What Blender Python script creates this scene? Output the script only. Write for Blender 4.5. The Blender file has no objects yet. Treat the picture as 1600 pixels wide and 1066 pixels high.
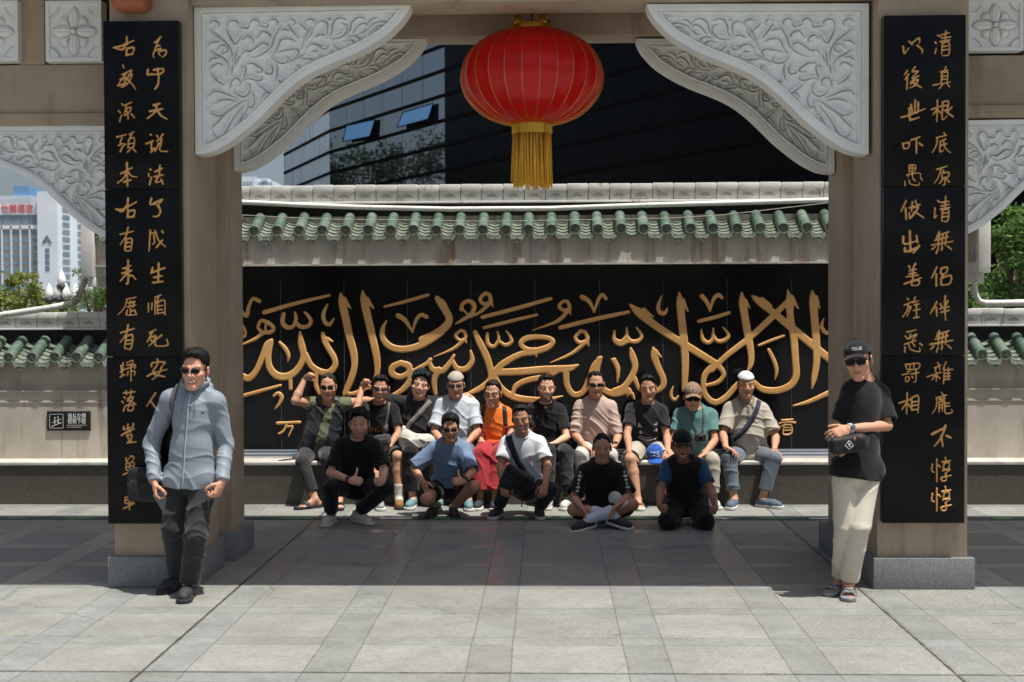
import bpy, bmesh, math, random
import numpy as np
from mathutils import Vector, Matrix

# ------------------------------------------------------------------ scene, camera, sky, sun
SC = bpy.context.scene
COL = SC.collection
W0, H0 = 1600.0, 1066.0
FPX = 1960.0
CAMH = 1.88
VPX, VPY = 856.0, 495.0
ROLL = -0.004
yaw = math.atan2(VPX - W0/2, FPX)
pitch = math.atan2(H0/2 - VPY, math.hypot(FPX, VPX - W0/2))
fwd = Vector((-math.sin(yaw)*math.cos(pitch), math.cos(yaw)*math.cos(pitch), -math.sin(pitch)))
rgt = fwd.cross(Vector((0, 0, 1))).normalized()
upv = rgt.cross(fwd).normalized()
rgt, upv = (rgt*math.cos(ROLL) + upv*math.sin(ROLL)), (upv*math.cos(ROLL) - rgt*math.sin(ROLL))
CAM = Vector((0, 0, CAMH))
cam_data = bpy.data.cameras.new('camera')
cam = bpy.data.objects.new('camera', cam_data)
COL.objects.link(cam)
cam.matrix_world = Matrix((
    (rgt.x, upv.x, -fwd.x, CAM.x), (rgt.y, upv.y, -fwd.y, CAM.y),
    (rgt.z, upv.z, -fwd.z, CAM.z), (0, 0, 0, 1)))
cam_data.sensor_width = 36.0
cam_data.lens = FPX / W0 * 36.0
cam_data.clip_end = 3000
cam_data.dof.use_dof = True
cam_data.dof.focus_distance = 11.6
cam_data.dof.aperture_fstop = 3.2
SC.camera = cam

SUN_DIR = Vector((-0.27, 0.175, -1.0)).normalized()      # the way the light travels
world = bpy.data.worlds.new('World')
SC.world = world
world.use_nodes = True
wn = world.node_tree
sky = wn.nodes.new('ShaderNodeTexSky')
sky.sky_type = 'NISHITA'
sky.sun_disc = False
sky.sun_elevation = math.asin(-SUN_DIR.z)
sky.sun_rotation = math.atan2(-SUN_DIR.x, -SUN_DIR.y)
sky.air_density = 1.0
sky.dust_density = 4.0
sky.ozone_density = 0.8
wn.links.new(sky.outputs[0], wn.nodes['Background'].inputs[0])
wn.nodes['Background'].inputs[1].default_value = 0.092
sd = bpy.data.lights.new('sun', 'SUN')
sd.energy = 5.0
sd.angle = math.radians(0.53)
sd.color = (1.0, 0.965, 0.90)
sun = bpy.data.objects.new('sun', sd)
COL.objects.link(sun)
sun.location = (6, -6, 20)
sun.rotation_euler = SUN_DIR.to_track_quat('-Z', 'Y').to_euler()
SC.view_settings.view_transform = 'Standard'
SC.view_settings.look = 'None'
SC.view_settings.exposure = 0.32
SC.view_settings.gamma = 1.0
SC.render.engine = 'CYCLES'
SC.cycles.max_bounces = 6
SC.cycles.diffuse_bounces = 4
SC.cycles.glossy_bounces = 3
SC.cycles.transmission_bounces = 4
SC.cycles.transparent_max_bounces = 8
SC.cycles.caustics_reflective = False
SC.cycles.caustics_refractive = False
SC.cycles.use_denoising = True

# ------------------------------------------------------------------ measuring: a sight line of the survey photo met with a real plane
def ray(px, py):
    return (fwd*FPX + rgt*(px - W0/2) - upv*(py - H0/2)).normalized()
def P(px, py, Y):
    d = ray(px, py); return CAM + d*((Y - CAM.y)/d.y)
def G(px, py, z=0.0):
    d = ray(px, py); return CAM + d*((z - CAM.z)/d.z)

# ------------------------------------------------------------------ materials
def mat(name, color=(0.5, 0.5, 0.5), rough=0.6, metal=0.0, spec=0.5):
    m = bpy.data.materials.new(name); m.use_nodes = True
    b = m.node_tree.nodes['Principled BSDF']
    b.inputs['Base Color'].default_value = (*color, 1)
    b.inputs['Roughness'].default_value = rough
    b.inputs['Metallic'].default_value = metal
    b.inputs['Specular IOR Level'].default_value = spec
    return m
class NT:
    def __init__(s, m): s.t = m.node_tree; s.n = s.t.nodes; s.b = s.n['Principled BSDF']
    def new(s, t, **kw):
        n = s.n.new(t)
        for k, v in kw.items(): setattr(n, k, v)
        return n
    def link(s, a, b): s.t.links.new(a, b)
    def val(s, sock, v):
        if hasattr(v, 'is_output'): s.link(v, sock)
        else: sock.default_value = v
    def math(s, op, a, b=0.0, c=None, clamp=False):
        n = s.new('ShaderNodeMath', operation=op, use_clamp=clamp)
        s.val(n.inputs[0], a); s.val(n.inputs[1], b)
        if c is not None: s.val(n.inputs[2], c)
        return n.outputs[0]
    def coord(s, kind='Object'): return s.new('ShaderNodeTexCoord').outputs[kind]
    def mapping(s, vec, scale=(1, 1, 1), loc=(0, 0, 0), rot=(0, 0, 0)):
        n = s.new('ShaderNodeMapping'); s.link(vec, n.inputs[0])
        n.inputs['Scale'].default_value = scale; n.inputs['Location'].default_value = loc; n.inputs['Rotation'].default_value = rot
        return n.outputs[0]
    def noise(s, vec, scale=5, detail=4, rough=0.55, dist=0.0, out='Fac'):
        n = s.new('ShaderNodeTexNoise'); s.link(vec, n.inputs['Vector'])
        n.inputs['Scale'].default_value = scale; n.inputs['Detail'].default_value = detail
        n.inputs['Roughness'].default_value = rough; n.inputs['Distortion'].default_value = dist
        return n.outputs[out]
    def ramp(s, fac, stops, interp='LINEAR'):
        n = s.new('ShaderNodeValToRGB'); s.link(fac, n.inputs[0]); e = n.color_ramp; e.interpolation = interp
        while len(e.elements) < len(stops): e.elements.new(0.5)
        for el, (p, c) in zip(e.elements, stops):
            el.position = p; el.color = (*c, 1) if len(c) == 3 else c
        return n.outputs[0]
    def mix(s, fac, a, b, blend='MIX'):
        n = s.new('ShaderNodeMix', data_type='RGBA', blend_type=blend)
        s.val(n.inputs[0], fac)
        for k, v in ((6, a), (7, b)):
            if hasattr(v, 'is_output'): s.link(v, n.inputs[k])
            else: n.inputs[k].default_value = (*v, 1) if len(v) == 3 else v
        return n.outputs[2]
    def bump(s, h, strength=0.3, dist=0.01):
        n = s.new('ShaderNodeBump'); s.link(h, n.inputs['Height'])
        n.inputs['Strength'].default_value = strength; n.inputs['Distance'].default_value = dist
        s.link(n.outputs[0], s.b.inputs['Normal']); return n
    def sep(s, vec):
        n = s.new('ShaderNodeSeparateXYZ'); s.link(vec, n.inputs[0]); return n.outputs
    def base(s, c): s.link(c, s.b.inputs['Base Color'])
    def rough(s, r): s.link(r, s.b.inputs['Roughness'])

def lin(*c):  # 0-255 sRGB to linear
    return tuple((v/255/12.92 if v <= 10.3 else ((v/255 + 0.055)/1.055)**2.4) for v in c)

def mottled(name, c1, c2, scale=6, rough=0.7, bump=0.15, bscale=60, spec=0.4, extra=None, bdist=0.004, metal=0.0):
    m = mat(name, c1, rough, metal, spec); t = NT(m); v = t.coord()
    n1 = t.noise(v, scale, 6, 0.6)
    c = t.ramp(n1, [(0.32, c1), (0.68, c2)])
    if extra:                                         # vertical run-off streaks, dirt with a shape of its own
        st = t.noise(t.mapping(v, (extra[1], extra[1], extra[2])), 1.0, 5, 0.65)
        c = t.mix(t.ramp(st, [(extra[3], (0, 0, 0)), (extra[4], (1, 1, 1))]), c, extra[0])
    t.base(c)
    t.bump(t.noise(v, bscale, 4, 0.6), bump, bdist)
    t.rough(t.math('MULTIPLY_ADD', n1, 0.25, rough - 0.12))
    return m

# ------------------------------------------------------------------ object helpers
def tag(o, label=None, cat=None, group=None, kind=None):
    if label: o['label'] = label
    if cat: o['category'] = cat
    if group: o['group'] = group
    if kind: o['kind'] = kind
    return o
def empty(name, loc, label=None, cat=None, group=None, rz=0.0):
    o = bpy.data.objects.new(name, None); COL.objects.link(o)
    o.location = loc; o.rotation_euler = (0, 0, rz); o.empty_display_size = 0.1
    return tag(o, label, cat, group)
def world_of(o):
    m = Matrix.LocRotScale(o.location, o.rotation_euler, o.scale)
    return world_of(o.parent) @ o.matrix_parent_inverse @ m if o.parent else m
def link_mesh(name, me, m, parent=None, smooth=False, loc=None):
    o = bpy.data.objects.new(name, me); COL.objects.link(o)
    for mm in (m if isinstance(m, (list, tuple)) else [m]):
        if mm: me.materials.append(mm)
    if smooth: me.polygons.foreach_set('use_smooth', [True]*len(me.polygons))
    if loc is not None: o.location = loc
    if parent is not None:
        o.parent = parent
        if loc is None:                               # built in world space: keep it there
            pw = world_of(parent)
            o.matrix_parent_inverse = pw.inverted()
    return o
def np_mesh(name, V, F):
    """V (n,3), F (m,4) or (m,3) integer arrays"""
    me = bpy.data.meshes.new(name)
    V = np.asarray(V, np.float32); F = np.asarray(F, np.int32)
    k = F.shape[1]
    me.vertices.add(len(V)); me.vertices.foreach_set('co', V.ravel())
    me.loops.add(F.size); me.loops.foreach_set('vertex_index', F.ravel())
    me.polygons.add(len(F)); me.polygons.foreach_set('loop_start', np.arange(0, F.size, k, dtype=np.int32))
    me.update(calc_edges=True); me.validate()
    return me
class MB:
    def __init__(s): s.bm = bmesh.new()
    def box(s, x0, x1, y0, y1, z0, z1, bev=0.0):
        r = bmesh.ops.create_cube(s.bm, size=1.0)
        for v in r['verts']:
            v.co = Vector(((x0+x1)/2 + v.co.x*(x1-x0), (y0+y1)/2 + v.co.y*(y1-y0), (z0+z1)/2 + v.co.z*(z1-z0)))
        if bev > 0:
            es = list({e for v in r['verts'] for e in v.link_edges})
            bmesh.ops.bevel(s.bm, geom=es, offset=bev, segments=2, affect='EDGES', profile=0.6)
        return s
    def prism(s, pts, z0, z1, mapf):
        """pts 2-D outline; mapf(u,v,w)->xyz; w from z0 to z1"""
        a = [s.bm.verts.new(mapf(u, v, z0)) for u, v in pts]; b = [s.bm.verts.new(mapf(u, v, z1)) for u, v in pts]
        n = len(pts)
        s.bm.faces.new(a[::-1]); s.bm.faces.new(b)
        for i in range(n): s.bm.faces.new((a[i], a[(i+1) % n], b[(i+1) % n], b[i]))
        return s
    def tube(s, pts, r, n=10, caps=True, flat=None):
        pts = [Vector(p) for p in pts]; rs = r if isinstance(r, (list, tuple)) else [r]*len(pts)
        rings = []; prev = None
        for i, p in enumerate(pts):
            t = (pts[min(i+1, len(pts)-1)] - pts[max(i-1, 0)]).normalized()
            if prev is None:
                a = t.cross(Vector((0, 0, 1)) if abs(t.z) < 0.9 else Vector((1, 0, 0))).normalized()
            else:
                a = (prev - t*prev.dot(t)).normalized()
            prev = a; b = t.cross(a)
            rings.append([s.bm.verts.new(p + (a*math.cos(2*math.pi*k/n) + b*math.sin(2*math.pi*k/n))*rs[i]) for k in range(n)])
        for i in range(len(rings)-1):
            for k in range(n):
                s.bm.faces.new((rings[i][k], rings[i][(k+1) % n], rings[i+1][(k+1) % n], rings[i+1][k]))
        if caps:
            s.bm.faces.new(rings[0][::-1]); s.bm.faces.new(rings[-1])
        return s
    def lathe(s, prof, c, n=24, axis='Z', sx=1.0, sy=1.0):
        c = Vector(c); rings = []
        for r, h in prof:
            ring = []
            for k in range(n):
                a = 2*math.pi*k/n; u, v = r*math.cos(a)*sx, r*math.sin(a)*sy
                q = {'Z': (u, v, h), 'Y': (u, h, v), 'X': (h, u, v)}[axis]
                ring.append(s.bm.verts.new(c + Vector(q)))
            rings.append(ring)
        for i in range(len(rings)-1):
            for k in range(n):
                s.bm.faces.new((rings[i][k], rings[i][(k+1) % n], rings[i+1][(k+1) % n], rings[i+1][k]))
        s.bm.faces.new(rings[0][::-1]); s.bm.faces.new(rings[-1])
        return s
    def sphere(s, c, r, seg=12, sc=(1, 1, 1)):
        m = Matrix.Translation(c) @ Matrix.Diagonal((r*sc[0], r*sc[1], r*sc[2], 1))
        bmesh.ops.create_uvsphere(s.bm, u_segments=seg, v_segments=max(6, seg//2 + 2), radius=1.0, matrix=m); return s
    def quad(s, *p):
        s.bm.faces.new([s.bm.verts.new(q) for q in p]); return s
    def build(s, name, m, parent=None, smooth=False, loc=None, auto=None):
        bmesh.ops.recalc_face_normals(s.bm, faces=s.bm.faces[:])
        me = bpy.data.meshes.new(name); s.bm.to_mesh(me); s.bm.free()
        o = link_mesh(name, me, m, parent, smooth or auto is not None, loc)
        if auto is not None:
            me.set_sharp_from_angle(angle=math.radians(auto))
        return o

# ------------------------------------------------------------------ solid modelling by distance fields (numpy), surface nets
A3 = lambda p: np.array(p, np.float32)
class Field:
    def __init__(s, lo, hi, h):
        s.h = h; s.lo = np.array(lo, np.float32)
        s.n = np.maximum(np.ceil((np.array(hi) - s.lo)/h).astype(int) + 1, 3)
        s.f = np.full(tuple(s.n), 9.0, np.float32)
    def win(s, lo, hi):
        a = np.clip(np.floor((np.array(lo) - s.lo)/s.h).astype(int), 0, s.n - 1)
        b = np.clip(np.ceil((np.array(hi) - s.lo)/s.h).astype(int) + 1, 1, s.n)
        if (b <= a).any(): return None
        ax = [(s.lo[i] + np.arange(a[i], b[i])*s.h).astype(np.float32) for i in range(3)]
        return tuple(slice(a[i], b[i]) for i in range(3)), ax[0][:, None, None], ax[1][None, :, None], ax[2][None, None, :]
    def put(s, sl, d, k=0.0):
        a = s.f[sl]
        if k <= 0: np.minimum(a, d, out=a)
        else:
            h = np.clip(0.5 + 0.5*(a - d)/k, 0, 1); s.f[sl] = a + (d - a)*h - k*h*(1 - h)
    def cut(s, sl, d, k=0.0):
        a = s.f[sl]; d = -d
        if k <= 0: np.maximum(a, d, out=a)
        else:
            h = np.clip(0.5 - 0.5*(a - d)/k, 0, 1); s.f[sl] = a + (d - a)*h + k*h*(1 - h)
    def cone(s, a, b, ra, rb, k=0.01, sub=False, flat=None, fa=False, fb=False, mg=0.02):
        """round cone; flat=(axis, factor) squashes; fa/fb give a flat end"""
        a = A3(a); b = A3(b); R = max(ra, rb) + k + mg
        if flat is not None: R *= max(1.0, flat[1])
        w = s.win(np.minimum(a, b) - R, np.maximum(a, b) + R)
        if w is None: return
        sl, X, Y, Z = w; ab = b - a; L = float(np.linalg.norm(ab)) + 1e-9
        x, y, z = X - a[0], Y - a[1], Z - a[2]
        t0 = (x*ab[0] + y*ab[1] + z*ab[2])/(L*L); t = np.clip(t0, 0, 1)
        qx, qy, qz = x - t*ab[0], y - t*ab[1], z - t*ab[2]
        d2 = qx*qx + qy*qy + qz*qz
        if flat is not None:
            n, fc = A3(flat[0]), flat[1]; n = n/np.linalg.norm(n)
            q = qx*n[0] + qy*n[1] + qz*n[2]; d2 = d2 + q*q*(1/(fc*fc) - 1)
        d = np.sqrt(np.maximum(d2, 0)) - (ra + (rb - ra)*t)
        if fa: d = np.maximum(d, -t0*L)
        if fb: d = np.maximum(d, (t0 - 1)*L)
        (s.cut if sub else s.put)(sl, d, k)
    def chain(s, pts, rs, k=0.01, **kw):
        for i in range(len(pts) - 1): s.cone(pts[i], pts[i+1], rs[i], rs[i+1], k, **kw)
    def ell(s, c, ax, r, k=0.01, sub=False, mg=0.02, clip=None):
        """ellipsoid with axes ax (3 unit vectors) and radii r; clip=(point, normal) keeps the side the normal points to"""
        c = A3(c); R = max(r) + k + mg
        w = s.win(c - R, c + R)
        if w is None: return
        sl, X, Y, Z = w; x, y, z = X - c[0], Y - c[1], Z - c[2]; k0 = 0; k1 = 0
        for n, rr in zip(ax, r):
            q = x*float(n[0]) + y*float(n[1]) + z*float(n[2]); k0 = k0 + (q/rr)**2; k1 = k1 + (q/(rr*rr))**2
        k0 = np.sqrt(k0); d = k0*(k0 - 1)/np.maximum(np.sqrt(k1), 1e-6)
        if clip is not None:
            for cp, cn in (clip if isinstance(clip, list) else [clip]):
                cp, cn = A3(cp), A3(cn); cn = cn/np.linalg.norm(cn)
                d = np.maximum(d, -((X - cp[0])*cn[0] + (Y - cp[1])*cn[1] + (Z - cp[2])*cn[2]))
        (s.cut if sub else s.put)(sl, d, k)
    def box(s, c, ax, r, k=0.005, rnd=0.01, sub=False, mg=0.02):
        c = A3(c); R = float(np.linalg.norm(r)) + k + mg
        w = s.win(c - R, c + R)
        if w is None: return
        sl, X, Y, Z = w; x, y, z = X - c[0], Y - c[1], Z - c[2]; o2 = 0; ins = None
        for n, rr in zip(ax, r):
            q = np.abs(x*float(n[0]) + y*float(n[1]) + z*float(n[2])) - (rr - rnd)
            o2 = o2 + np.maximum(q, 0)**2; ins = q if ins is None else np.maximum(ins, q)
        d = np.sqrt(o2) + np.minimum(ins, 0) - rnd
        (s.cut if sub else s.put)(sl, d, k)
    def half(s, p, n, lo=None, hi=None, k=0.0):
        """remove what lies on the side the normal points to, inside an optional window"""
        w = s.win(s.lo if lo is None else lo, s.lo + s.n*s.h if hi is None else hi)
        if w is None: return
        sl, X, Y, Z = w; p, n = A3(p), A3(n); n = n/np.linalg.norm(n)
        s.cut(sl, -((X - p[0])*n[0] + (Y - p[1])*n[1] + (Z - p[2])*n[2]), k)
    def mesh(s):
        f = s.f
        for ax in range(3):                            # close at the borders
            i = [slice(None)]*3; i[ax] = 0; f[tuple(i)] = np.maximum(f[tuple(i)], s.h*0.5); i[ax] = -1; f[tuple(i)] = np.maximum(f[tuple(i)], s.h*0.5)
        ins = f < 0
        c = ins[:-1, :-1, :-1].astype(np.int8)
        tot = np.zeros(c.shape, np.int8)
        for i in (0, 1):
            for j in (0, 1):
                for k in (0, 1):
                    tot += ins[i:ins.shape[0]-1+i, j:ins.shape[1]-1+j, k:ins.shape[2]-1+k]
        act = (tot > 0) & (tot < 8)
        I, J, K = np.nonzero(act)
        idx = np.full(c.shape, -1, np.int32); idx[I, J, K] = np.arange(len(I))
        cor = np.empty((len(I), 2, 2, 2), np.float32)
        for i in (0, 1):
            for j in (0, 1):
                for k in (0, 1): cor[:, i, j, k] = f[I+i, J+j, K+k]
        acc = np.zeros((len(I), 3), np.float32); cnt = np.zeros(len(I), np.float32)
        for ax in range(3):
            for u in (0, 1):
                for v in (0, 1):
                    if ax == 0: a, b = cor[:, 0, u, v], cor[:, 1, u, v]; o = (0, u, v)
                    elif ax == 1: a, b = cor[:, u, 0, v], cor[:, u, 1, v]; o = (u, 0, v)
                    else: a, b = cor[:, u, v, 0], cor[:, u, v, 1]; o = (u, v, 0)
                    m = (a < 0) != (b < 0); t = np.where(m, a/np.where(m, a - b, 1), 0)
                    for q in range(3):
                        acc[:, q] += np.where(m, (t if q == ax else o[q]), 0)
                    cnt += m
        V = s.lo + (np.stack([I, J, K], 1) + acc/cnt[:, None])*s.h
        quads = []
        for ax in range(3):
            s0 = [slice(None)]*3; s1 = [slice(None)]*3; s0[ax] = slice(0, -1); s1[ax] = slice(1, None)
            a, b = ins[tuple(s0)], ins[tuple(s1)]; ch = a != b
            i, j, k = np.nonzero(ch); flip = a[i, j, k]
            o = [1, 2] if ax == 0 else ([2, 0] if ax == 1 else [0, 1])
            q = np.stack([i, j, k], 1); ok = (q[:, o[0]] > 0) & (q[:, o[1]] > 0)
            for z in o: ok &= q[:, z] < idx.shape[z]
            ok &= q[:, ax] < idx.shape[ax]
            q = q[ok]; flip = flip[ok]
            e0 = np.eye(3, dtype=int)[o[0]]; e1 = np.eye(3, dtype=int)[o[1]]
            g = lambda w: idx[w[:, 0], w[:, 1], w[:, 2]]
            fc = np.stack([g(q - e0 - e1), g(q - e1), g(q), g(q - e0)], 1)
            fc[~flip] = fc[~flip][:, ::-1]
            quads.append(fc)
        F = np.concatenate(quads); F = F[(F >= 0).all(1)]
        return V.astype(np.float32), F
def smooth_verts(V, F, it=1, lam=0.5):
    n = len(V); E = np.concatenate([F[:, [0, 1]], F[:, [1, 2]], F[:, [2, 3]], F[:, [3, 0]]])
    for _ in range(it):
        cnt = np.bincount(E[:, 0], minlength=n).astype(np.float32) + 1e-6
        acc = np.stack([np.bincount(E[:, 0], weights=V[E[:, 1], q], minlength=n) for q in range(3)], 1)
        V = V + lam*(acc/cnt[:, None] - V)
    return V.astype(np.float32)
def normals(V, F):
    a = V[F[:, 2]] - V[F[:, 0]]; b = V[F[:, 3]] - V[F[:, 1]]; n = np.cross(a, b); N = np.zeros_like(V)
    for q in range(3):
        for c in range(4): N[:, q] += np.bincount(F[:, c], weights=n[:, q], minlength=len(V))
    return N/(np.linalg.norm(N, axis=1, keepdims=True) + 1e-9)
def catmull(pts, n=6):
    pts = [np.array(p, float) for p in pts]
    if len(pts) < 3: return [pts[0] + (pts[-1] - pts[0])*i/n for i in range(n+1)] if len(pts) == 2 else pts
    e = [2*pts[0] - pts[1]] + pts + [2*pts[-1] - pts[-2]]; out = []
    for i in range(1, len(e) - 2):
        for j in range(n):
            t = j/n; p0, p1, p2, p3 = e[i-1:i+3]
            out.append(0.5*((2*p1) + (p2-p0)*t + (2*p0 - 5*p1 + 4*p2 - p3)*t*t + (3*p1 - p0 - 3*p2 + p3)*t**3))
    out.append(pts[-1]); return out
# ------------------------------------------------------------------ key planes (metres from the camera along the axis of the gate)
YP, YW, YL, YPAN = 8.68, 12.5, 12.84, 12.955
TAN = 1/0.175
# ------------------------------------------------------------------ stone paving
def paving_material():
    m = mat('stone_paving', (0.3, 0.29, 0.27), 0.5); t = NT(m)
    v = t.coord(); x, y, z = t.sep(v)
    wob = t.math('MULTIPLY', t.math('SUBTRACT', t.noise(v, 1.3, 2), 0.5), 0.02)
    PX, NX, PY, NY = 0.864, 0.235, 0.747, 0.168
    ux = t.math('FLOORED_MODULO', t.math('ADD', t.math('ADD', x, 2.17), wob), PX)
    uy = t.math('FLOORED_MODULO', t.math('ADD', t.math('SUBTRACT', y, 7.89), wob), PY)
    ix = t.math('FLOOR', t.math('DIVIDE', t.math('ADD', x, 2.17), PX))
    iy = t.math('FLOOR', t.math('DIVIDE', t.math('SUBTRACT', y, 7.89), PY))
    nx = t.math('LESS_THAN', ux, NX); ny = t.math('LESS_THAN', uy, NY)
    narrow = t.math('MAXIMUM', nx, ny)
    comb = t.new('ShaderNodeCombineXYZ')
    t.link(t.math('MULTIPLY_ADD', nx, 0.5, ix), comb.inputs[0]); t.link(t.math('MULTIPLY_ADD', ny, 0.5, iy), comb.inputs[1])
    wnz = t.new('ShaderNodeTexWhiteNoise', noise_dimensions='2D'); t.link(comb.outputs[0], wnz.inputs['Vector'])
    rnd = wnz.outputs['Value']
    # joints
    def edge(u, a):
        d = t.math('ABSOLUTE', t.math('SUBTRACT', u, a)); return d
    dj = t.math('MINIMUM', t.math('MINIMUM', edge(ux, 0.0), edge(ux, NX)), t.math('MINIMUM', edge(uy, 0.0), edge(uy, NY)))
    dj = t.math('MINIMUM', dj, t.math('MINIMUM', edge(ux, PX), edge(uy, PY)))
    joint = t.math('LESS_THAN', dj, t.math('MULTIPLY_ADD', t.noise(v, 14, 3), 0.010, -0.001))
    big = t.math('MINIMUM', t.math('ABSOLUTE', t.math('ADD', x, 2.165)), t.math('ABSOLUTE', t.math('SUBTRACT', x, 2.13)))
    big = t.math('MINIMUM', big, t.math('ABSOLUTE', t.math('SUBTRACT', y, 6.58)))
    bigj = t.math('LESS_THAN', big, t.math('MULTIPLY_ADD', t.noise(v, 9, 2), 0.02, -0.001))
    n1 = t.noise(v, 2.2, 6, 0.65); n2 = t.noise(v, 38, 5, 0.7); n3 = t.noise(v, 0.55, 3)
    wide = t.ramp(n1, [(0.3, lin(133, 134, 129)), (0.7, lin(156, 157, 151))])
    nar = t.ramp(n1, [(0.3, lin(132, 137, 136)), (0.7, lin(156, 160, 157))])
    c = t.mix(narrow, wide, nar)
    c = t.mix(t.math('MULTIPLY', rnd, 0.38), c, lin(128, 128, 122))
    c = t.mix(t.ramp(n2, [(0.42, (0, 0, 0)), (0.72, (0.4, 0.4, 0.4))]), c, lin(103, 99, 92))
    c = t.mix(t.ramp(n3, [(0.52, (0, 0, 0)), (0.75, (0.2, 0.2, 0.2))]), c, lin(106, 103, 98))
    # chisel strokes of the broad slabs
    wv = t.new('ShaderNodeTexWave', wave_type='BANDS', bands_direction='X')
    t.link(t.mapping(v, (1, 1, 1), rot=(0, 0, 0.5)), wv.inputs['Vector'])
    wv.inputs['Scale'].default_value = 11; wv.inputs['Distortion'].default_value = 7.0; wv.inputs['Detail'].default_value = 4; wv.inputs['Detail Scale'].default_value = 1.7
    chis = t.math('MULTIPLY', wv.outputs['Fac'], t.math('SUBTRACT', 1.0, narrow))
    c = t.mix(t.math('MULTIPLY', t.math('SUBTRACT', 1.0, wv.outputs['Fac']), t.math('MULTIPLY', t.math('SUBTRACT', 1.0, narrow), t.math('MULTIPLY', rnd, 0.42))), c, lin(108, 106, 99))
    c = t.mix(t.math('MULTIPLY', joint, 0.7), c, lin(82, 80, 74))
    c = t.mix(t.math('MULTIPLY', bigj, 0.9), c, lin(48, 45, 41))
    # grit, chips and old water stains
    n5 = t.noise(v, 120, 4, 0.75); n6 = t.noise(t.mapping(v, (1, 1.0, 1)), 4.5, 7, 0.75, 0.6)
    c = t.mix(t.ramp(n5, [(0.56, (0, 0, 0)), (0.66, (0.55, 0.55, 0.55))]), c, lin(84, 82, 76))
    c = t.mix(t.ramp(n5, [(0.30, (0.4, 0.4, 0.4)), (0.38, (0, 0, 0))]), c, lin(176, 175, 166))
    c = t.mix(t.ramp(n6, [(0.50, (0, 0, 0)), (0.56, (0.16, 0.16, 0.16)), (0.66, (0.06, 0.06, 0.06))]), c, lin(96, 94, 86))
    vo = t.new('ShaderNodeTexVoronoi', feature='DISTANCE_TO_EDGE'); t.link(t.mapping(v, (.55, .62, 1)), vo.inputs['Vector']); vo.inputs['Scale'].default_value = 1.0
    wb = t.math('ADD', vo.outputs['Distance'], t.math('MULTIPLY', t.math('SUBTRACT', t.noise(v, 5, 5, .7), .5), .10)); cm = t.math('MULTIPLY', t.math('LESS_THAN', t.math('ABSOLUTE', wb), .0022), t.math('GREATER_THAN', t.noise(v, .45, 2), .56))
    c = t.mix(t.math('MULTIPLY', cm, .55), c, lin(74, 72, 66))
    vs = t.new('ShaderNodeTexVoronoi'); t.link(v, vs.inputs['Vector']); vs.inputs['Scale'].default_value = 2.1
    sp_ = t.math('LESS_THAN', t.math('ADD', vs.outputs['Distance'], t.math('MULTIPLY', t.noise(v, 22, 3), .07)), .085); c = t.mix(t.math('MULTIPLY', sp_, .38), c, lin(88, 84, 76))
    n7 = t.noise(v, 24, 6, 0.8); c = t.mix(t.ramp(n7, [(0.53, (0, 0, 0)), (0.62, (0.34, 0.34, 0.34))]), c, lin(92, 90, 82)); c = t.mix(t.ramp(n7, [(0.34, (0.30, 0.30, 0.30)), (0.42, (0, 0, 0))]), c, lin(184, 183, 176))
    t.base(c)
    r = t.math('MULTIPLY_ADD', narrow, -0.28, 0.60)
    r = t.math('ADD', r, t.math('MULTIPLY', t.math('SUBTRACT', n1, 0.5), 0.35))
    t.rough(t.math('ADD', r, t.math('MULTIPLY', joint, 0.3), clamp=True))
    h = t.math('ADD', t.math('MULTIPLY', chis, 0.5), t.math('MULTIPLY', n2, 0.35))
    h = t.math('SUBTRACT', h, t.math('MULTIPLY', t.math('MAXIMUM', joint, bigj), 2.0))
    t.bump(h, 0.35, 0.0022)
    t.b.inputs['Specular IOR Level'].default_value = 0.5
    return m
b = MB(); b.quad((-900, -60, 0), (900, -60, 0), (900, 900, 0), (-900, 900, 0))
tag(b.build('pavement', paving_material()), kind='structure')

# guide strip with arrows let into the paving in front of the wall
M_tape = mottled('guide_tape', lin(44, 58, 56), lin(70, 84, 80), 9, 0.5)
M_green = mottled('tape_green', lin(66, 120, 78), lin(96, 150, 100), 14, 0.5)
M_white = mottled('tape_white', lin(190, 196, 190), lin(214, 218, 212), 14, 0.5)
gs = empty('guide_strip', (0, 11.62, 0), 'worn dark floor strip with green and white arrow marks in front of the wall', 'floor marking')
b = MB(); b.box(-5.6, 5.6, 11.555, 11.70, 0.0, 0.004); b.build('strip', M_tape, gs)
rs = random.Random(4)
x = -5.4
while x < 5.3:
    w = rs.uniform(0.16, 0.3)
    bb = MB(); gr = rs.random() < 0.6
    zt = 0.008
    if rs.random() < 0.5:
        bb.prism([(x, 11.60), (x + w*0.6, 11.60), (x + w*0.6, 11.575), (x + w, 11.628), (x + w*0.6, 11.68), (x + w*0.6, 11.655), (x, 11.655)], 0.0, zt, lambda u, v_, w_: (u, v_, w_))
    else:
        bb.box(x, x + w, 11.585, 11.675, 0.0, zt)
    bb.build('green_mark' if gr else 'white_mark', M_green if gr else M_white, gs)
    x += w + rs.uniform(0.06, 0.45)

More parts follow.
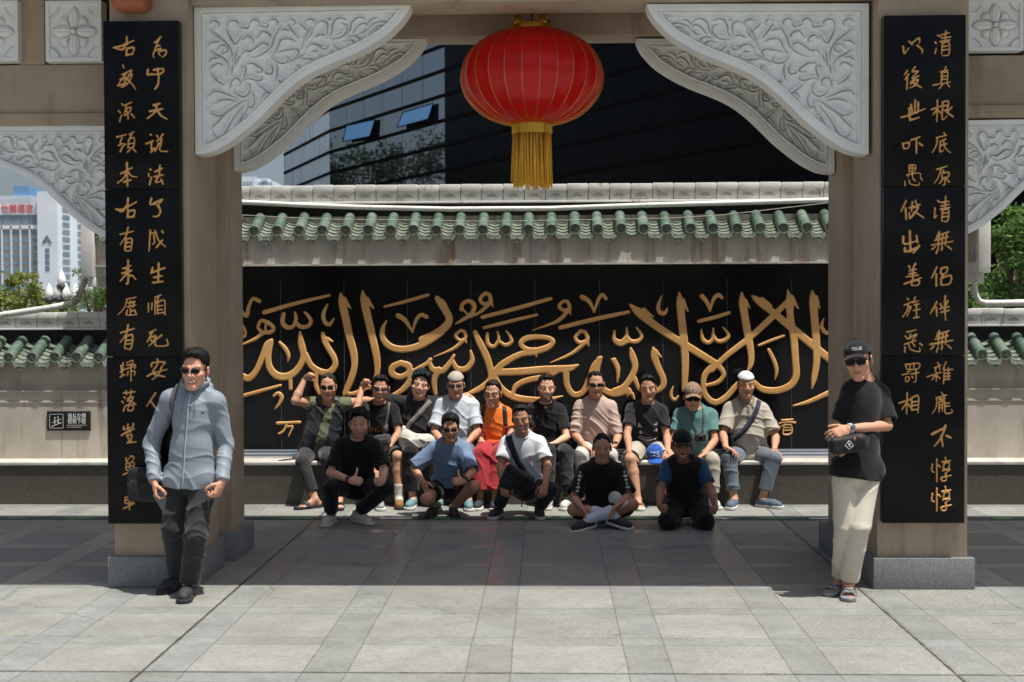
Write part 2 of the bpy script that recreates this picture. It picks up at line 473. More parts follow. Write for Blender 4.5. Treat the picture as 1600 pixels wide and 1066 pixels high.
# ------------------------------------------------------------------ walls with tiled tops
M_conc = mottled('wall_concrete', lin(168, 166, 159), lin(198, 195, 187), 3.5, 0.75, 0.2, 70, extra=(lin(132, 98, 72), 7.0, 0.6, 0.50, 0.70))
M_conc2 = mottled('wall_panel_stone', lin(166, 158, 145), lin(194, 186, 172), 2.4, 0.6, 0.2, 70, extra=(lin(104, 92, 80), 5.0, 0.7, 0.56, 0.80))
M_white_r = mottled('ridge_plaster', lin(205, 205, 200), lin(228, 228, 224), 5, 0.7, 0.2, 50, extra=(lin(110, 90, 66), 9.0, 5.0, 0.60, 0.74))
M_plinth = mottled('dark_granite', lin(62, 58, 52), lin(92, 86, 78), 60, 0.45, 0.1, 120)
M_ledge = mottled('ledge_stone', lin(170, 166, 158), lin(200, 196, 188), 8, 0.55)
M_steel = mat('polished_steel', (0.62, 0.63, 0.64), 0.22, 1.0)
M_panel = mat('black_granite', (0.006, 0.006, 0.006), 0.09, 0.0, 0.2)
_t = NT(M_panel); _v = _t.coord(); _n = _t.noise(_v, 1.6, 6, 0.7)
_t.rough(_t.math('MULTIPLY_ADD', _n, 0.16, 0.02)); _t.base(_t.ramp(_t.noise(_v, 220, 2), [(0.4, (0.004, 0.004, 0.005)), (0.75, (0.016, 0.016, 0.017))]))
M_void = mat('gap_shade_black', (0.012, 0.012, 0.012), 0.9)  # near-black colour stands in for the shade in the gap under the copings
def glaze():
    m = mat('green_glaze', lin(70, 105, 80), 0.32); t = NT(m); v = t.coord()
    n1 = t.noise(v, 4.0, 5, 0.65); n2 = t.noise(v, 30, 5, 0.7)
    c = t.ramp(n1, [(0.25, lin(62, 80, 68)), (0.5, lin(84, 104, 90)), (0.75, lin(122, 136, 124))])
    c = t.mix(t.ramp(n2, [(0.5, (0, 0, 0)), (0.72, (0.55, 0.55, 0.55))]), c, lin(64, 66, 52))
    t.base(c); t.rough(t.math('MULTIPLY_ADD', n2, 0.4, 0.12)); t.bump(n2, 0.15, 0.003); return m
M_glaze = glaze()
M_pan = mottled('weathered_glaze', lin(92, 104, 92), lin(130, 138, 126), 14, 0.5, 0.25, 60, extra=(lin(74, 76, 64), 16, 16, 0.52, 0.7))

def tile_row(name, xs, yf, yb, zf, zb, period, parent, r=0.058, xlo=None, xhi=None, seed=1, skip=()):
    """barrel tiles running down the slope with round end caps, concave pans between and lobed drip tiles"""
    rr = random.Random(seed); b = MB(); c = MB()
    dY, dZ = yb - yf, zb - zf; L = math.hypot(dY, dZ); sl = Vector((0, dY/L, dZ/L)); nm = Vector((0, -dZ/L, dY/L))
    for i, x in enumerate(xs):
        j = rr.uniform(-0.006, 0.006); p0 = Vector((x + j, yf + rr.uniform(-0.008, 0.008), zf + rr.uniform(-0.004, 0.004)))
        segs = [(0, 0.22, 1.0), (0.22, 0.235, 1.05), (0.235, L, 0.97)]
        for s0, s1, k in segs:                           # half pipes, a collar where two meet
            rings = []
            for s_ in (s0, s1):
                q = p0 + sl*s_
                rings.append([b.bm.verts.new(q + Vector((math.cos(a)*r*k, 0, 0)) + nm*(math.sin(a)*r*k)) for a in [math.pi*2*u/16 for u in range(16)]])
            for u in range(16): b.bm.faces.new((rings[0][u], rings[0][(u+1) % 16], rings[1][(u+1) % 16], rings[1][u]))
            b.bm.faces.new(rings[0][::-1]); b.bm.faces.new(rings[1])
        f = p0 - Vector((0, 0.004, 0))                  # round cap with a raised rim and a boss
        c.lathe([(0.0, 0.0), (r*0.7, 0.0), (r*0.76, -0.010), (r*0.98, -0.010), (r*1.05, 0.0), (r*1.03, 0.03)], f, 20, 'Y')
        for a in range(5):
            an = a*2*math.pi/5 + rr.random(); c.sphere(f + Vector((math.cos(an)*r*0.38, -0.003, math.sin(an)*r*0.38)), r*0.17, 8, (1.5, 0.6, 0.9))
        c.sphere(f + Vector((0, -0.004, 0)), r*0.2, 8)
        if i + 1 < len(xs):
            xa, xb = x + r*0.55, xs[i+1] - r*0.55; w = xb - xa; n = 9
            for k in range(5):                           # lapped pans
                y0 = yf + 0.0 + k*L*0.19; z0 = zf - 0.022 + (y0 - yf)*dZ/dY; sag = 0.034
                top, bot, back = [], [], []
                for u in range(n):
                    tt = u/(n-1); zz = z0 - sag*math.sin(math.pi*tt) + rr.uniform(-0.0015, 0.0015); xx = xa + w*tt
                    top.append(c.bm.verts.new((xx, y0, zz))); bot.append(c.bm.verts.new((xx, y0 + 0.002, zz - 0.013))); back.append(c.bm.verts.new((xx, y0 + L*0.24, zz + L*0.24*dZ/dY - 0.018)))
                for u in range(n-1):
                    c.bm.faces.new((bot[u], bot[u+1], top[u+1], top[u])); c.bm.faces.new((top[u], top[u+1], back[u+1], back[u]))
            if i in skip: continue
            top, bot, tb, bb_ = [], [], [], []           # lobed drip
            n = 13; dd = rr.uniform(0.9, 1.06)
            for u in range(n):
                tt = u/(n-1); xx = xa + w*(0.02 + 0.96*tt); zz = zf - 0.03 - 0.034*math.sin(math.pi*tt)
                lob = (0.026 + 0.034*math.sin(math.pi*tt)**0.8 + 0.008*abs(math.sin(math.pi*tt*3)))*dd if 0 < u < n-1 else 0.004
                for lst, yy, zq in ((top, -0.012, zz), (bot, -0.020, zz - lob), (tb, 0.004, zz), (bb_, -0.004, zz - lob)):
                    lst.append(c.bm.verts.new((xx, yf + yy, zq)))
            for u in range(n-1):
                c.bm.faces.new((bot[u], bot[u+1], top[u+1], top[u])); c.bm.faces.new((tb[u], tb[u+1], bb_[u+1], bb_[u]))
                c.bm.faces.new((top[u], top[u+1], tb[u+1], tb[u])); c.bm.faces.new((bb_[u], bb_[u+1], bot[u+1], bot[u]))
            xm = (xa + xb)/2; zc = zf - 0.085
            for q in range(3): c.tube([(xm + (q-1)*0.028 - 0.014, yf - 0.017, zc + 0.006*(q == 1)), (xm + (q-1)*0.028, yf - 0.024, zc - 0.012), (xm + (q-1)*0.028 + 0.014, yf - 0.017, zc + 0.006*(q == 1))], 0.0045, 5)
    b.build('barrel_tiles', M_glaze, parent, auto=40); c.build('pan_tiles', M_pan, parent, auto=40)

def ridge(x0, x1, ytop, ybot, Y, parent, step=0.222, seed=3, pat=True):
    """coping of plaster blocks with a scratched cloud on each"""
    zt, zb = P(800, ytop, Y).z, P(800, ybot, Y).z; rr = random.Random(seed); b = MB(); d = MB(); H = zt - zb
    x = x0
    while x < x1 - 0.02:
        xe = min(x + step, x1); j = rr.uniform(-0.004, 0.004)
        b.box(x + 0.003, xe - 0.003, Y - 0.03 + j, Y + 0.34, zt - H*0.36 + j, zt + j, 0.008)
        b.box(x + 0.003, xe - 0.003, Y + j, Y + 0.3, zb + H*0.12, zt - H*0.362 + j, 0.005)
        if pat:
            xm, zm = (x + xe)/2, zb + H*0.33
            d.tube([(xm - 0.06, Y - 0.002 + j, zm), (xm - 0.03, Y - 0.003 + j, zm + 0.02), (xm, Y - 0.004 + j, zm + 0.028), (xm + 0.03, Y - 0.003 + j, zm + 0.012), (xm + 0.05, Y - 0.002 + j, zm - 0.004)], 0.004, 6)
            d.tube([(xm - 0.03, Y - 0.002 + j, zm - 0.01), (xm, Y - 0.003 + j, zm + 0.008), (xm + 0.02, Y - 0.002 + j, zm)], 0.003, 6)
        x = xe
    b.box(x0, x1, Y - 0.025, Y + 0.3, zb, zb + H*0.118, 0.004)
    o = b.build('coping', M_white_r, parent, auto=30)
    if pat: d.build('coping_relief', mottled('relief_grey', lin(120, 116, 108), lin(150, 146, 138), 20), parent, True)  # relief lines coloured greyer than the plaster blocks
    return o

XWL, XWR = P(150, 400, YL).x, P(1524, 400, YL).x
zpl = P(800, 722, YW).z                                  # plinth top
# --- the high wall behind the group
wall = empty('inscribed_wall', ((XWL + XWR)/2, YL, 0), 'high wall with green glazed tile top and a long black inscription panel under it', 'wall')
zl0, zl1 = P(800, 414, YL).z, P(800, 352, YL).z
b = MB(); ztl = P(800, 366, YL).z; b.box(XWL, XWR, YL, YL + 0.62, zl0 + 0.02, ztl); b.box(XWL, XWR, YL + .27, YL + .62, ztl, zl1 + 0.12)                                   # lintel band above the panel
b.box(XWL, XWR, YL - 0.025, YL + 0.3, zl0, zl0 + 0.02)
b.box(XWL + .51, -3.3, YL + 0.02, YL + 0.6, zpl, zl0 - .001); b.box(3.2, XWR - .51, YL + 0.02, YL + 0.6, zpl, zl0 - .001)     # the ends that carry it
b.box(-3.3, 3.2, YPAN + 0.04, YL + 0.6, zpl, zl0)
b.build('wall_body', M_conc, wall, auto=30)
b = MB(); b.box(-3.3, 3.2, YPAN, YPAN + 0.038, zpl, zl0 - 0.002); b.build('black_panel', M_panel, wall)
b = MB()
for px in (439, 538, 637, 736, 836, 937, 1036, 1136, 1237):
    xx = P(px, 560, YPAN).x; b.box(xx - 0.0025, xx + 0.0025, YPAN - 0.0015, YPAN + 0.01, zpl, zl0 - 0.004)
b.build('panel_joints', mottled('grey_grout', lin(70, 70, 70), lin(95, 95, 95), 20), wall)
b = MB(); zs = P(800, 437, YPAN).z; b.box(-3.3, 3.2, YPAN - 0.03, YPAN + 0.001, zs, zl0 - 0.003, 0.004); b.build('panel_head', M_panel, wall)
b = MB(); zz0 = zpl; zz1 = P(800, 702, YPAN - 0.05).z
for k, (ya, a, c_) in enumerate(((0.10, 0.0, 0.34), (0.07, 0.34, 0.7), (0.035, 0.7, 1.0))):
    b.box(-3.3, 3.2, YPAN - ya, YPAN - 0.001, zz0 + (zz1-zz0)*a + 0.001, zz0 + (zz1-zz0)*c_, 0.008)
b.build('steel_moulding', M_steel, wall, auto=40)
b = MB(); b.box(XWL - 3, XWR + 3, YW + 0.02, YPAN + 0.3, 0.0, zpl - 0.032); b.build('plinth', M_plinth, wall)
b = MB()
x = XWL - 3
while x < XWR + 3: b.box(x + 0.002, min(x + 0.9, XWR + 3) - 0.002, YW, YPAN + 0.2, zpl - 0.032, zpl, 0.004); x += 0.9
b.build('plinth_ledge', M_ledge, wall, auto=30)
zf, zb_ = P(800, 359, YL - .045).z, P(800, 338, YL + .26).z
x0t = P(397, 360, YL - .045).x; per = 0.2345; xs = [x0t + per*k for k in range(-8, 33) if XWL - 0.02 < x0t + per*k < XWR + 0.05]
tile_row('tiles', xs, YL - .032, YL + .26, zf, zb_, per, wall, seed=2, skip=(23,))
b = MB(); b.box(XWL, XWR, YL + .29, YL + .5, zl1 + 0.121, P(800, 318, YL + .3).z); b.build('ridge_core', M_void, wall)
ridge(XWL - 0.02, XWR + 0.02, 288, 317, YL + .29, wall)
b = MB()
pts = [P(x_, y_, YL + .24) for x_, y_ in ((140, 313), (375, 316), (480, 321), (560, 324), (700, 327), (860, 326), (1000, 321), (1150, 317), (1290, 313), (1530, 310))]
b.tube(pts, 0.026, 12); b.build('drain_pipe', mottled('white_pvc', lin(205, 205, 198), lin(225, 225, 220), 12, 0.45, extra=(lin(130, 120, 100), 14, 14, 0.6, 0.75)), wall, True)
for sgn, xe in ((-1, XWL), (1, XWR)):                    # plastered end with a stepped corbel
    b = MB(); s0, s1 = sorted((xe + sgn*0.001, xe - sgn*0.30)); z = zl0
    zc = P(800, 430, YL).z
    b.box(min(xe, xe + sgn*0.12), max(xe, xe + sgn*0.12), YL - 0.10, YL + 0.45, zc, zl1 + 0.26, 0.006)
    b.box(min(xe, xe + sgn*0.07), max(xe, xe + sgn*0.07), YL - 0.06, YL + 0.40, zc - 0.10, zc - 0.001, 0.006)
    b.build('end_corbel', M_white_r, wall, auto=30)
# overhead cable
tag(MB().tube([P(x_, y_, YL - .3) for x_, y_ in ((150, 322), (375, 336), (450, 340), (520, 343), (640, 344), (760, 346), (900, 344), (1050, 341), (1130, 336), (1200, 328), (1295, 317), (1510, 292))], 0.0042, 6).build(
    'cable', mottled('grey_cable', lin(150, 148, 140), lin(176, 172, 165), 20), None, True), 'thin pale cable sagging across the front of the roof tiles', 'cable')

def side_wall(x0, x1, xt, name, label, seed):
    w = empty(name, ((x0 + x1)/2, YL, 0), label, 'wall')
    za, zb2 = P(80, 612, YL).z, P(80, 560, YL).z
    b = MB(); b.box(x0, x1, YL, YL + 0.4, zpl, za - 0.004); b.box(x0, x1, YL + 0.02, YL + 0.4, za, P(80, 566, YL).z); b.box(x0, x1, YL + 0.31, YL + 0.41, za, zb2 + 0.1)
    b.box(x0, x1, YL - 0.015, YL + 0.2, za - 0.003, za + 0.012); b.box(x0, x1, YL - 0.008, YL + 0.2, za - 0.115, za - 0.105)
    b.build('wall_body', M_conc2, w, auto=30)
    b = MB(); xx = x0 + 0.4
    while xx < x1: b.box(xx - 0.002, xx + 0.002, YL - 0.002, YL + 0.1, zpl, za - 0.02); xx += 0.82
    b.build('wall_joints', mottled('joint_mortar', lin(110, 104, 96), lin(130, 124, 116), 20), w)
    zf2, zb3 = P(80, 559, YL - .05).z, P(80, 532, YL + .3).z
    tile_row('t', [xt + 0.2345*k for k in range(-14, 14) if x0 - 0.02 < xt + 0.2345*k < x1 + 0.02], YL - .05, YL + .3, zf2, zb3, 0.2345, w, seed=seed)
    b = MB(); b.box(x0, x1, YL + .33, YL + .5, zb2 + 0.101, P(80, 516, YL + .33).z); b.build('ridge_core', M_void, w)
    ridge(x0, x1, 485, 513, YL + .33, w, 0.225, seed)
    return w
side_wall(P(-330, 500, YL).x, XWL + 0.5, P(120, 560, YL - .05).x, 'side_wall', 'lower weathered wall with green tile top left of the gate, small black sign on it', 7)
side_wall(XWR - 0.5, P(1960, 500, YL).x, P(1535, 560, YL - .05).x, 'side_wall', 'lower stained wall with green tile top to the right of the gate', 9)

# small black sign on the left wall
def text_mesh(body, size, extrude=0.002, off=0.0, align='CENTER'):
    cu = bpy.data.curves.new('txt', 'FONT'); cu.body = body; cu.size = size; cu.extrude = extrude; cu.offset = off
    cu.align_x = align; cu.align_y = 'CENTER'; cu.resolution_u = 3
    o = bpy.data.objects.new('txt', cu); COL.objects.link(o)
    bpy.context.view_layer.update()
    me = bpy.data.meshes.new_from_object(o.evaluated_get(bpy.context.evaluated_depsgraph_get()))
    bpy.data.objects.remove(o); bpy.data.curves.remove(cu)
    return me
def put_text(body, size, loc, m, parent, name='lettering', off=0.0, extrude=0.002, sx=1.0, rz=0.0):
    me = text_mesh(body, size, extrude, off)
    R = Matrix.Translation(loc) @ Matrix.Rotation(rz, 4, 'Z') @ Matrix.Rotation(math.pi/2, 4, 'X') @ Matrix.Diagonal((sx, 1, 1, 1))
    me.transform(R)
    return link_mesh(name, me, m, parent)
a, c_ = P(73, 643, YL - 0.02), P(141, 673, YL - 0.02)
sg = empty('notice_sign', ((a.x + c_.x)/2, YL - 0.02, c_.z), 'small black notice plate with white stair symbol and Chinese words on the left wall', 'sign')
M_signw = mat('sign_white', lin(205, 205, 200), 0.5)
MB().box(a.x, c_.x, YL - 0.018, YL + 0.002, c_.z, a.z, 0.003).build('plate', mat('sign_black', lin(22, 20, 20), 0.4), sg, auto=30)
w, h = c_.x - a.x, a.z - c_.z; ys = YL - 0.0195
b = MB(); x0, x1_, z0, z1_ = a.x + w*0.06, a.x + w*0.38, c_.z + h*0.12, c_.z + h*0.86; q = 0.004
for u in ((x0, x1_, z0, z0 + q), (x0, x1_, z1_ - q, z1_), (x0, x0 + q, z0, z1_), (x1_ - q, x1_, z0, z1_)): b.box(u[0], u[1], ys - 0.002, ys + 0.002, u[2], u[3])
b.tube([(x0 + w*.05, ys, z0 + h*.1), (x1_ - w*.04, ys, z0 + h*.30)], 0.004, 6)
for fx in (0.38, 0.62):
    xx = x0 + (x1_ - x0)*fx; b.tube([(xx, ys, z0 + h*(0.16 + 0.18*fx)), (xx, ys, z0 + h*(0.42 + 0.12*fx))], 0.006, 6); b.sphere((xx, ys, z0 + h*(0.50 + 0.12*fx)), 0.008, 8, (1, 0.3, 1))
b.tube([(x0 + w*.06, ys, z0 + h*.28), (x1_ - w*.05, ys, z0 + h*.48)], 0.0025, 6)
b.build('stair_symbol', M_signw, sg)
put_text('请从左侧', h*0.30, (a.x + w*0.69, ys, c_.z + h*0.74), M_signw, sg, off=0.0006, sx=0.80)
put_text('楼梯下楼', h*0.30, (a.x + w*0.69, ys, c_.z + h*0.47), M_signw, sg, off=0.0006, sx=0.80)
b = MB(); b.box(a.x + w*.46, a.x + w*.92, ys - 0.001, ys + 0.001, c_.z + h*.27, c_.z + h*.29); b.box(a.x + w*.46, a.x + w*.80, ys - 0.001, ys + 0.001, c_.z + h*.17, c_.z + h*.19); b.build('small_print', M_signw, sg)

# ------------------------------------------------------------------ gilded writing: brush strokes as rounded relief
def strokes3d(groups, mapf, Y, h, relief, name, m, parent, wscale):
    """groups: list of strokes [(x,y,w)...] in survey pixels; mapf -> (X,Z); relief is how far they stand out"""
    S = []
    for st in groups:
        pts = catmull([(*mapf(x, y), w*wscale/2) for x, y, w in st], 5); S.append(pts)
    A = np.concatenate([np.array(s) for s in S]); r = A[:, 2].max()
    lo = (A[:, 0].min() - r - .01, Y - relief - 2*h, A[:, 1].min() - r - .01); hi = (A[:, 0].max() + r + .01, Y + 2*h, A[:, 1].max() + r + .01)
    F = Field(lo, hi, h)
    for pts in S:
        for p, q in zip(pts[:-1], pts[1:]):
            R = max(p[2], q[2]) + 3*h
            wn_ = F.win((min(p[0], q[0]) - R, lo[1], min(p[1], q[1]) - R), (max(p[0], q[0]) + R, hi[1], max(p[1], q[1]) + R))
            if wn_ is None: continue
            sl, X, Yg, Z = wn_; dx, dz = q[0] - p[0], q[1] - p[1]; L2 = dx*dx + dz*dz + 1e-9
            t_ = np.clip(((X - p[0])*dx + (Z - p[1])*dz)/L2, 0, 1)
            d2 = np.sqrt((X - p[0] - t_*dx)**2 + (Z - p[1] - t_*dz)**2) - (p[2] + (q[2] - p[2])*t_)
            rad = min(relief*0.7, 0.0065); a_ = d2 + rad; b_ = np.abs(Yg - (Y - relief/2 + h)) - (relief/2 + h) + rad
            d = np.sqrt(np.maximum(a_, 0)**2 + np.maximum(b_, 0)**2) + np.minimum(np.maximum(a_, b_), 0) - rad
            F.put(sl, d.astype(np.float32), 0.0)
    V, Q = F.mesh(); V = smooth_verts(V, Q, 1, 0.5)
    return link_mesh(name, np_mesh(name, V, Q), m, parent, True)
M_gold = mottled('gold_paint', lin(208, 154, 88), lin(226, 176, 110), 3, 0.42, 0.12, 90, 0.5)
M_gold2 = mottled('old_gold_paint', lin(196, 142, 78), lin(216, 164, 98), 5, 0.4, 0.15, 120, 0.5)
# strokes of the long inscription (three survey tiles), "x,y,w" triplets
ARA = {'A': (360, 430, 3.947, '''60,215,20 100,250,28 115,190,22 140,145,22 178,160,26
210,230,28 400,175,24 610,125,18
65,380,10 90,375,20 100,350,8|60,290,10 78,320,22 95,360,18 78,385,14
180,290,20 172,325,20 200,352,22 250,350,26 268,325,22 235,295,26 198,280,22 180,290,20|218,308,14 216,345,14|205,354,26 150,395,22 65,432,10
40,590,24 70,620,38 115,635,42 160,590,38 200,500,38 225,430,36 255,400,20
250,410,34 235,500,36 243,570,42 290,620,46 360,622,46 420,575,42 452,500,40 437,420,42 430,352,16
465,490,32 500,560,38 560,598,42 610,600,42 645,560,38 640,510,36 605,450,36 580,400,36 570,360,24|600,395,30 632,410,10
370,630,28 372,700,24|530,610,32 528,680,28 550,730,24
330,240,24 322,290,28 350,322,28 388,315,24 405,270,24 398,230,14|404,290,20 430,317,26 475,317,26 497,285,24 475,245,20 455,228,10
600,180,10 575,235,24 580,285,26 610,305,24 640,268,10
680,112,12 690,170,46 710,260,48 735,380,48 760,480,48 765,560,40 745,640,42 715,710,36 700,745,18|700,150,36 742,205,10
700,728,20 760,732,28 830,702,24 880,690,16
815,98,12 825,160,46 850,270,48 880,400,48 904,520,44 905,600,36 890,655,24|840,150,36 884,205,10
305,415,18 340,455,26 360,500,22 355,535,8
55,750,22 180,716,22 310,680,16
268,745,16 295,728,22 317,752,26 305,790,22 275,826,8
950,195,14 1090,160,22 1220,122,20
965,280,8 940,330,28 942,390,38 985,440,42 1060,458,42 1150,442,44 1230,400,48 1300,350,48
1035,250,32 1080,282,28 1125,355,12|1122,350,12 1145,280,22 1175,245,24 1210,258,26
1050,542,36 1000,570,42 1000,610,42 1050,628,36 1098,602,36 1100,562,42 1050,542,36|1108,590,44 1108,650,42 1060,710,36 985,752,24
1120,600,26 1170,572,32 1230,535,22'''),
 'B': (660, 430, 3.947, '''0,400,50 90,360,52 150,310,50 166,265,44 132,200,46 96,150,36 85,132,12|120,160,30 150,185,10
0,568,14 50,522,26|42,525,20 62,580,38 120,592,38 165,548,32 195,495,18|185,530,26 215,577,36 270,577,36 306,530,34 298,470,16|100,585,42 72,650,38 80,735,26
240,212,26 250,175,24 290,160,26 320,190,30 302,240,28 250,275,22 203,302,8|240,205,14 280,242,14
388,110,24 357,145,24 375,177,22 418,165,26 415,125,26 388,110,24|425,165,22 436,197,8|412,178,26 360,225,20 300,258,12
370,260,24 580,205,26 792,145,22
380,325,20 540,285,22 706,245,18
235,342,18 205,372,22 230,402,20 266,390,22 260,352,20 235,342,18|255,400,28 190,455,20 68,506,6|262,392,20 273,422,6
400,360,20 403,420,26 440,442,22 470,400,22 464,348,12|468,405,18 510,432,24 547,415,26 542,380,20 515,343,10
325,352,28 350,410,42 390,490,44 416,570,42 420,640,38 370,690,38 280,735,24
440,600,38 500,545,42 600,490,36 690,472,42 780,442,38 802,402,30 740,382,32 650,387,38 607,422,32 642,458,32 700,462,30|690,470,30 706,505,8
450,600,42 600,595,46 760,582,46 900,577,44 958,556,16
440,620,42 480,690,38 540,740,42 620,765,42 760,772,38 866,746,8
558,725,24 580,682,34 650,648,36 760,627,36 830,600,26
885,600,42 892,680,38 932,737,38 990,722,38 1030,640,38 1062,560,42 1102,508,20|1090,520,38 1075,600,38 1100,690,38 1180,732,42 1270,712,40
1172,522,20 1200,570,26 1206,620,22 1200,664,8
870,160,20 843,190,22 870,217,22 907,205,24 895,165,22 870,160,20|897,222,26 830,285,22 678,341,6|905,205,22 914,244,8
975,345,22 943,385,24 970,417,24 1017,400,26 1005,355,24 975,345,22|1002,418,28 920,485,22 788,541,6|1015,400,22 1025,440,8
985,135,32 1030,165,26 1060,230,10|1060,225,12 1085,150,22 1110,120,22 1132,145,22
850,325,26 1050,275,28 1270,228,22
1185,345,16 1183,400,26 1220,427,26 1270,408,24'''),
 'C': (960, 430, 3.949, '''0,245,24 76,230,16
0,398,26 40,412,26 75,375,22 75,323,10|75,370,20 100,407,26 145,407,26 168,375,22 135,323,10
0,715,38 60,690,40 110,620,40 127,560,40 112,500,42 100,452,14|125,640,32 150,705,22
0,520,22 25,580,22 20,658,8
240,450,16 245,500,44 270,570,40 300,640,40 296,690,38 250,725,24|252,470,30 290,508,8
95,182,12 150,230,52 250,310,46 370,390,46 500,470,46 622,545,42|180,215,30 240,258,8
400,106,10 405,170,46 415,280,48 430,420,50 436,560,46 430,705,36|420,160,36 454,225,8
600,585,36 700,490,34 830,390,38 960,270,38 1062,170,34
622,545,38 562,610,38 548,670,34 560,740,38 620,787,38 690,752,38 745,690,34 800,640,30|640,555,36 674,610,28 640,660,28 565,682,20
785,106,10 790,170,46 805,260,46 825,380,48 842,480,42 840,550,34 822,592,14|805,160,32 836,204,8
850,128,12 890,160,42 990,240,42 1100,330,48 1220,430,46 1330,520,46|910,150,30 970,188,10
1070,92,10 1080,170,46 1085,260,42 1105,380,46 1116,520,44 1120,620,44 1085,680,42 1000,712,40 910,702,38 862,660,28|1090,140,38 1134,205,10
1220,96,10 1225,160,48 1235,280,48 1245,420,48 1246,540,44 1230,640,36 1218,698,12|1240,140,36 1267,205,8
540,130,30 572,170,26 590,225,10|590,220,12 610,150,22 640,122,26 664,140,20
520,285,22 620,260,24 708,232,20
535,338,12 545,395,26 580,417,24 606,390,22 610,328,10|608,368,20 635,407,24 680,402,26 704,370,22 670,322,10
290,128,8 270,190,24 280,230,26 310,235,24 328,202,8
952,462,22 985,530,26 1000,590,24 990,644,8
890,434,14 970,402,18 1045,374,16
362,688,8 348,740,22 370,772,22 396,745,8
78,748,10 105,728,22 122,765,14
1102,806,8 1200,780,24 1330,722,30
1290,268,8 1278,320,24 1310,357,24 1340,335,20''')}
def parse(txt, x0, y0, s):
    out = []
    for ln in txt.split('\n'):
        for seg in ln.split('|'):
            st = [tuple(float(v) for v in p.split(',')) for p in seg.split()]
            if st: out.append([(x0 + a/s, y0 + b_/s, w/s) for a, b_, w in st])
    return out
strokes = []
for k in 'ABC': strokes += parse(ARA[k][3], *ARA[k][:3])
pxm = (P(900, 560, YPAN).x - P(899, 560, YPAN).x)
mp = lambda x, y: (P(x, y, YPAN).x, P(x, y, YPAN).z)
strokes3d(strokes, mp, YPAN, 0.0065, 0.015, 'calligraphy', M_gold, wall, pxm*1.0)
small = parse('''292,913,20 350,910,16 428,908,20|350,915,18 330,960,16 298,978,10|345,935,14 385,935,16 362,992,12''', 360, 430, 3.947)
small += parse('''1015,915,10 1060,905,10 1115,910,14|1030,895,10 1100,890,10|1045,925,10 1040,980,10 1090,975,12 1088,925,10 1045,925,10|1045,940,7 1088,940,7|1045,958,7 1088,956,7|1020,935,8 1055,918,8''', 960, 430, 3.949)
strokes3d(small, mp, YPAN, 0.006, 0.02, 'small_characters', M_gold, wall, pxm)

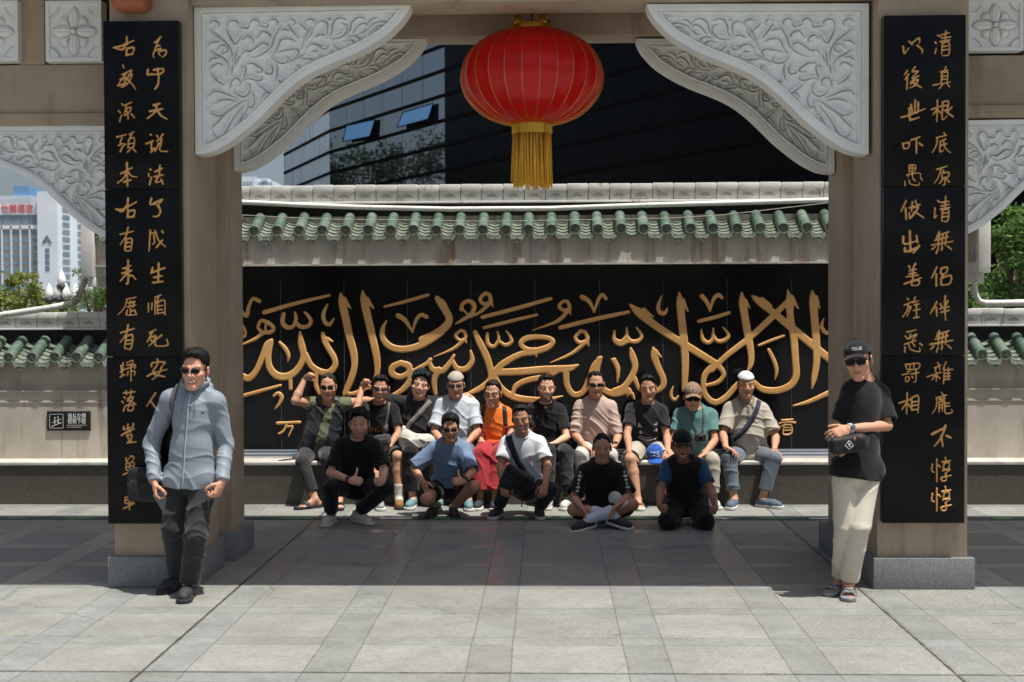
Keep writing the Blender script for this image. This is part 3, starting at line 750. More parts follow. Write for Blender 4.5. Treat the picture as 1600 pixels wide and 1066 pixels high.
# ------------------------------------------------------------------ couplet boards, one character per line: strokes ; w first
CH = {}
def cc(key, txt): CH[key] = txt
BOARD = [
 ('L', 160, 40, 5.33, '''17:205,95 205,160/95,185 160,170 265,125/195,150 170,200 110,192/205,190 200,250/215,190 265,185 250,242/205,245 255,237
14:172,332 182,356/165,410 215,385 240,370/200,400 170,440 125,505/150,450 215,430/190,450 180,500 155,515/140,500 200,480/245,375 215,440/220,415 250,410 215,480 170,515/205,450 250,490 280,535
13:163,652 178,668/135,710 152,728/145,800 155,760 168,742/185,665 245,640/200,665 185,745/205,690 240,682 230,715 205,720 205,690/215,720 215,780/190,750 215,735/240,735 270,770
13:120,930 200,908/165,935 150,980 182,985/135,1000 162,988/150,1052 170,1010 200,985/225,910 262,885/245,905 230,940/220,950 265,935 260,1010 215,1020/220,950 215,1020/225,985 255,980/210,1055 235,1030/255,1025 282,1055
15:435,145 490,95/480,100 450,170 425,240 430,270/450,175 482,165/440,210 490,190 475,215 530,205 525,245 495,265/468,230 482,250
17:380,368 378,410 420,400/430,370 510,360 490,400 410,410/460,360 470,440 460,500 435,532
19:430,665 480,650/395,715 500,695/455,660 440,720 375,775/455,705 490,750 540,780
15:400,908 410,914/365,985 425,960/410,970 410,1030 430,1020/405,1055 440,1020/455,915 465,935/505,905 485,935/455,960 495,945 485,975 460,980/470,985 440,1050/490,980 480,1040 545,1050'''),
 ('L', 160, 220, 5.33, '''16:205,185 210,380/155,275 250,225/205,250 180,310 125,355/210,255 245,295 290,302/180,345 240,325
15:398,238 410,246/385,275 390,300/395,365 405,320 412,300/440,260 500,230/480,205 475,290/435,300 505,285/470,295 445,345 505,335/490,320 507,362
17:215,480 210,560/115,570 170,570 285,510/205,540 165,590 120,572/215,580 210,640/215,590 270,580 260,637/215,637 265,632
18:410,480 400,530 450,525/430,520 500,490 455,545/465,540 485,590 460,630 425,630
14:215,720 200,790 150,865/150,780 260,755/200,815 190,910 235,917/195,820 247,820 240,912/205,850 235,845/205,885 235,880
15:400,745 395,830 390,920/400,770 450,770/430,790 435,850 415,862/440,750 470,830 527,885/500,830 450,890/498,752 507,770'''),
 ('L', 160, 400, 5.33, '''15:215,35 215,220 195,227/170,105 240,80/165,145 245,120/200,150 150,210/215,165 250,165 280,197/190,105 235,132
18:420,100 405,145/410,140 520,100/470,60 465,220/430,180 500,165/422,223 505,213
12:205,360 280,345/205,365 185,430 130,492/215,390 275,385/235,375 225,430/265,375 255,430/210,425 280,410/210,450 205,492 280,490/235,440 235,490/245,460 275,450/275,465 287,492
12:385,395 385,470/415,390 412,450/440,360 440,490/440,345 492,323/470,340 455,380/455,390 517,370 522,482/460,390 460,485/460,420 505,412/460,450 505,445/460,480 515,470/510,470 527,492
15:215,575 200,650 150,720/155,640 265,605/200,670 185,765/200,670 252,660 240,770 190,770/200,705 240,700/200,735 235,730
15:395,640 447,613/420,630 375,717/410,680 440,665 425,715 385,752/405,700 420,717/495,660 455,692/450,670 440,740 490,752 547,740 535,690
12:155,910 160,952/175,890 165,990 150,1007/150,970 195,940/150,1010 195,985/205,890 255,870 250,910/205,910 280,905/200,940 275,920 265,945/240,900 240,1042/215,960 210,1000/240,960 275,965 265,1000
16:460,860 465,885/410,920 420,890 520,885 505,912/460,905 420,975 490,1000 527,1007/495,925 470,985 415,1032/375,1002 430,975 542,945'''),
 ('L', 160, 600, 4.846, '''12:160,70 250,60/180,52 185,82/220,48 215,80/165,98 177,112/150,132 162,147/160,207 175,165/215,90 190,130/195,110 235,100 205,150 175,167/205,125 257,157/200,165 235,160 230,197 195,200 200,165
13:165,325 165,345 235,325/195,305 195,340/235,298 235,325/145,390 200,355 247,340/180,370 220,360/185,390 225,380/195,400 205,440/225,395 215,435/190,445 257,440
12:180,560 185,590 215,547/215,545 242,555 225,587/180,605 240,595 235,645 185,652 180,605/185,628 235,620/210,600 210,707/160,687 215,665 252,653
13:205,795 205,860/210,820 242,812/175,860 235,850 230,895 175,902 175,860/180,880 230,872/205,855 208,952/163,942 247,903
15:405,68 370,120 335,172/365,125 400,175 440,200'''),
 ('R', 1380, 40, 5.33, '''13:452,83 472,92/430,138 442,152/430,232 440,190/480,80 550,60/485,105 562,95/520,43 515,130/470,135 555,120/490,150 485,240/490,150 545,140 545,240 490,252/495,175 540,170/495,205 540,200
15:165,175 175,232 212,188/215,133 240,162/235,150 297,105 300,150/280,165 325,205 320,232
12:520,343 510,375/475,385 540,370/485,400 480,480/485,400 535,390 530,480/490,425 530,420/490,450 530,445/415,497 480,485 562,470/495,490 465,527/525,480 552,512
14:200,375 175,412/210,405 180,452/200,440 195,532/265,343 240,385 290,380 245,425/240,440 295,420/260,440 225,490/230,470 290,450 260,500 215,522/245,475 317,517
14:400,700 480,670/450,620 445,802/445,700 415,742/450,700 475,727/490,640 540,630 530,700 495,705/495,640 490,780 532,753/500,670 535,665/570,680 530,722/520,715 582,762
16:150,765 220,745 347,693/215,690 225,780 302,765/265,623 260,720/230,660 240,735/290,640 285,720 255,732/220,790 252,780
13:503,893 517,912/440,935 525,915/450,935 440,1000 405,1062/520,945 470,965/475,965 470,1050 502,1038/475,1000 530,985/500,960 515,1020 562,1062
15:160,980 170,1027/165,985 215,975 205,1020 170,1027/230,955 305,928/275,945 275,1062/298,980 327,1002'''),
 ('R', 1380, 220, 5.33, '''13:443,240 527,213/480,235 460,300 423,357/500,245 495,267/490,270 545,265 535,305 490,310 490,270/515,305 510,365 493,372/490,325 468,357/530,325 552,347
11:215,205 215,257/215,205 267,205 260,255 215,260/220,230 260,228/240,205 240,270/193,285 300,270 310,302/205,280 205,302/240,285 245,307/180,338 180,378/215,325 225,360 290,372 297,345/248,318 267,337/310,308 327,332
13:452,498 467,512/430,560 425,642 447,620/480,515 545,505/520,463 510,560/480,545 550,530/475,570 555,555/490,580 485,667/495,580 542,575 535,667 490,670/495,605 535,600/495,635 535,630
14:190,498 148,587/185,560 190,657/215,560 257,545/240,508 235,590/215,600 220,647 252,600/265,498 290,560/302,533 255,560/290,560 250,620 220,652/260,590 337,642
18:220,755 225,925/165,800 175,860 280,835/275,790 285,850/180,895 185,925 290,885 297,868/250,932 290,890
14:465,760 440,812/460,785 547,758/430,830 540,800/400,870 577,838/465,790 455,880/495,780 485,880/525,770 515,870/403,907 432,883/440,937 457,893/483,912 492,888/533,878 567,907'''),
 ('R', 1380, 400, 5.33, '''14:213,83 222,107/267,63 245,105/215,125 275,110/215,150 275,140/190,175 292,160/245,105 245,195/175,232 317,183/235,205 235,247/240,210 297,205 290,242 240,247
16:445,93 403,182/440,150 440,252/480,105 475,150/480,105 532,95 520,145 480,150/495,155 485,185/480,185 480,242/480,185 562,165 550,232 480,242
13:198,353 212,367/175,410 237,383/205,405 200,450 158,512/205,430 230,425 195,502/265,343 250,380/245,390 292,373/255,410 302,400/275,400 275,510/250,455 307,443/253,517 302,508
15:445,383 393,477/440,430 445,502/473,398 487,427/537,373 520,412/470,440 547,423/480,470 547,453/515,333 510,420 518,537
13:193,635 272,616/183,668 197,692/205,690 277,653 240,702/225,650 215,692/173,737 272,703/180,758 178,802/210,740 230,780 300,797 302,763/243,728 262,752/303,728 327,747
14:465,625 440,677/460,650 547,623/430,695 540,665/390,737 577,703/465,655 455,745/495,645 485,745/525,635 515,735/393,777 422,750/440,802 457,758/483,777 492,753/533,743 567,772
12:453,888 462,907/423,932 482,908/440,930 428,957/465,920 472,952/363,1007 482,968/440,965 440,1042/425,1000 403,1032/450,1000 472,1022/522,883 495,942/505,930 500,1067/510,950 577,945/510,980 557,975/510,1005 557,1000/510,1030 557,1025/540,930 540,1030
12:183,905 195,947/185,905 297,895 285,940 195,947/220,905 222,940/255,902 253,940/200,965 227,960/155,990 212,980/185,1010 185,1047 210,1040 215,1010 185,1010/230,985 297,970/270,945 270,1040 248,1052/238,1003 247,1017'''),
 ('R', 1380, 580, 4.44, '''12:108,222 192,195/165,148 160,297/160,220 128,267/165,220 187,252/195,185 195,270/195,185 242,175 240,292/200,215 235,210/200,240 235,235/195,270 240,265
10:403,148 417,167/365,185 442,165/370,190 365,250 338,297/385,195 430,190/395,185 395,207/420,180 418,207/385,215 385,287/385,215 410,210 408,280/388,235 408,232/388,255 408,252/425,210 430,290 477,285 470,263/430,225 462,220/435,245 462,240
16:338,437 427,390/430,380 400,460 353,522/400,450 412,522/438,448 467,462
11:340,645 335,690 355,702/370,608 370,767/383,653 397,667/430,598 432,617/405,630 467,620/420,640 415,680/420,640 455,635 450,675 420,680/410,690 462,680 425,712/430,710 435,755 410,762 403,740 472,723
11:340,850 335,895 355,907/370,813 370,972/383,858 397,872/430,803 432,822/405,835 467,825/420,845 415,885/420,845 455,840 450,880 420,885/410,895 462,885 425,917/430,915 435,960 410,967 403,945 472,928'''),
]
YPL = 8.60
pxp = P(900, 400, YPL).x - P(899, 400, YPL).x
mpl = lambda x, y: (P(x, y, YPL).x, P(x, y, YPL).z)
rb = random.Random(8)
def board_strokes(side):
    chars = []
    for sd_, x0, y0, s, txt in BOARD:
        if sd_ != side: continue
        for ln in txt.split('\n'):
            w, body = ln.split(':'); w = float(w); out = []
            for st in body.split('/'):
                p = [tuple(float(v) for v in q.split(',')) for q in st.split()]
                n = len(p); q = []
                for i, (a, b_) in enumerate(p):          # a brush presses at the start, thins where it lifts off
                    f = 1.18 if i == 0 else (0.72 if i == n-1 and n > 2 else (1.0 if n > 2 else 0.95))
                    q.append((x0 + a/s, y0 + b_/s, w*f*rb.uniform(0.85, 1.1)/s))
                out.append(q)
            chars.append(out)
    return chars
M_board = mat('black_lacquer', (0.006, 0.006, 0.006), 0.2, 0.0, 0.14)
_t = NT(M_board); _v = _t.coord()
_t.rough(_t.math('MULTIPLY_ADD', _t.noise(_t.mapping(_v, (3, 3, 0.8)), 2.0, 6, 0.7), 0.35, 0.05))
_t.base(_t.ramp(_t.noise(_v, 3.0, 7, 0.72), [(0.45, (0.005, 0.005, 0.005)), (0.8, (0.015, 0.0145, 0.014))]))
def board(side, x0, x1, y0, y1, seams, label):
    a, c_ = P(x0, y0, YPL), P(x1, y1, YPL)
    r = empty('couplet_board', ((a.x + c_.x)/2, YPL + 0.04, c_.z), label, 'board')
    zs = [c_.z] + [P(x0, s, YPL).z for s in seams[::-1]] + [a.z]
    b = MB()
    for p, q in zip(zs[:-1], zs[1:]): b.box(a.x, c_.x, YPL, YP - 0.001, p + 0.0015, q - 0.0015, 0.004)
    b.build('board', M_board, r, auto=30)
    for st in board_strokes(side): strokes3d(st, mpl, YPL, 0.0042, 0.011, 'character', M_gold2, r, pxp*1.0)
board('L', 161, 286, 33, 819, (296, 558), 'tall black board of gilded brush characters on the left gate pillar')
board('R', 1381, 1507, 24, 818, (292, 556), 'tall black board of gilded brush characters on the right gate pillar')
# ------------------------------------------------------------------ the gateway
M_tan = mottled('gate_render', lin(158, 141, 121), lin(178, 161, 140), 2.2, 0.62, 0.2, 120, extra=(lin(128, 110, 92), 5.0, 0.4, 0.56, 0.80))
M_gran = mottled('flamed_granite', lin(96, 100, 100), lin(136, 138, 136), 95, 0.6, 0.25, 160)
M_carv = mottled('carved_plaster', lin(228, 230, 228), lin(240, 242, 239), 4, 0.6, 0.12, 80)
gate = empty('gateway', (-0.1, 9.4, 0), 'tan ceremonial stone gateway on two pillars with carved white corner brackets', 'gateway')
XL0, XL1, XR0, XR1 = -3.04, -2.49, 2.262, 2.878
ZB = 4.065                                              # underside of the beams
def pillar(x0, x1, inner):
    b = MB()
    s = 1 if inner > 0 else -1                          # side that faces the opening
    xi = x1 if s > 0 else x0; xo = x0 if s > 0 else x1
    b.box(x0, x1, YP, 9.36, 0.2, 4.75, 0.006)
    b.box(min(xo, xi - s*0.06), max(xo, xi - s*0.06), 9.361, 9.659, 0.2, 4.75)
    b.box(min(xo, xi + s*0.012), max(xo, xi + s*0.012), 9.66, 10.14, 0.2, 4.55, 0.006)
    p = b.build('pillar', M_tan, gate, auto=30)
    b = MB()
    b.box(x0 - 0.035, x1 + 0.04, YP - 0.045, 9.40, 0.0, 0.215, 0.008)
    b.box(min(xo - s*0.03, xi - s*0.02), max(xo - s*0.03, xi - s*0.02), 9.401, 9.60, 0.0, 0.214)
    b.box(min(xo - s*0.034, xi + s*0.075), max(xo - s*0.034, xi + s*0.075), 9.601, 10.20, 0.0, 0.2155, 0.008)
    b.build('pillar_base', M_gran, p, auto=30)
pillar(XL0, XL1, 1); pillar(XR0, XR1, -1)
def outer_pillar(x0, x1):
    b = MB(); b.box(x0, x1, 8.9, 9.9, 0.2, 4.75, 0.006); p = b.build('pillar', M_tan, gate, auto=30)
    b = MB(); b.box(x0 - 0.04, x1 + 0.04, 8.86, 9.94, 0, 0.215, 0.008); b.build('pillar_base', M_gran, p, auto=30)
outer_pillar(-7.3, -6.75); outer_pillar(6.5, 7.05)
b = MB()                                                # lintel beams over the opening, stepped mouldings
b.box(XL1 + 0.001, XR0 - 0.001, 8.74, 9.10, ZB, 4.749, 0.01); b.box(XL1 + 0.001, XR0 - 0.001, 8.70, 8.739, ZB + 0.12, 4.749)
b.build('front_beam', M_tan, gate, auto=30)
b = MB(); b.box(XL1 + 0.013, XR0 - 0.013, 9.78, 10.11, ZB, 4.50, 0.01); b.box(XL1 + 0.013, XR0 - 0.013, 9.70, 9.779, ZB + 0.16, 4.50)
b.build('rear_beam', M_tan, gate, auto=30)
b = MB(); b.box(XL1 + 0.014, XR0 - 0.014, 9.101, 9.699, 4.42, 4.495); b.build('ceiling', M_tan, gate)
yrf, yrb = 8.72 - 4.76/TAN, 11.77 - 4.76/TAN
b = MB(); b.box(-8.2, 7.9, yrf, yrb, 4.76, 5.0, 0.02)
b.prism([(yrf + 0.1, 4.99), (yrb - .1, 4.99), (9.8, 5.75), (9.4, 5.75)], -8.0, 7.7, lambda u, v, w: (w, u, v)); b.build('roof', M_tan, gate, auto=30)
a_, c_ = P(174, 16, 8.55), P(230, 16, 8.55)               # rounded terracotta corbel over the left board
F_ = Field((a_.x - .05, 8.40, a_.z - .05), (c_.x + .05, 8.75, a_.z + .40), .008); F_.box(((a_.x + c_.x)/2, 8.60, a_.z + .20), ((1, 0, 0), (0, 1, 0), (0, 0, 1)), ((c_.x - a_.x)/2, .10, .20), 0, .06)
link_mesh('corbel', np_mesh('corbel', *F_.mesh()), mottled('terracotta', lin(150, 86, 58), lin(172, 104, 74), 8, .7), gate, True)
# side bays: beam, posts, rosette panels
YS = 9.18
def side_bay(x0, x1, s):
    zb, zt = P(80, 197, YS).z, P(80, 101, YS).z
    b = MB(); b.box(x0, x1, YS, 9.75, zb + 0.09, zt, 0.01); b.box(x0, x1, YS - 0.03, 9.75, zb, zb + 0.0895, 0.01)
    b.box(x0, x1, YS - 0.02, 9.75, 4.25, 4.75)
    ztop = 4.249
    xs = [(30, 69)] if s < 0 else [(1602, 1640)]
    for p0, p1 in xs: b.box(P(p0, 50, YS).x, P(p1, 50, YS).x, YS, 9.7, zt + 0.001, ztop)
    for k in range(2, 6):
        c = (x0 - 0.3*0 if s > 0 else x1) + s*(k*0.66); b.box(c, c + 0.18, YS + 0.001, 9.7, zt + 0.001, ztop)
    b.build('side_beam', M_tan, gate, auto=30)
    b = MB(); b.box(x0, x1, 9.55, 9.70, zt - 0.002, 4.30); b.build('dark_gap', mottled('shade_painted_board', lin(70, 62, 55), lin(88, 78, 70), 4, 0.8), gate)  # backing board coloured dark to stand for the shade in the hollow
    return zb, zt
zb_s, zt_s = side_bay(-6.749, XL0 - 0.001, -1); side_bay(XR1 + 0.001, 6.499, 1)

def rosette(px0, px1, y0, y1):
    """square panel: four pointed petals, four small round ones between, a boss, arcs in the corners"""
    a, c = P(px0, y0, YS - 0.04), P(px1, y1, YS - 0.04); n = 96; W, H = c.x - a.x, a.z - c.z; S = max(W, H)
    u = np.linspace(-1, 1, n); X, Z = np.meshgrid(u, u, indexing='ij')
    h = np.full((n, n), 0.012); bord = np.maximum(np.abs(X), np.abs(Z)); h[bord > 0.86] = 0.03
    cor = np.hypot(np.abs(X) - 0.92, np.abs(Z) - 0.92); m = (cor < 0.42) & (bord < 0.86); h[m] = 0.022; h[(np.abs(cor - 0.42) < 0.03) & (bord < .86)] = 0.002
    for k in range(4):
        an = k*math.pi/2 + math.pi/4; q = np.hypot(X - 0.42*math.cos(an), Z - 0.42*math.sin(an)); m = q < 0.19; h[m] = 0.013 + 0.02*np.sqrt(1 - (q[m]/0.19)**2); h[(q > .19) & (q < .225)] = 0.004
    for k in range(4):
        an = k*math.pi/2; r = X*math.cos(an) + Z*math.sin(an); t_ = -X*math.sin(an) + Z*math.cos(an)
        w = 0.20*np.clip(np.sin(np.clip((r - 0.06)/0.74, 0, 1)*math.pi), 0, 1)**0.6
        m = (np.abs(t_) < w) & (r > 0.06) & (r < 0.8); h[m] = (0.016 + 0.018*(1 - (np.abs(t_)/np.maximum(w, 1e-3))**2) - 0.008*np.exp(-(t_/0.025)**2))[m]
        e = (np.abs(t_) >= w) & (np.abs(t_) < w + 0.035) & (r > 0.08) & (r < 0.82); h[e] = 0.003
    q = np.hypot(X, Z); m = q < 0.1; h[m] = 0.03 + 0.015*np.sqrt(1 - (q[m]/0.1)**2); h[(q > .1) & (q < .13)] = 0.004
    V = np.stack([a.x + (X + 1)/2*W, (YS - 0.04) - h, c.z + (Z + 1)/2*H], -1).reshape(-1, 3)
    I = np.arange(n*n).reshape(n, n); F = np.stack([I[:-1, :-1], I[1:, :-1], I[1:, 1:], I[:-1, 1:]], -1).reshape(-1, 4)
    bd = np.concatenate([I[0, :], I[1:, -1], I[-1, -2::-1], I[-2:0:-1, 0]]); Vb = V[bd].copy(); Vb[:, 1] = YS + 0.05
    k0 = len(V); V = np.concatenate([V, Vb]); m_ = len(bd); j = np.arange(m_)
    F = np.concatenate([F, np.stack([bd[j], bd[(j+1) % m_], k0 + (j+1) % m_, k0 + j], -1)])
    o = link_mesh('rosette_panel', np_mesh('rosette_panel', V, F), M_carv, gate, True); o.data.set_sharp_from_angle(angle=math.radians(50))
rosette(73, 161, 3, 97); rosette(1510, 1597, 0, 80)
ps = P(161, 3, YS).x - P(73, 3, YS).x
for k in range(1, 3):
    rosette(73 - 130*k, 161 - 130*k, 3, 97); rosette(1510 + 130*k, 1597 + 130*k, 0, 80)

# ---- carved bracket: relief worked as a height field inside the bracket's own outline (local metres)
ZU = 0.001271
OUT = [(20, 45), (1230, 35), (1213, 80), (1170, 140), (1100, 208), (1000, 272), (900, 322), (800, 362), (700, 405), (620, 450), (540, 512), (460, 588), (380, 668), (300, 735), (220, 795), (130, 845), (60, 864), (20, 866)]
# carved contour lines of the scrollwork, read from two survey tiles
SCROLL = [(0, 0.8331, '''115,160 150,145 180,165 175,190/235,185 250,155 285,145 310,165 300,185/385,165 410,140 445,150 450,170/510,155 540,140 570,150 575,175/635,155 660,142 690,150 695,170/765,155 800,140 830,155 825,180/835,170 870,155 905,170 905,200
120,205 170,245 235,300 265,360 270,430/230,190 250,240 290,300 335,240/310,185 370,195 385,170/450,175 500,190 515,160/600,175 575,215 550,265 535,310 500,350 440,380 390,390/600,205 650,215/640,165 670,210 715,265/720,160 745,190 760,190/805,180 780,230 755,270 735,330
340,270 370,250 405,265 410,290/440,255 475,220 515,235 530,260/330,370 360,345 395,350 440,320 470,300 505,305 515,325 490,355 430,375/540,370 575,330 600,280 650,270 690,285/560,360 640,345 690,340 715,355 690,400 660,420/530,380 570,420 620,430 645,405 635,385/660,440 720,400 800,410 860,400 870,380 845,375/760,350 790,310 840,310 860,330 890,340 915,320
110,310 135,290 180,285/170,335 195,310 230,315 240,340 215,360 190,350/120,340 160,370 215,400 245,440/115,410 140,395 180,395/120,460 150,440 185,430 200,445/130,500 170,545 215,570/325,460 345,445 360,460 350,510 330,545/345,440 400,430 455,460 470,480 445,490 425,480/520,430 540,470 530,500 495,495 485,475/565,430 570,480 560,545
345,540 380,530 440,545 470,535 460,515/255,590 265,550 300,530 325,555 310,580/275,600 300,635 345,650 385,620 385,580 365,560/430,560 480,600 520,630 500,625 480,640 470,655/610,545 590,555 580,540/700,470 720,460 715,445 690,450/400,600 415,680 400,720 375,715 375,700/380,650 370,720 350,760 340,770 365,780
110,640 140,615 190,620 240,640 300,660/150,690 220,670 290,680/115,745 145,770 190,775 250,735 320,690 390,660/115,870 170,820 220,770 300,710/130,880 160,920 205,910 245,840 290,770 350,700/290,860 330,790 360,720/115,960 180,930 260,890 330,840/270,440 262,500/300,430 320,380/285,450 300,350'''), (532.9, 0.5107, '''0,235 40,225 70,245 75,290/200,245 235,225 275,240 300,290/135,260 190,320 240,370/290,300 260,390 215,440 190,500/325,265 380,245 435,275 440,330 430,390/310,420 360,400 420,410/440,225 480,240/430,430 490,380 495,310 530,240 590,220 640,240/430,430 520,440 600,420 650,360 650,300 600,280
650,410 690,340 710,270 760,225 820,220 850,240/720,380 780,310 840,285 880,300/790,385 840,370 865,330/870,290 920,240 980,225/870,350 940,290 1030,265 1110,270 1130,245 1105,225/950,330 1020,310 1100,325/900,380 970,345 1050,360/650,430 720,415 780,440 800,480/800,455 880,445 950,455
490,490 540,540 590,570 650,560 660,535/620,470 690,460 740,490 770,510 740,515/210,530 270,500 330,510 380,525 410,510/380,550 420,555 445,530 430,505/270,580 330,575/180,670 260,660 330,680 365,650 345,610/490,560 470,640/70,770 110,780 135,760 115,740/0,700 80,660 200,600''')]
def bracket_field(n_u=470):
    U = 1235*ZU; Vv = 870*ZU; d = U/n_u; nv = int(Vv/d)
    u = np.arange(n_u + 1)*d; v = np.arange(nv + 1)*d; X, Y = np.meshgrid(u, v, indexing='ij')
    out = catmull([(a*ZU, b_*ZU) for a, b_ in OUT[1:-1]], 5)
    poly = np.array([(20*ZU, 45*ZU)] + [tuple(p) for p in out] + [(20*ZU, 866*ZU)])
    ins = np.zeros(X.shape, bool); dist = np.full(X.shape, 9.0)
    for p, q in zip(poly, np.roll(poly, -1, 0)):
        c = ((p[1] > Y) != (q[1] > Y)) & (X < (q[0] - p[0])*(Y - p[1])/((q[1] - p[1]) or 1e-9) + p[0]); ins ^= c
        e = q - p; t = np.clip(((X - p[0])*e[0] + (Y - p[1])*e[1])/(e @ e + 1e-12), 0, 1); dist = np.minimum(dist, np.hypot(X - p[0] - t*e[0], Y - p[1] - t*e[1]))
    fr = 0.068
    field = (dist > fr) & ins
    h = 0.046*np.clip((fr + 0.003 - dist)/0.007, 0, 1)
    h += 0.007*np.exp(-((dist - fr + 0.009)/0.004)**2) - 0.010*np.exp(-((dist - fr + 0.020)/0.003)**2)
    rid = np.zeros(X.shape); gro = np.zeros(X.shape); far_ = np.full(X.shape, 9.0)
    for ox, k_, txt in SCROLL:
        for ln in txt.split('\n'):
            for st in ln.split('/'):
                raw = [np.array((ox + float(p.split(',')[0])*k_, float(p.split(',')[1])*k_))*ZU for p in st.split()]
                pts = catmull(raw, 7); n = len(pts); best = np.full(X.shape, 9.0); sd = np.zeros(X.shape); tt = np.zeros(X.shape)
                a_ = np.array(pts); lo_, hi_ = a_.min(0) - .06, a_.max(0) + .06
                for i, (p, q) in enumerate(zip(pts[:-1], pts[1:])):
                    e = q - p; t = np.clip(((X - p[0])*e[0] + (Y - p[1])*e[1])/(e @ e + 1e-12), 0, 1); dd = np.hypot(X - p[0] - t*e[0], Y - p[1] - t*e[1]); m = dd < best
                    best[m] = dd[m]; tt[m] = ((i + t)/(n - 1))[m]; sd[m] = (e[0]*(Y - p[1]) - e[1]*(X - p[0]))[m]
                tg = np.diff(a_, axis=0); cr = (tg[:-1, 0]*tg[1:, 1] - tg[:-1, 1]*tg[1:, 0]).sum(); sgn = 1 if cr >= 0 else -1
                taper = 0.35 + 0.65*np.sin(np.clip(tt, 0.02, 0.98)*math.pi)**0.7
                inner = (sd*sgn > 0)
                rid = np.maximum(rid, np.where(inner, np.exp(-((best - 0.011)/0.013)**2), 0.45*np.exp(-((best - 0.010)/0.008)**2))*taper)
                gro = np.maximum(gro, np.exp(-(best/0.0048)**2)*taper)
    und = 0.004*np.sin(X*60 + 2*np.sin(Y*33))*np.sin(Y*52)
    rel = 0.008 + und + 0.026*rid - 0.030*gro
    h = np.where(field, np.where(dist < fr + 0.012, np.maximum(rel*np.clip((dist - fr)/0.012, 0, 1), h), rel), h)
    for _ in range(1):
        k = h.copy(); k[1:-1, 1:-1] = (h[1:-1, 1:-1]*4 + h[:-2, 1:-1] + h[2:, 1:-1] + h[1:-1, :-2] + h[1:-1, 2:])/8; h = k
    I = -np.ones(X.shape, int)
    keep = ins; cells = keep[:-1, :-1] & keep[1:, :-1] & keep[1:, 1:] & keep[:-1, 1:]
    used = np.zeros(X.shape, bool)
    for s0 in (slice(0, -1), slice(1, None)):
        for s1 in (slice(0, -1), slice(1, None)): used[s0, s1] |= cells
    # draw the ragged border samples onto the true outline
    I[used] = np.arange(used.sum()); VX, VY, VH = X[used], Y[used], h[used]
    ci, cj = np.nonzero(cells)
    F = np.stack([I[ci, cj], I[ci, cj+1], I[ci+1, cj+1], I[ci+1, cj]], -1)
    E = np.concatenate([F[:, [0, 1]], F[:, [1, 2]], F[:, [2, 3]], F[:, [3, 0]]]); key = np.sort(E, 1)
    code = key[:, 0].astype(np.int64)*10**7 + key[:, 1]; un, inv, cnt = np.unique(code, return_inverse=True, return_counts=True)
    bd = E[cnt[inv] == 1]
    bv = np.unique(bd)
    px, py = VX[bv], VY[bv]; bx, by, bb = px.copy(), py.copy(), np.full(len(bv), 9.0)
    for p, q in zip(poly, np.roll(poly, -1, 0)):
        e = q - p; t = np.clip(((px - p[0])*e[0] + (py - p[1])*e[1])/(e @ e + 1e-12), 0, 1); qx, qy = p[0] + t*e[0], p[1] + t*e[1]; dd = np.hypot(px - qx, py - qy); m = dd < bb
        bb[m] = dd[m]; bx[m] = qx[m]; by[m] = qy[m]
    VX[bv] = bx; VY[bv] = by
    return VX, VY, VH, F, poly
BR = bracket_field()
def bracket_mesh(thick=0.12, mirror=False, s=1.0):
    x, y, h, F, poly = BR; sg = -1 if mirror else 1
    V = [np.stack([sg*x*s, -h, -y*s], 1)]; Q = [F if not mirror else F[:, ::-1]]; n = len(x)
    m = len(poly); px, py = poly[:, 0], poly[:, 1]; j = np.arange(m); k = (j + 1) % m
    V += [np.stack([sg*px*s, np.full(m, -0.0455), -py*s], 1), np.stack([sg*px*s, np.full(m, thick), -py*s], 1)]
    S = np.stack([n + j, n + k, n + m + k, n + m + j], 1); Q.append(S[:, ::-1] if not mirror else S)
    half = m//2                                             # back: strips between the straight and the curved edge
    me = np_mesh('carved_bracket', np.concatenate(V), np.concatenate(Q)[:, ::-1])
    bm = bmesh.new(); bm.from_mesh(me); bm.verts.ensure_lookup_table(); f = bm.faces.new([bm.verts[n + m + q] for q in range(m)]); f.normal_update(); bmesh.ops.triangulate(bm, faces=[f]); bm.normal_update(); bm.to_mesh(me); bm.free(); return me
BM = {False: bracket_mesh(), True: bracket_mesh(mirror=True)}
BMs = {False: bracket_mesh(0.12, False, 0.80), True: bracket_mesh(0.12, True, 0.80)}
first = set()
def put_bracket(me, corner_px, Y, mirror, s=1.0):
    c = P(corner_px[0], corner_px[1], Y)
    o = bpy.data.objects.new('carved_bracket', me); COL.objects.link(o)
    if me.name not in first: me.materials.append(M_carv); me.polygons.foreach_set('use_smooth', [True]*len(me.polygons)); me.set_sharp_from_angle(angle=math.radians(60)); first.add(me.name)
    sg = -1 if mirror else 1
    o.parent = gate; o.location = Vector((c.x - sg*20*ZU*s, Y, c.z + 45*ZU*s)) - gate.location
put_bracket(BM[False], (306, 12), 8.86, False); put_bracket(BM[True], (1355, 8), 8.86, True)
put_bracket(BM[False], (366, 62), 9.92, False); put_bracket(BM[True], (1302, 62), 9.92, True)
put_bracket(BMs[True], (184, 198), 9.22, True, 0.8); put_bracket(BMs[False], (1488, 190), 9.22, False, 0.8)

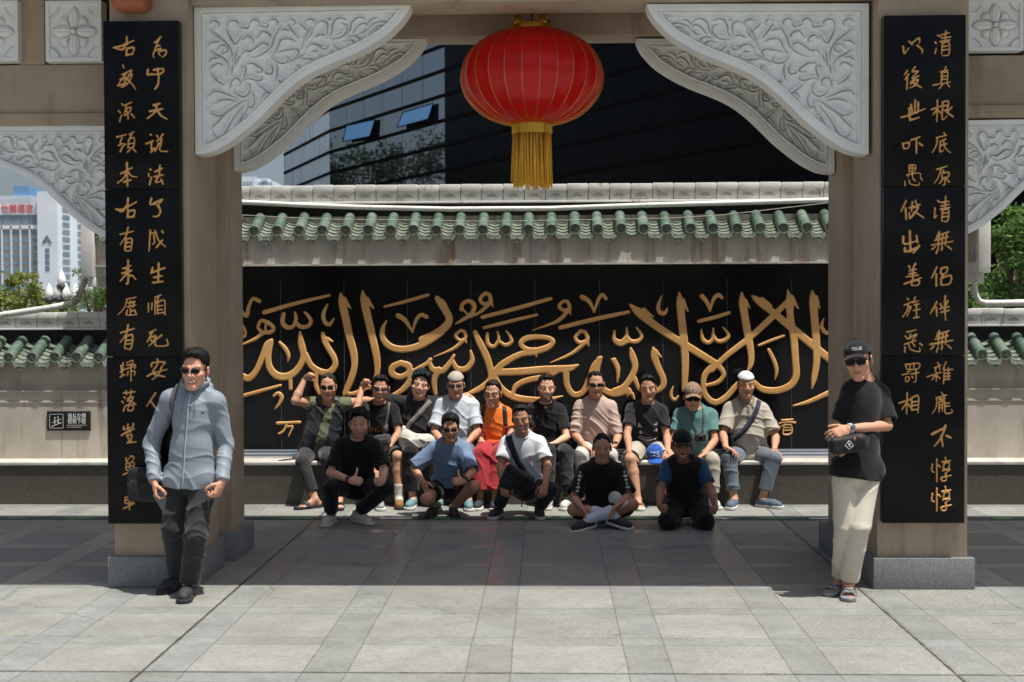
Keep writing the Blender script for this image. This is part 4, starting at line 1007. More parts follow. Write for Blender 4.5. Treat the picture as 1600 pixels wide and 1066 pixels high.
# ------------------------------------------------------------------ red lantern
lc = P(831, 122, 9.42); LX, LY, LZ = lc
lan = empty('red_lantern', (LX, LY, LZ), 'large red silk lantern with gold ribs and yellow tassel hanging under the gate beam', 'lantern')
LR, LH = 0.535, 0.352
M_silk = mat('red_silk', lin(180, 8, 12), 0.27, 0.0, 0.55); t = NT(M_silk); v = t.coord('Object')
wv = t.noise(t.mapping(v, (2.5, 2.5, 16)), 1.0, 4, 0.6); t.base(t.ramp(wv, [(0.3, lin(204, 10, 14)), (0.7, lin(230, 18, 20))])); t.bump(wv, 0.25, 0.01)
M_silk.node_tree.nodes['Principled BSDF'].inputs['Sheen Weight'].default_value = 0.1
M_silk.node_tree.nodes['Principled BSDF'].inputs['Sheen Tint'].default_value = (1, .3, .25, 1)
_tr = t.new('ShaderNodeBsdfTranslucent'); _tr.inputs[0].default_value = (0.9, 0.03, 0.03, 1); _mx = t.new('ShaderNodeMixShader'); _mx.inputs[0].default_value = 0.4
t.link(t.b.outputs[0], _mx.inputs[1]); t.link(_tr.outputs[0], _mx.inputs[2]); t.link(_mx.outputs[0], t.n['Material Output'].inputs[0])
M_gilt = mat('gilt_foil', lin(214, 160, 60), 0.25, 0.9)
M_tas = mottled('tassel_thread', lin(222, 162, 44), lin(238, 188, 70), 40, 0.6, 0.1)
NR = 26
def prof(a):                                            # squashed globe, flattened at the poles
    return LR*(max(math.cos(a), 0)**0.86), LH*math.sin(a)*1.02
n1, n2 = NR*6, 30; V = []; 
for i in range(n2 + 1):
    a = -math.pi/2*0.93 + math.pi*0.93*i/n2; r, h = prof(a)
    for k in range(n1):
        ph = 2*math.pi*k/n1; f = 1 - 0.014*abs(math.sin(ph*NR/2))*math.cos(a)
        V.append((r*f*math.cos(ph), r*f*math.sin(ph), h))
I = np.arange((n2+1)*n1).reshape(n2+1, n1); J = np.roll(I, -1, 1)
F = np.stack([I[:-1], J[:-1], J[1:], I[1:]], -1).reshape(-1, 4)
V = np.array(V); 
o = link_mesh('silk_body', np_mesh('silk_body', V, F), M_silk, lan, True, loc=(0, 0, 0))
b = MB()
for k in range(NR):
    ph = 2*math.pi*k/NR; pts = []
    for i in range(0, n2 + 1):
        a = -math.pi/2*0.93 + math.pi*0.93*i/n2; r, h = prof(a); pts.append(((r + 0.001)*math.cos(ph), (r + 0.001)*math.sin(ph), h))
    b.tube(pts, 0.0022, 5)
b.build('gold_rib', M_gilt, lan, True, loc=(0, 0, 0))['kind'] = 'stuff'
zt, zb = LH*1.0, -LH*1.0
b = MB(); b.lathe([(0.10, zt - 0.02), (0.155, zt - 0.02), (0.158, zt + 0.035), (0.13, zt + 0.045), (0.128, zt + 0.0)], (0, 0, 0), 32)
for an in (2.2, 5.35, 0.6, 3.9): b.box(0.14*math.cos(an) - 0.028, 0.14*math.cos(an) + 0.028, 0.14*math.sin(an) - 0.012, 0.14*math.sin(an) + 0.012, zt + 0.03, zt + 0.095, 0.006)
b.build('top_collar', M_gilt, lan, auto=30, loc=(0, 0, 0))
b = MB(); b.lathe([(0.17, zb + 0.035), (0.19, zb + 0.03), (0.17, zb + 0.012), (0.147, zb + 0.01), (0.147, zb - 0.072), (0.14, zb - 0.075)], (0, 0, 0), 40)
for k in range(40):
    an = 2*math.pi*k/40; b.box(0.1475*math.cos(an) - 0.004, 0.1475*math.cos(an) + 0.004, 0.1475*math.sin(an) - 0.004, 0.1475*math.sin(an) + 0.004, zb - 0.07, zb + 0.008)
b.build('gold_collar', M_gilt, lan, auto=30, loc=(0, 0, 0))
b = MB(); rr = random.Random(3)
for k in range(330):
    an = rr.uniform(0, 6.283); r = rr.uniform(0.10, 0.145); L = rr.uniform(0.36, 0.415); sw = rr.uniform(-0.012, 0.014)
    p0 = Vector((r*math.cos(an), r*math.sin(an), zb - 0.06)); dr = 1 + rr.uniform(-0.03, 0.07)
    b.tube([p0, Vector((p0.x*(1 + (dr-1)*.5) + sw*.4, p0.y*dr, p0.z - L*0.5)), Vector((p0.x*dr + sw, p0.y*dr, p0.z - L))], [0.0032, 0.0036, 0.0028], 5)
b.build('tassel', M_tas, lan, True, loc=(0, 0, 0))
b = MB(); b.tube([(0, 0, zt), (0, 0, 4.42 - LZ)], 0.006, 8); b.lathe([(0.03, 4.40 - LZ), (0.03, 4.421 - LZ)], (0, 0, 0), 12); b.build('hanger', mat('iron_wire', (0.03, 0.03, 0.03), 0.5, 0.6), lan, loc=(0, 0, 0))
# ------------------------------------------------------------------ behind the wall: glass office block, hotel, trees, lamps, pipes
KY = 76.0; K = P(516, 300, KY); K = Vector((K.x, KY, 0))
tB = Vector((0.666, -1.0, 0)).normalized(); tA = Vector((-0.467, 1.0, 0)).normalized()
M_glassR = mat('dark_reflection_paint', (0.003, 0.003, 0.0035), 0.3, 0, 0.05)  # blackened, hardly glossy: dark reflections of the right panes put into the colour
M_glassM = mat('mirror_glass', (0.012, 0.016, 0.02), 0.03); M_glassM.node_tree.nodes['Principled BSDF'].inputs['IOR'].default_value = 3.4
_t = NT(M_glassM); _t.bump(_t.noise(_t.coord(), 0.35, 2), 0.05, 0.25)
M_glassA = mottled('sky_painted_glass', lin(196, 210, 218), lin(226, 234, 238), 0.10, 0.15, 0.0, 1, 0.5, extra=(lin(110, 130, 140), 1.2, 0.12, 0.60, 0.66))  # reflected sky painted into the base colour, with weather streaks
M_mull = mat('black_mullion', (0.004, 0.004, 0.004), 0.7, 0, 0.05)
M_blue = mat('sky_blue_paint', lin(112, 170, 220), 0.12, 0.1)  # blue sky reflection painted onto the open windows
ofc = empty('office_block', (K.x, K.y, 0), 'dark glass office block with slanting mullion lines rising behind the wall', 'building')
lev = [1.2*k for k in range(0, 34)]
lev = [10.64 + (l - 10.8)*1.06 for l in lev]
def facade(p, t, L, mats, parent, seed, nmax):
    n = Vector((-t.y, t.x, 0)); 
    if n.y > 0: n = -n
    rr = random.Random(seed); panes = []
    mb = MB()
    step = 2.4; k = 0
    while k*step < L:
        a, c = k*step, min((k+1)*step, L)
        for i in range(len(lev) - 1):
            if lev[i+1] < 0: continue
            z0, z1 = max(lev[i], 0), lev[i+1]
            m = mats((a + c)/2, z0, rr)
            tilt = rr.uniform(-0.02, 0.02); off = rr.uniform(0, 0.006)
            A_, C_ = p + t*(a + 0.012) + n*off, p + t*(c - 0.012) + n*(off + tilt*0.4)
            panes.append((((A_.x, A_.y, z0 + 0.03), (C_.x, C_.y, z0 + 0.03), (C_.x, C_.y, z1 - 0.03), (A_.x, A_.y, z1 - 0.03)), m))
        k += 1
    def shows(pn):
        c = sum((Vector(v) for v in pn[0]), Vector())/4; d = c - CAM; u = d.dot(fwd); px, py = W0/2 + FPX*d.dot(rgt)/u, H0/2 - FPX*d.dot(upv)/u
        return (0 if 375 < px < 1295 and 60 < py < 290 else 1e6) + u
    panes.sort(key=shows); ob = {}
    for i, (q4, m) in enumerate(panes):
        if i < nmax: b = MB(); b.quad(*q4); b.build('window_pane', m, parent)
        else: ob.setdefault(m.name, (m, MB()))[1].quad(*q4)
    for nm, (m, q) in ob.items(): q.build('window_panes_rest', m, parent)['kind'] = 'stuff'
    for z in lev:
        if z < 0: continue
        c = [p - n*0.1, p + t*L - n*0.1, p + t*L + n*0.06, p + n*0.06]
        mb.prism([(v_.x, v_.y) for v_ in c], z - 0.085, z + 0.085, lambda u, v_, w: (u, v_, w))
    k = 0
    while k*step <= L:
        a = p + t*(k*step - 0.012); c2 = p + t*(k*step + 0.012)
        c = [a - n*0.1, c2 - n*0.1, c2 + n*0.008, a + n*0.008]; mb.prism([(v_.x, v_.y) for v_ in c], 0, lev[-1], lambda u, v_, w: (u, v_, w)); k += 1
    mb.build('mullions', M_mull, parent)
    return n
def mB(s, z, rr): return M_glassM if s < 14.2 + (z - 12)*0.12 else M_glassR
nB = facade(K, tB, 52, mB, ofc, 3, 80)
facade(K, tA, 12, lambda s, z, rr: M_glassA, ofc, 4, 20)
b = MB(); e = K + tB*52; e2 = K + tA*12; back = Vector((10, 40, 0))
c = [K - nB*0.5, e - nB*0.5, e + back, e2 + back, e2 + Vector((.5, .5, 0))]; b.prism([(v_.x, v_.y) for v_ in c], 0, lev[-1] + 0.5, lambda u, v_, w: (u, v_, w)); b.build('core', M_mull, ofc)
def open_pane(c4, parent):
    """top-hung window leaning out; its corners are found on the facade plane and pushed off it"""
    pts = []
    for i, (px, py) in enumerate(c4):
        d = ray(px, py); s = (K - CAM).dot(nB)/d.dot(nB); q = CAM + d*s; pts.append(q + nB*(0.16 if i < 2 else 0.30))
    b = MB(); b.quad(*pts); pn = b.build('open_window', M_blue, parent)
    b = MB()
    for i in range(4): b.tube([pts[i], pts[(i+1) % 4]], 0.03, 6)
    b.build('window_frame', M_mull, pn)
open_pane([(545, 197), (590, 187), (585, 214), (543, 222)], ofc)
open_pane([(634, 176), (681, 162), (677, 187), (628, 200)], ofc)

# hotel tower far away on the left
HY = 480.0
M_hw = mottled('hotel_white', lin(196, 206, 214), lin(214, 222, 228), 0.05, 0.7); M_hb = mottled('hotel_beige', lin(176, 160, 150), lin(190, 174, 164), 0.05, 0.7)  # tower colours paled and greyed, distance haze put into the paint
M_hg = mottled('hotel_glass', lin(104, 122, 138), lin(132, 150, 166), 0.15, 0.2); M_hblue = mat('hotel_blue', lin(110, 152, 192), 0.4); M_red = mat('sign_red', lin(206, 92, 98), 0.5)
hot = empty('hotel_tower', (P(40, 495, HY).x, HY, 0), 'pale hotel tower with red roof lettering far beyond the left wall', 'building')
X_ = lambda px: P(px, 400, HY).x
Z_ = lambda py: P(40, py, HY).z
b = MB(); b.box(X_(-260), X_(62), HY, HY + 40, 0, Z_(318), 0); b.build('wall', M_hb, hot)
b = MB(); b.box(X_(-262), X_(60), HY - 0.6, HY + 30, Z_(336), Z_(318), 0); b.box(X_(62), X_(93), HY - 2, HY + 40, 0, Z_(300)); b.box(X_(-262), X_(60), HY - 0.7, HY - 0.1, Z_(358), Z_(352)); b.build('white_frame', M_hw, hot)
b = MB(); b.box(X_(-100), X_(40), HY + 5, HY + 30, Z_(318), Z_(304)); b.build('roof_storey', M_hw, hot)
b = MB(); b.box(X_(12), X_(36), HY + 6, HY + 30, Z_(304) - 1, Z_(288)); b.build('blue_tank_house', M_hblue, hot)
b = MB()
px = -255
while px < 56:
    if px > -5:
        MB().box(X_(px), X_(px + 12.5), HY - 0.3, HY - 0.05, Z_(351), Z_(337)).build('window', M_hg, hot)
        for k in range(9): MB().box(X_(px), X_(px + 10.5), HY - 0.3, HY - 0.05, Z_(368 + k*11.6), Z_(361 + k*11.6)).build('window', M_hg, hot)
    else:
        b.box(X_(px), X_(px + 12.5), HY - 0.3, HY - 0.05, Z_(351), Z_(337))
        for k in range(12): b.box(X_(px), X_(px + 10.5), HY - 0.3, HY - 0.05, Z_(368 + k*11.6), Z_(361 + k*11.6))
    px += 14.5
b.build('windows_rest', M_hg, hot)['kind'] = 'stuff'
b = MB(); px = -258
while px < 62: b.box(X_(px), X_(px + 2.2), HY - 0.7, HY - 0.02, 0, Z_(353)); px += 14.5
b.build('pilasters', M_hw, hot)
b = MB(); b.box(X_(-250), X_(60), HY - 0.9, HY - 0.3, Z_(452), Z_(444)); b.build('blue_awning', M_hblue, hot)
put_text('仕朗酒店', Z_(320) - Z_(335), ((X_(2) + X_(56))/2, HY - 0.75, Z_(327)), M_red, hot, 'roof_lettering', off=0.02, extrude=0.1, sx=0.86)
b = MB(); b.box(X_(93.2), X_(93.2) + 0.5, HY - 2, HY - 1.9, 0, 1)
h2 = MB(); a0, a1 = Vector((X_(93.1), HY - 1, 0)), Vector((X_(172), HY + 120, 0))
dd = a1 - a0; nn = Vector((dd.y, -dd.x, 0)).normalized()
h2.prism([(a0.x, a0.y), (a1.x, a1.y), (a1.x + 5, a1.y + 40), (a0.x + 5, a0.y + 40)], 0, Z_(303), lambda u, v_, w: (u, v_, w)); h2.build('side_wing', M_hw, hot)
b.bm.free(); b = MB()
for k in range(11):
    for r in range(16):
        f0, f1 = (k + 0.25)/11, (k + 0.72)/11; p0, p1 = a0 + dd*f0 + nn*0.2, a0 + dd*f1 + nn*0.2
        q = MB() if k < 5 and 5 <= r < 14 else b
        q.quad((p0.x, p0.y, Z_(312 + r*11.6 + 7)), (p1.x, p1.y, Z_(312 + r*11.6 + 7)), (p1.x, p1.y, Z_(312 + r*11.6)), (p0.x, p0.y, Z_(312 + r*11.6)))
        if q is not b: q.build('window', M_hg, hot)
b.build('wing_windows_rest', M_hg, hot)['kind'] = 'stuff'
M_logo = mat('logo_blue', lin(84, 108, 136), 0.5); b = MB(); yl = HY - 2.05
T = lambda x, y: (X_(x), yl, Z_(y))
for s_, e_ in (((70, 381), (77, 369)), ((77, 369), (84, 381)), ((73, 381), (77, 374)), ((77, 374), (81, 381))): b.tube([T(*s_), T(*e_)], 0.25, 6)
for k in range(4):
    y0 = 389 + k*9.3
    for q in range(3): b.box(X_(74.2), X_(80.3), yl - 0.1, yl + 0.1, Z_(y0 + 1.4 + q*2.7), Z_(y0 + q*2.7))
    b.box(X_(74.2), X_(75.4), yl - 0.12, yl + 0.08, Z_(y0 + 7), Z_(y0)); b.box(X_(79.1), X_(80.3), yl - 0.12, yl + 0.08, Z_(y0 + 7), Z_(y0))
b.build('wall_emblem', M_logo, hot)
# low pale blocks seen in the gap left of the office
far = empty('far_block', (P(400, 495, 420).x, 420, 0), 'hazy pale city block far off between gate pillar and office', 'building')
b = MB(); Zf = lambda py: P(400, py, 420).z; Xf = lambda px: P(px, 495, 420).x
b.box(Xf(376), Xf(400), 420, 440, 0, Zf(276), 0); b.box(Xf(400.1), Xf(424), 424, 440, 0, Zf(281)); b.box(Xf(340), Xf(375.9), 422, 440, 0, Zf(285)); b.box(Xf(406), Xf(416), 423, 430, Zf(281), Zf(277)); b.build('wall', M_hw, far)
b = MB()
for r in range(5):
    for q in range(9): MB().box(Xf(377 + q*5.2), Xf(380 + q*5.2), 419.8 if q < 4 else 423.8, 419.95 if q < 4 else 423.95, Zf(286 + r*4.4), Zf(284 + r*4.4)).build('window', M_hg, far)
b.bm.free()

# trees
def leaf_mat(name, c1, c2):
    m = mat(name, c1, 0.5); t = NT(m); i = t.new('ShaderNodeNewGeometry').outputs['Random Per Island']
    n = t.noise(t.coord(), 1.2, 3); t.base(t.mix(t.math('MULTIPLY', n, 0.6), t.ramp(i, [(0.0, c1), (1.0, c2)]), c1))
    b_ = m.node_tree.nodes['Principled BSDF']; b_.inputs['Specular IOR Level'].default_value = 0.3
    tr = t.new('ShaderNodeBsdfTranslucent'); tr.inputs[0].default_value = (*[min(1, v*1.5) for v in c2], 1)
    mx = t.new('ShaderNodeMixShader'); mx.inputs[0].default_value = 0.25; out = m.node_tree.nodes['Material Output']
    t.link(b_.outputs[0], mx.inputs[1]); t.link(tr.outputs[0], mx.inputs[2]); t.link(mx.outputs[0], out.inputs[0]); return m
M_bark = mottled('bark', lin(86, 72, 58), lin(112, 96, 80), 8, 0.85, 0.4, 40)
def tree(base, height, blobs, leafm, label, nleaf=2600, size=0.11, seed=1, trunk=0.12, name='leafy_tree', aspect=0.45):
    rs = np.random.RandomState(seed); r = empty(name, base, label, 'tree', 'trees beyond the side walls'); base = Vector(base)
    b = MB(); top = base + Vector((0, 0, height*0.62))
    b.tube([base, base + Vector((0.05, 0, height*0.3)), top], [trunk, trunk*0.75, trunk*0.4], 10)
    for c, rad in blobs:
        cv = base + Vector(c); st = base + Vector((0.03, 0, height*rs.uniform(0.3, 0.55)))
        b.tube([st, st.lerp(cv, 0.5) + Vector((0, 0, -0.1)), cv], [trunk*0.35, trunk*0.22, trunk*0.08], 6)
    b.build('trunk', M_bark, r, True)
    C, N = [], []
    for c, rad in blobs:
        k = max(3, int(10*rad)); sub = rs.normal(size=(k, 3)); sub /= np.linalg.norm(sub, axis=1)[:, None]
        subs = np.array(c) + sub*np.array(rad)*rs.uniform(0.45, 0.95, (k, 1))
        m = int(nleaf*rad**2/sum(q[1]**2 for q in blobs)); w = rs.randint(0, k, m)
        C.append(subs[w] + rs.normal(size=(m, 3))*rad*0.20)
    C = np.concatenate(C); n = len(C); d = rs.normal(size=(n, 3)); d[:, 2] = d[:, 2]*0.6 - 0.2; d /= np.linalg.norm(d, axis=1)[:, None]
    u = np.cross(d, rs.normal(size=(n, 3))); u /= np.linalg.norm(u, axis=1)[:, None]; L = size*rs.uniform(0.6, 1.3, (n, 1)); w = L*aspect
    V = np.stack([C, C + d*L*0.5 + u*w*0.5, C + d*L, C + d*L*0.5 - u*w*0.5], 1).reshape(-1, 3) + np.array(base)
    F = np.arange(n*4).reshape(n, 4); link_mesh('crown', np_mesh('crown', V, F), leafm, r)
    return r
ML1 = leaf_mat('leaf_light', lin(92, 108, 50), lin(140, 148, 76)); ML2 = leaf_mat('leaf_mid', lin(64, 88, 40), lin(110, 130, 62)); ML3 = leaf_mat('leaf_dark', lin(52, 80, 36), lin(104, 134, 66))
def at(px, py, Y): p = P(px, py, Y); return p
def blobs_at(base, lst, Y):
    out = []
    for px, py, r in lst:
        p = P(px, py, Y + (hash((px, py)) % 7)*0.2 - 0.6); out.append((tuple(p - Vector(base)), r))
    return out
TY = 30.0; bs = P(20, 500, TY); bs.z = 0
tree(bs, 3.4, blobs_at(bs, [(15, 470, .55), (35, 445, .38), (55, 470, .5), (0, 490, .6), (32, 425, .22), (50, 440, .28), (78, 480, .42), (-20, 470, .5)], TY), ML1, 'thin yellow-green tree crown below the hotel on the left', 3600, 0.13, 2)
bs = P(90, 500, TY + 3); bs.z = 0
tree(bs, 2.6, blobs_at(bs, [(85, 492, .5), (68, 484, .4), (100, 500, .5)], TY + 3), ML1, 'low light bush top between hotel tree and lamp cluster', 1500, 0.12, 3)
bs = P(150, 500, 22); bs.z = 0
tree(bs, 3.4, blobs_at(bs, [(152, 460, .30), (140, 482, .32), (158, 440, .26), (146, 425, .16), (126, 430, .16), (165, 480, .35), (170, 420, .3), (135, 468, .2)], 22), ML2, 'dense darker pine tree close behind the left pillar', 4200, 0.075, 5, name='pine_tree', aspect=0.22)
bs = P(1580, 500, 17); bs.z = 0
tree(bs, 4.0, blobs_at(bs, [(1570, 400, .40), (1600, 370, .42), (1545, 440, .32), (1590, 440, .5), (1555, 385, .26), (1625, 420, .5), (1575, 470, .4), (1600, 340, .28), (1535, 465, .22), (1640, 360, .5)], 17), ML3, 'bushy green broadleaf tree behind the right side wall', 6500, 0.10, 6)
bs = P(1640, 500, 24); bs.z = 0
tree(bs, 5.0, blobs_at(bs, [(1640, 420, .9), (1560, 470, .6), (1680, 360, .9), (1600, 480, .6)], 24), ML3, 'second green tree further back on the right', 3000, 0.14, 9)

# a wood placed unseen behind the left pillar for the office glass to mirror
rs_ = np.random.RandomState(77); C_ = []
for k in range(24):
    y0_ = 70 + 18*rs_.rand(); c0 = np.array([-y0_*rs_.uniform(.276, .312), y0_, 0]); hgt = rs_.uniform(8, 14.5)
    for q in range(9): C_.append(c0 + np.array([rs_.normal()*.5, rs_.normal()*1.2, hgt*rs_.uniform(.3, 1)]) + np.clip(rs_.normal(size=(240, 3)), -1.8, 1.8)*0.62)
C_ = np.concatenate(C_); n_ = len(C_); d_ = rs_.normal(size=(n_, 3)); d_ /= np.linalg.norm(d_, axis=1)[:, None]; u_ = np.cross(d_, rs_.normal(size=(n_, 3))); u_ /= np.linalg.norm(u_, axis=1)[:, None]
V_ = np.stack([C_, C_ + d_*.14 + u_*.08, C_ + d_*.28, C_ + d_*.14 - u_*.08], 1).reshape(-1, 3)
tag(link_mesh('wood', np_mesh('wood', V_, np.arange(n_*4).reshape(n_, 4)), leaf_mat('leaf_deep', lin(36, 52, 32), lin(62, 80, 48))), 'dark green wood mirrored in the office glass', 'wood', kind='stuff')

# candelabra street lamp
SY = 24.0
def SP(px, py): return P(px, py, SY)
lp = SP(96, 500); lamp = empty('street_lamp', (lp.x, SY, 0), 'street lamp with five white candle shaped globes behind the left wall', 'street lamp')
M_iron = mat('lamp_iron', lin(60, 58, 54), 0.5, 0.4); M_globe = mottled('milk_glass', lin(215, 215, 210), lin(232, 232, 228), 6, 0.25)
b = MB(); top = SP(96, 452); b.lathe([(0.09, 0.0), (0.09, 0.2), (0.05, 0.3), (0.04, top.z - 0.4), (0.06, top.z - 0.3), (0.045, top.z)], (lp.x, SY, 0), 14); b.build('pole', M_iron, lamp, auto=40)
for gx, gy in ((96.5, 441), (77, 462), (91.5, 461), (103, 462), (118, 463)):
    g = SP(gx, gy); s = SP(96, 478)
    b = MB()
    if gx != 96.5: b.tube([s, Vector((s.x + (g.x - s.x)*0.55, SY, s.z + 0.02)), Vector((g.x, SY, g.z - 0.28)), Vector((g.x, SY, g.z - 0.13))], 0.022, 8)
    b.lathe([(0.03, -0.16), (0.085, -0.13), (0.10, -0.06), (0.06, -0.05)], g, 14)
    ar = b.build('arm', M_iron, lamp, True)
    b = MB(); b.lathe([(0.07, -0.052), (0.085, 0.02), (0.075, 0.09), (0.045, 0.16), (0.012, 0.23), (0.004, 0.24)], g, 14); b.build('globe', M_globe, ar, True)

# pipes on the side walls
M_pvc = mottled('pipe_pvc', lin(196, 196, 190), lin(214, 214, 208), 9, 0.5, extra=(lin(96, 88, 76), 20, 20, 0.58, 0.72))
M_bam = mottled('bamboo_pole', lin(140, 134, 120), lin(186, 180, 166), 14, 0.6, extra=(lin(50, 44, 36), 3, 34, 0.52, 0.62))
pl = [P(x_, y_, YL + .16) for x_, y_ in ((-40, 497), (0, 493), (40, 487), (80, 481), (114, 474))]
pp = MB().tube(pl, 0.034, 12).build('drain_pipe', M_pvc, None, True); tag(pp, 'white plastic pipe sloping along the top of the left side wall', 'pipe')
pl = [P(x_, y_, YL + .16) for x_, y_ in ((114, 475), (121, 466), (132, 442), (140, 415), (144, 392), (145, 380))]
b = MB().tube(pl, 0.030, 12)
for i in (1, 2, 3, 4): b.tube([pl[i] - Vector((0, 0, 0.012)), pl[i] + Vector((0.004, 0, 0.014))], 0.036, 12)
tag(b.build('bent_pipe', M_bam, None, True), 'stained jointed pipe rising from the white pipe to the left bracket', 'pipe')
pl = [P(x_, y_, YL + .14) for x_, y_ in ((1640, 472), (1600, 473), (1560, 474), (1540, 474), (1530, 471), (1524, 460), (1522, 440), (1526, 420), (1529, 395), (1529, 380))]
tag(MB().tube(pl, [0.034]*4 + [0.03]*6, 12).build('downpipe', M_pvc, None, True), 'grey downpipe bending onto the right side wall top', 'pipe')
# ------------------------------------------------------------------ people: one continuous body each, clothes over it
def nrm(v): v = np.array(v, float); return v/(np.linalg.norm(v) + 1e-9)
def local_put(F, c, ax, R, fn, k=0.0, sub=False):
    c = A3(c); w = F.win(c - R, c + R)
    if w is None: return
    sl, X, Y, Z = w; x, y, z = X - c[0], Y - c[1], Z - c[2]
    q = [x*float(n[0]) + y*float(n[1]) + z*float(n[2]) for n in ax]
    d = fn(*q).astype(np.float32); (F.cut if sub else F.put)(sl, d, k)
def folds(V, N, amp, freq, seed, axis=(0.25, 0.2, 1.0)):
    rs = np.random.RandomState(seed); ph = rs.uniform(0, 6.28, 9); p = V*freq
    w = p + 0.9*np.sin(p[:, [1, 2, 0]]*0.8 + ph[:3]) + 0.4*np.sin(p[:, [2, 0, 1]]*1.9 + ph[3:6])
    a = nrm(np.array(axis) + rs.normal(size=3)*0.15); b = nrm(np.array(axis)*0.6 + rs.normal(size=3)*0.7)
    s1 = np.sin(w @ a*2.0 + ph[6]); s2 = np.sin(w @ b*3.1 + ph[7])
    env = 0.5 + 0.5*np.sin(p @ nrm(rs.normal(size=3))*0.55 + ph[8])
    r = (1 - np.abs(s1))**2.4*1.0 + (1 - np.abs(s2))**2.6*0.6*env - 0.40
    p2 = V*freq*2.3 + ph[2]; w2 = p2 + 0.8*np.sin(p2[:, [2, 0, 1]]*0.7 + ph[3:6]); c = nrm(np.array(axis) + rs.normal(size=3)*0.45)
    env2 = np.clip(np.sin(p @ nrm(rs.normal(size=3))*0.8 + ph[1])*1.4, 0, 1); r2 = (1 - np.abs(np.sin(w2 @ c*1.5 + ph[0])))**2.2 - 0.25
    return V + N*(amp*(r*(0.35 + 0.65*env) + 0.95*r2*env2))[:, None]
def cloth(name, col, rough=0.85, c2=None, stripe=None, sheen=0.15, wsc=420):
    m = mat(name, col, rough, 0, 0.25); t = NT(m); v = t.coord(); n = t.noise(v, 5, 5, 0.6)
    d = c2 or tuple(q*0.86 for q in col); c = t.ramp(n, [(0.3, d), (0.7, col)])
    t.base(c); wv = t.noise(t.mapping(v, (1, 1, 1.3)), wsc, 2, 0.5); t.bump(t.math('ADD', t.math('MULTIPLY', wv, 0.4), t.noise(v, 45, 3)), 0.22, 0.003)
    t.b.inputs['Sheen Weight'].default_value = sheen; t.b.inputs['Sheen Roughness'].default_value = 0.5
    return m
def skin_material():
    m = mat('skin', (0.4, 0.24, 0.16), 0.58, 0, 0.28); t = NT(m); at_ = t.new('ShaderNodeAttribute', attribute_name='tint'); v = t.coord()
    n = t.noise(v, 26, 4, 0.6); c = t.mix(t.math('MULTIPLY', n, 0.28), at_.outputs['Color'], t.mix(1.0, at_.outputs['Color'], (0.86, 0.62, 0.55), 'MULTIPLY'))
    t.base(c); t.bump(t.noise(v, 340, 3), 0.10, 0.001)
    t.b.inputs['Subsurface Weight'].default_value = 0.08; t.b.inputs['Subsurface Radius'].default_value = (0.012, 0.005, 0.003); return m
M_skin = skin_material()
def hair_material(name, col):
    m = mat(name, col, 0.55, 0, 0.22); t = NT(m); v = t.coord(); n = t.noise(t.mapping(v, (1, 1, 0.35)), 130, 4, 0.7)
    t.base(t.ramp(n, [(0.35, tuple(q*0.4 for q in col)), (0.75, tuple(min(1, q*1.9) for q in col))])); t.bump(n, 0.8, 0.006); return m
M_hair = hair_material('black_hair', (0.0065, 0.0055, 0.005)); M_hair_g = hair_material('greying_hair', (0.018, 0.017, 0.016)); M_hair_t = hair_material('teal_black_hair', (0.006, 0.014, 0.016))
M_lens = mat('dark_lens', (0.004, 0.004, 0.005), 0.1, 0, 0.2); M_frame = mat('black_frame', (0.012, 0.012, 0.012), 0.3)
M_clear = mat('tinted_lens', (0.035, 0.035, 0.04), 0.08, 0, 0.35)
M_eye = mat('eye_white', (0.20, 0.17, 0.15), 0.4); M_iris = mat('dark_iris', (0.012, 0.008, 0.006), 0.15); M_teeth = mat('teeth', (0.72, 0.68, 0.60), 0.3)
M_sole_w = mottled('white_sole', lin(190, 188, 180), lin(212, 210, 202), 20, 0.7); M_sole_d = mat('dark_sole', (0.02, 0.02, 0.02), 0.8)

